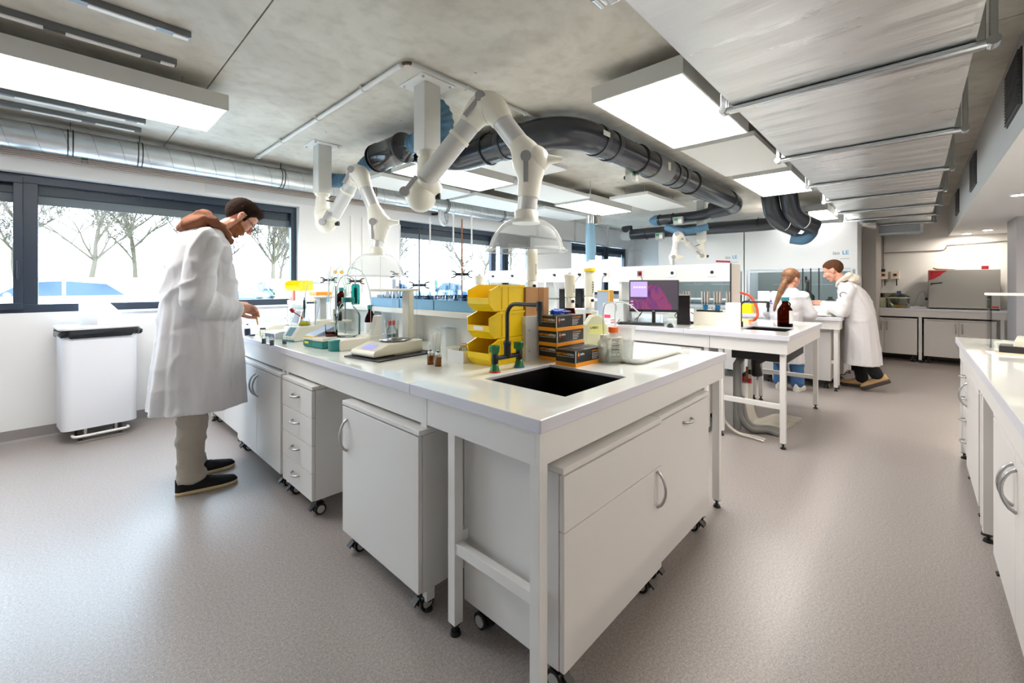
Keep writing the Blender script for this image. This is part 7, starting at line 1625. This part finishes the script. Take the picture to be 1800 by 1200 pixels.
def beard_zone(q):
    x, y, z = q; ay = abs(y)
    if x < 0.014 or z < -0.108 or (q).length > 0.16: return -2 if x < -0.02 or z < -0.13 else -0.001
    line = -0.022 - 0.28 * x if x < 0.07 else -0.041
    if x < 0.026: line = -0.012
    if z > line: return -0.001
    if x > 0.074 and ay < 0.019 and -0.071 < z < -0.050: return -0.001
    return 0.0035 * min(1, (line - z) / 0.012)
BROWNH = mat('dark_brown_hair', (44, 28, 22), 0.9, 0, 0.15, bump=0.5, bscale=120, vary=0.25, vscale=30)
GINGER = mat('ginger_beard', (150, 94, 64), 0.95, 0, 0.15, bump=0.5, bscale=160, vary=0.2, vscale=40)
SHORTH = mat('cropped_brown_hair', (84, 54, 38), 0.9, 0, 0.15, bump=0.4, bscale=160, vary=0.2, vscale=40)
BLONDE = mat('red_blonde_hair', (122, 82, 52), 0.6, bump=0.4, bscale=90, vary=0.25, vscale=25)
BROWNC = mat('rust_brown_fleece', (122, 74, 48), 0.9, bump=0.3, bscale=300)
KHAKI = mat('stone_cotton', (168, 160, 148), 0.9, bump=0.2, bscale=400)
JEANS = mat('blue_denim', (66, 106, 152), 0.9, bump=0.2, bscale=400)
BLKC = mat('black_cotton', (20, 20, 22), 0.9)
OATM = mat('oatmeal_fleece', (216, 208, 194), 0.95, bump=0.2, bscale=300)

# --- the tall man at the front island
t = thing('person', 'tall man with glasses and beard in a long white coat bending over the front island', 'person', (0.69, 3.43, 0), 0)
HS = 1.09
b = Blob()
HM = head(b, (0.172, 0.0, 1.765), math.radians(47), math.radians(-4), HS)
b.cap((0.120, 0, 1.71), (-0.02, 0, 1.60), 0.058, 0.066)
b.cap((-0.03, 0, 1.56), (-0.06, 0, 1.05), 0.12, 0.13); b.cap((-0.06, -0.16, 1.56), (-0.06, 0.16, 1.56), 0.07)
b.chain([(-0.06, -0.20, 1.55), (-0.125, -0.265, 1.21), (0.118, -0.150, 1.138)], [0.052, 0.044, 0.030])
b.chain([(-0.04, 0.20, 1.55), (-0.03, 0.255, 1.20), (0.16, 0.125, 1.16)], [0.052, 0.044, 0.030])
b.chain([(-0.07, -0.10, 1.0), (-0.10, -0.115, 0.52), (-0.125, -0.12, 0.10)], [0.085, 0.058, 0.042]); b.chain([(-0.07, 0.10, 1.0), (-0.07, 0.13, 0.52), (-0.07, 0.15, 0.10)], [0.085, 0.058, 0.042])
tip = hand(b, (0.118, -0.150, 1.138), (0.88, 0.36, -0.02), (0.05, -0.35, 0.9), (0.25, 0.75, -0.55), 0.20, (0.50, 0.55, 0.62, 0.70), 0.95)
tip2 = hand(b, (0.16, 0.125, 1.16), (0.92, -0.30, -0.10), (0.0, 0.4, 0.9), (0.2, -0.8, -0.3), 0.20, (0.35, 0.4, 0.5, 0.6), 0.7)
body = bake(b.fuse('body', SKIN, t, 0.0042, 2))
face_bits(t, body, HM, BROWNH, None, True)
skin_patch('hair', body, HM, short_hair(0.007, 0.022), BROWNH, t); skin_patch('beard', body, HM, beard_zone, GINGER, t)
c = Blob()
c.loft([((-0.075, 0, 0.502, 0.0), 0.262, 0.27), ((-0.07, 0, 0.66), 0.252, 0.262), ((-0.062, 0, 0.82), 0.244, 0.252), ((-0.055, 0, 0.98), 0.226, 0.238), ((-0.050, 0, 1.14), 0.214, 0.226), ((-0.052, 0, 1.30), 0.200, 0.222), ((-0.052, 0, 1.44), 0.178, 0.225), ((-0.052, 0, 1.55), 0.155, 0.215), ((-0.045, 0, 1.62), 0.12, 0.17), ((-0.030, 0, 1.665), 0.09, 0.11)], 48)
for sg, sh, el, wr in ((-1, (-0.062, -0.195, 1.565), (-0.120, -0.268, 1.205), (0.075, -0.170, 1.130)), (1, (-0.05, 0.195, 1.565), (-0.03, 0.258, 1.20), (0.12, 0.150, 1.155))):
    sh, el, wr = Vector(sh), Vector(el), Vector(wr)
    c.chain([sh, sh + (el - sh) * 0.5 + Vector((-0.012, 0, 0)), el, el + (wr - el) * 0.5 + Vector((0, 0, -0.008)), wr], [0.088, 0.086, 0.090, 0.086, 0.070], 20)
    dd = (wr - el).normalized(); c.tube([wr - dd * 0.02, wr + dd * 0.035], [0.072, 0.077], 24)
c.fuse('lab_coat', COATM, t, 0.0085, 2, cloth(0.026, 0.5, 1.35, -0.06, 3.0, 1.3, 1.5), hem=0.512)
m = Blob(); m.loft([((0.128, 0.0, 1.57), 0.03, 0.07), ((0.130, 0, 1.48), 0.018, 0.05)], 20)
m = Blob(); m.ell((-0.085, 0, 1.705), (0.105, 0.125, 0.05), Matrix.Rotation(-0.45, 3, 'Y')); m.ell((-0.03, 0, 1.745), (0.065, 0.095, 0.045), Matrix.Rotation(0.35, 3, 'Y'))
for y in (-1, 1): m.chain([(-0.02, 0.095 * y, 1.725), (0.05, 0.085 * y, 1.675), (0.095, 0.05 * y, 1.625), (0.112, 0.012 * y, 1.585)], [0.030, 0.026, 0.024, 0.020])
m.fuse('brown_hood', BROWNC, t, 0.008, 2, lambda q: 0.012 * crease(q, (5, 9, 9), 2) - 0.004)
MB().tube(curve([(0.115, -0.03, 1.60), (0.128, -0.04, 1.56), (0.132, -0.045, 1.50)], 5), 0.003, 6).build('hood_cord', mat('violet_cord', (110, 90, 160), 0.7), t)
m = Blob(); m.chain([(-0.09, -0.10, 0.9), (-0.115, -0.115, 0.50), (-0.125, -0.12, 0.30), (-0.125, -0.12, 0.115)], [0.10, 0.083, 0.078, 0.070]); m.chain([(-0.07, 0.10, 0.9), (-0.075, 0.13, 0.50), (-0.075, 0.145, 0.30), (-0.07, 0.15, 0.115)], [0.10, 0.083, 0.078, 0.070])
m.ell((-0.08, 0, 0.95), (0.13, 0.18, 0.10)); m.cyl((-0.118, -0.12, 0.075), (-0.120, -0.12, 0.12), 0.079, 0.076, 24); m.cyl((-0.062, 0.15, 0.075), (-0.066, 0.15, 0.12), 0.079, 0.076, 24)
m.fuse('trousers', KHAKI, t, 0.008, 2, lambda q: 0.009 * crease(q, (5, 5, 9), 4) - 0.003)
BSOLE = mat('cream_sole', (206, 184, 142), 0.6)
shoe(t, (-0.205, -0.12, 0), math.radians(-9), 0.325, mat('black_suede', (16, 16, 18), 0.85), BSOLE)
shoe(t, (-0.150, 0.15, 0), math.radians(-3), 0.325, mat('black_suede'), BSOLE)
tw = Vector((0.69, 3.43, 0)) + tip
pt = thing('pipette_tip', 'short orange-yellow rod held between the tall man\'s finger and thumb', 'rod', tw)
MB().cyl((0.0, 0, 0.012), (0.012, 0, -0.055), 0.0055, 0.0035, n=10).build('rod', mat('amber_rod', (240, 176, 40), 0.4), pt)

# --- the man at the third bench
t = thing('person', 'man with cropped hair and pale hood in long white coat leaning over the third bench', 'person', (6.88, 0.30, 0), math.radians(88))
b = Blob(); HM = head(b, (0.470, 0.0, 1.478), math.radians(24), 0.0, 1.12)
b.cap((0.43, 0, 1.42), (0.34, 0, 1.30), 0.060, 0.060); b.chain([(0.33, 0, 1.27), (0.285, 0, 1.20), (0.20, 0, 0.85)], [0.06, 0.085, 0.10]); b.cap((0.29, -0.15, 1.21), (0.29, 0.15, 1.21), 0.06)
b.chain([(0.30, 0.19, 1.22), (0.36, 0.23, 0.96), (0.57, 0.14, 1.055)], [0.052, 0.044, 0.029]); b.chain([(0.30, -0.19, 1.22), (0.38, -0.22, 0.97), (0.58, -0.10, 1.04)], [0.052, 0.044, 0.029])
b.chain([(0.16, 0.09, 0.85), (0.17, 0.10, 0.48), (0.01, 0.10, 0.20)], [0.085, 0.058, 0.042]); b.chain([(0.16, -0.09, 0.85), (0.24, -0.09, 0.48), (0.19, -0.09, 0.10)], [0.085, 0.058, 0.042])
hand(b, (0.57, 0.14, 1.055), (0.95, -0.25, 0.15), (0, 0.6, 0.7), (0.2, -0.6, 0.6), 0.19, (0.5, 0.6, 0.7, 0.8), 0.9)
hand(b, (0.58, -0.10, 1.04), (0.95, 0.2, 0.05), (0, -0.5, 0.8), (0.2, 0.6, 0.6), 0.19, (0.4, 0.5, 0.6, 0.7), 0.8)
body = bake(b.fuse('body', SKIN, t, 0.0055, 2)); face_bits(t, body, HM, SHORTH)
skin_patch('hair', body, HM, short_hair(0.006, 0.004, -0.05, False), SHORTH, t)
c = Blob()
c.loft([((0.18, 0, 0.300), 0.175, 0.25), ((0.185, 0, 0.50), 0.17, 0.245), ((0.195, 0, 0.70), 0.165, 0.235), ((0.205, 0, 0.88), 0.155, 0.222), ((0.225, 0, 1.02), 0.155, 0.215), ((0.260, 0, 1.14), 0.155, 0.22), ((0.285, 0, 1.22), 0.14, 0.215), ((0.305, 0, 1.29), 0.10, 0.17), ((0.33, 0, 1.33), 0.08, 0.11)], 44)
for sh, el, wr in (((0.29, 0.18, 1.23), (0.355, 0.232, 0.975), (0.535, 0.155, 1.045)), ((0.29, -0.18, 1.23), (0.37, -0.225, 0.98), (0.54, -0.12, 1.03))):
    sh, el, wr = Vector(sh), Vector(el), Vector(wr); c.chain([sh, sh + (el - sh) * 0.5, el, el + (wr - el) * 0.5, wr], [0.084, 0.080, 0.084, 0.070, 0.048], 20)
c.fuse('lab_coat', COATM, t, 0.010, 2, cloth(0.026, 0.3, 1.05, 0.19, 2.8, 4.1, 1.5), hem=0.312)
MB().tube(arc((0.33, 0.262, 1.17), 0.035, 0, 2 * math.pi, 22, (1, 0, 0.1), (0, 0.1, 1)), 0.004, 6).build('round_sleeve_badge', INK, t)
m = Blob(); m.ell((0.262, 0, 1.372), (0.075, 0.115, 0.062), Matrix.Rotation(-0.35, 3, 'Y')); m.ell((0.30, 0, 1.415), (0.05, 0.095, 0.035))
for y in (-1, 1): m.chain([(0.29, 0.09 * y, 1.42), (0.36, 0.085 * y, 1.37), (0.415, 0.05 * y, 1.32), (0.43, 0.01 * y, 1.28)], [0.034, 0.03, 0.026, 0.022])
m.fuse('pale_hood', OATM, t, 0.009, 2, lambda q: 0.010 * crease(q, (6, 9, 9), 6) - 0.003)
m = Blob(); m.chain([(0.16, 0.09, 0.8), (0.17, 0.10, 0.46), (0.03, 0.10, 0.21)], [0.10, 0.078, 0.064]); m.chain([(0.16, -0.09, 0.8), (0.24, -0.09, 0.46), (0.19, -0.09, 0.12)], [0.10, 0.078, 0.066]); m.ell((0.19, 0, 0.82), (0.10, 0.16, 0.1)); m.fuse('trousers', BLKC, t, 0.009, 2, lambda q: 0.008 * crease(q, (5, 5, 9), 4))
TAN = mat('tan_suede', (178, 146, 104), 0.85); DS = mat('dark_tread', (58, 52, 50), 0.8)
shoe(t, (0.115, -0.09, 0), 0.0, 0.31, TAN, DS, 0.0, 'shoe', 0.052, 0.036)
shoe(t, (-0.10, 0.10, 0.135), 0.0, 0.30, TAN, DS, math.radians(27), 'shoe', 0.054, 0.042)
MB().tube(arc((0.548, 0.148, 1.048), 0.032, 0, 2 * math.pi, 20, (0.2, 0.4, -0.9), (0.1, 0.9, 0.4)), 0.007, 8).build('dark_wristband', BLACK, t)

# --- the woman at the third bench
t = thing('person', 'woman with a long reddish ponytail, white coat and jeans seen from behind', 'person', (6.20, 1.13, 0), 0)
b = Blob(); HM = head(b, (0.08, -0.01, 1.365), math.radians(14), math.radians(-38), 1.02)
b.cap((0.06, 0, 1.31), (0.0, 0.01, 1.20), 0.046, 0.054); b.cap((0.0, 0.01, 1.15), (-0.03, 0.01, 0.85), 0.09, 0.11); b.cap((0, -0.12, 1.15), (0, 0.14, 1.15), 0.06)
b.chain([(0.0, -0.15, 1.14), (0.02, -0.21, 0.95), (0.24, -0.14, 1.02)], [0.044, 0.038, 0.026]); b.chain([(0.0, 0.17, 1.14), (0.02, 0.22, 0.94), (0.24, 0.16, 0.98)], [0.044, 0.038, 0.026])
b.chain([(-0.02, -0.07, 0.85), (0, -0.08, 0.45), (0, -0.08, 0.09)], [0.085, 0.055, 0.038]); b.chain([(-0.02, 0.09, 0.85), (0, 0.10, 0.45), (0, 0.10, 0.09)], [0.085, 0.055, 0.038])
hand(b, (0.24, -0.14, 1.02), (0.7, 0.1, 0.6), (0, -0.6, 0.6), (0.2, 0.7, 0.3), 0.17); hand(b, (0.24, 0.16, 0.98), (0.9, -0.2, -0.1), (0, 0.4, 0.9), (0.2, -0.7, 0), 0.17)
body = b.fuse('body', SKIN, t, 0.006, 2); face_bits(t, body, HM, BLONDE)
h = Blob().xf(HM); h.ell((-0.022, 0, 0.045), (0.104, 0.084, 0.090)); h.ell((-0.06, 0, -0.01), (0.058, 0.066, 0.062)); h.xf(None)
h.chain([(-0.02, 0.035, 1.345), (-0.055, 0.05, 1.31), (-0.085, 0.075, 1.22), (-0.10, 0.10, 1.10), (-0.105, 0.125, 1.0), (-0.10, 0.14, 0.93)], [0.026, 0.032, 0.036, 0.034, 0.028, 0.012], 16)
h.fuse('ponytail_hair', BLONDE, t, 0.006, 2, lambda q: 0.004 * noise.noise(Vector((q.x * 60, q.y * 60, q.z * 9))))
MB().tube(arc((-0.028, 0.038, 1.338), 0.027, 0, 2 * math.pi, 16, (0, 1, 0), (0.5, 0, 0.9)), 0.007, 8).build('hair_tie', BLACK, t)
c = Blob()
c.loft([((-0.02, 0.03, 0.33), 0.15, 0.185), ((-0.02, 0.03, 0.55), 0.15, 0.185), ((-0.02, 0.03, 0.75), 0.145, 0.180), ((-0.02, 0.025, 0.92), 0.13, 0.170), ((-0.01, 0.02, 1.05), 0.13, 0.172), ((0.0, 0.02, 1.15), 0.115, 0.165), ((0.01, 0.015, 1.21), 0.085, 0.12), ((0.02, 0.01, 1.25), 0.06, 0.07)], 40)
for sh, el, wr in (((0.0, -0.135, 1.145), (0.0, -0.215, 0.94), (0.20, -0.15, 1.0)), ((0.0, 0.165, 1.145), (0.01, 0.225, 0.93), (0.20, 0.17, 0.97))):
    sh, el, wr = Vector(sh), Vector(el), Vector(wr); c.chain([sh, sh + (el - sh) * 0.5, el, el + (wr - el) * 0.5, wr], [0.074, 0.070, 0.070, 0.06, 0.045], 20)
c.fuse('lab_coat', COATM, t, 0.010, 2, cloth(0.022, 0.33, 1.1, -0.02, 2.8, 7.7, 1.4), hem=0.342)
m = MB(); m.prism([(0.165, 1.08), (0.19, 1.08), (0.1775, 1.115)], 'x', -0.112, -0.100); m.box(-0.112, -0.100, 0.158, 0.197, 1.06, 1.07); m.build('blue_back_logo', mat('logo_navy', (40, 60, 160), 0.6), t)
m = Blob(); m.chain([(-0.02, -0.06, 0.8), (0, -0.08, 0.45), (0, -0.08, 0.10)], [0.10, 0.075, 0.072]); m.chain([(-0.02, 0.10, 0.8), (0, 0.10, 0.45), (0, 0.10, 0.10)], [0.10, 0.075, 0.072]); m.ell((-0.02, 0.02, 0.85), (0.12, 0.16, 0.1)); m.fuse('jeans', JEANS, t, 0.009, 2, lambda q: 0.008 * crease(q, (5, 5, 9), 4))
WS = mat('white_sneaker', (226, 224, 216), 0.6)
shoe(t, (-0.08, -0.08, 0), math.radians(-8), 0.26, WS, WS, 0, 'shoe', 0.046); shoe(t, (-0.08, 0.10, 0), math.radians(5), 0.26, WS, WS, 0, 'shoe', 0.046)
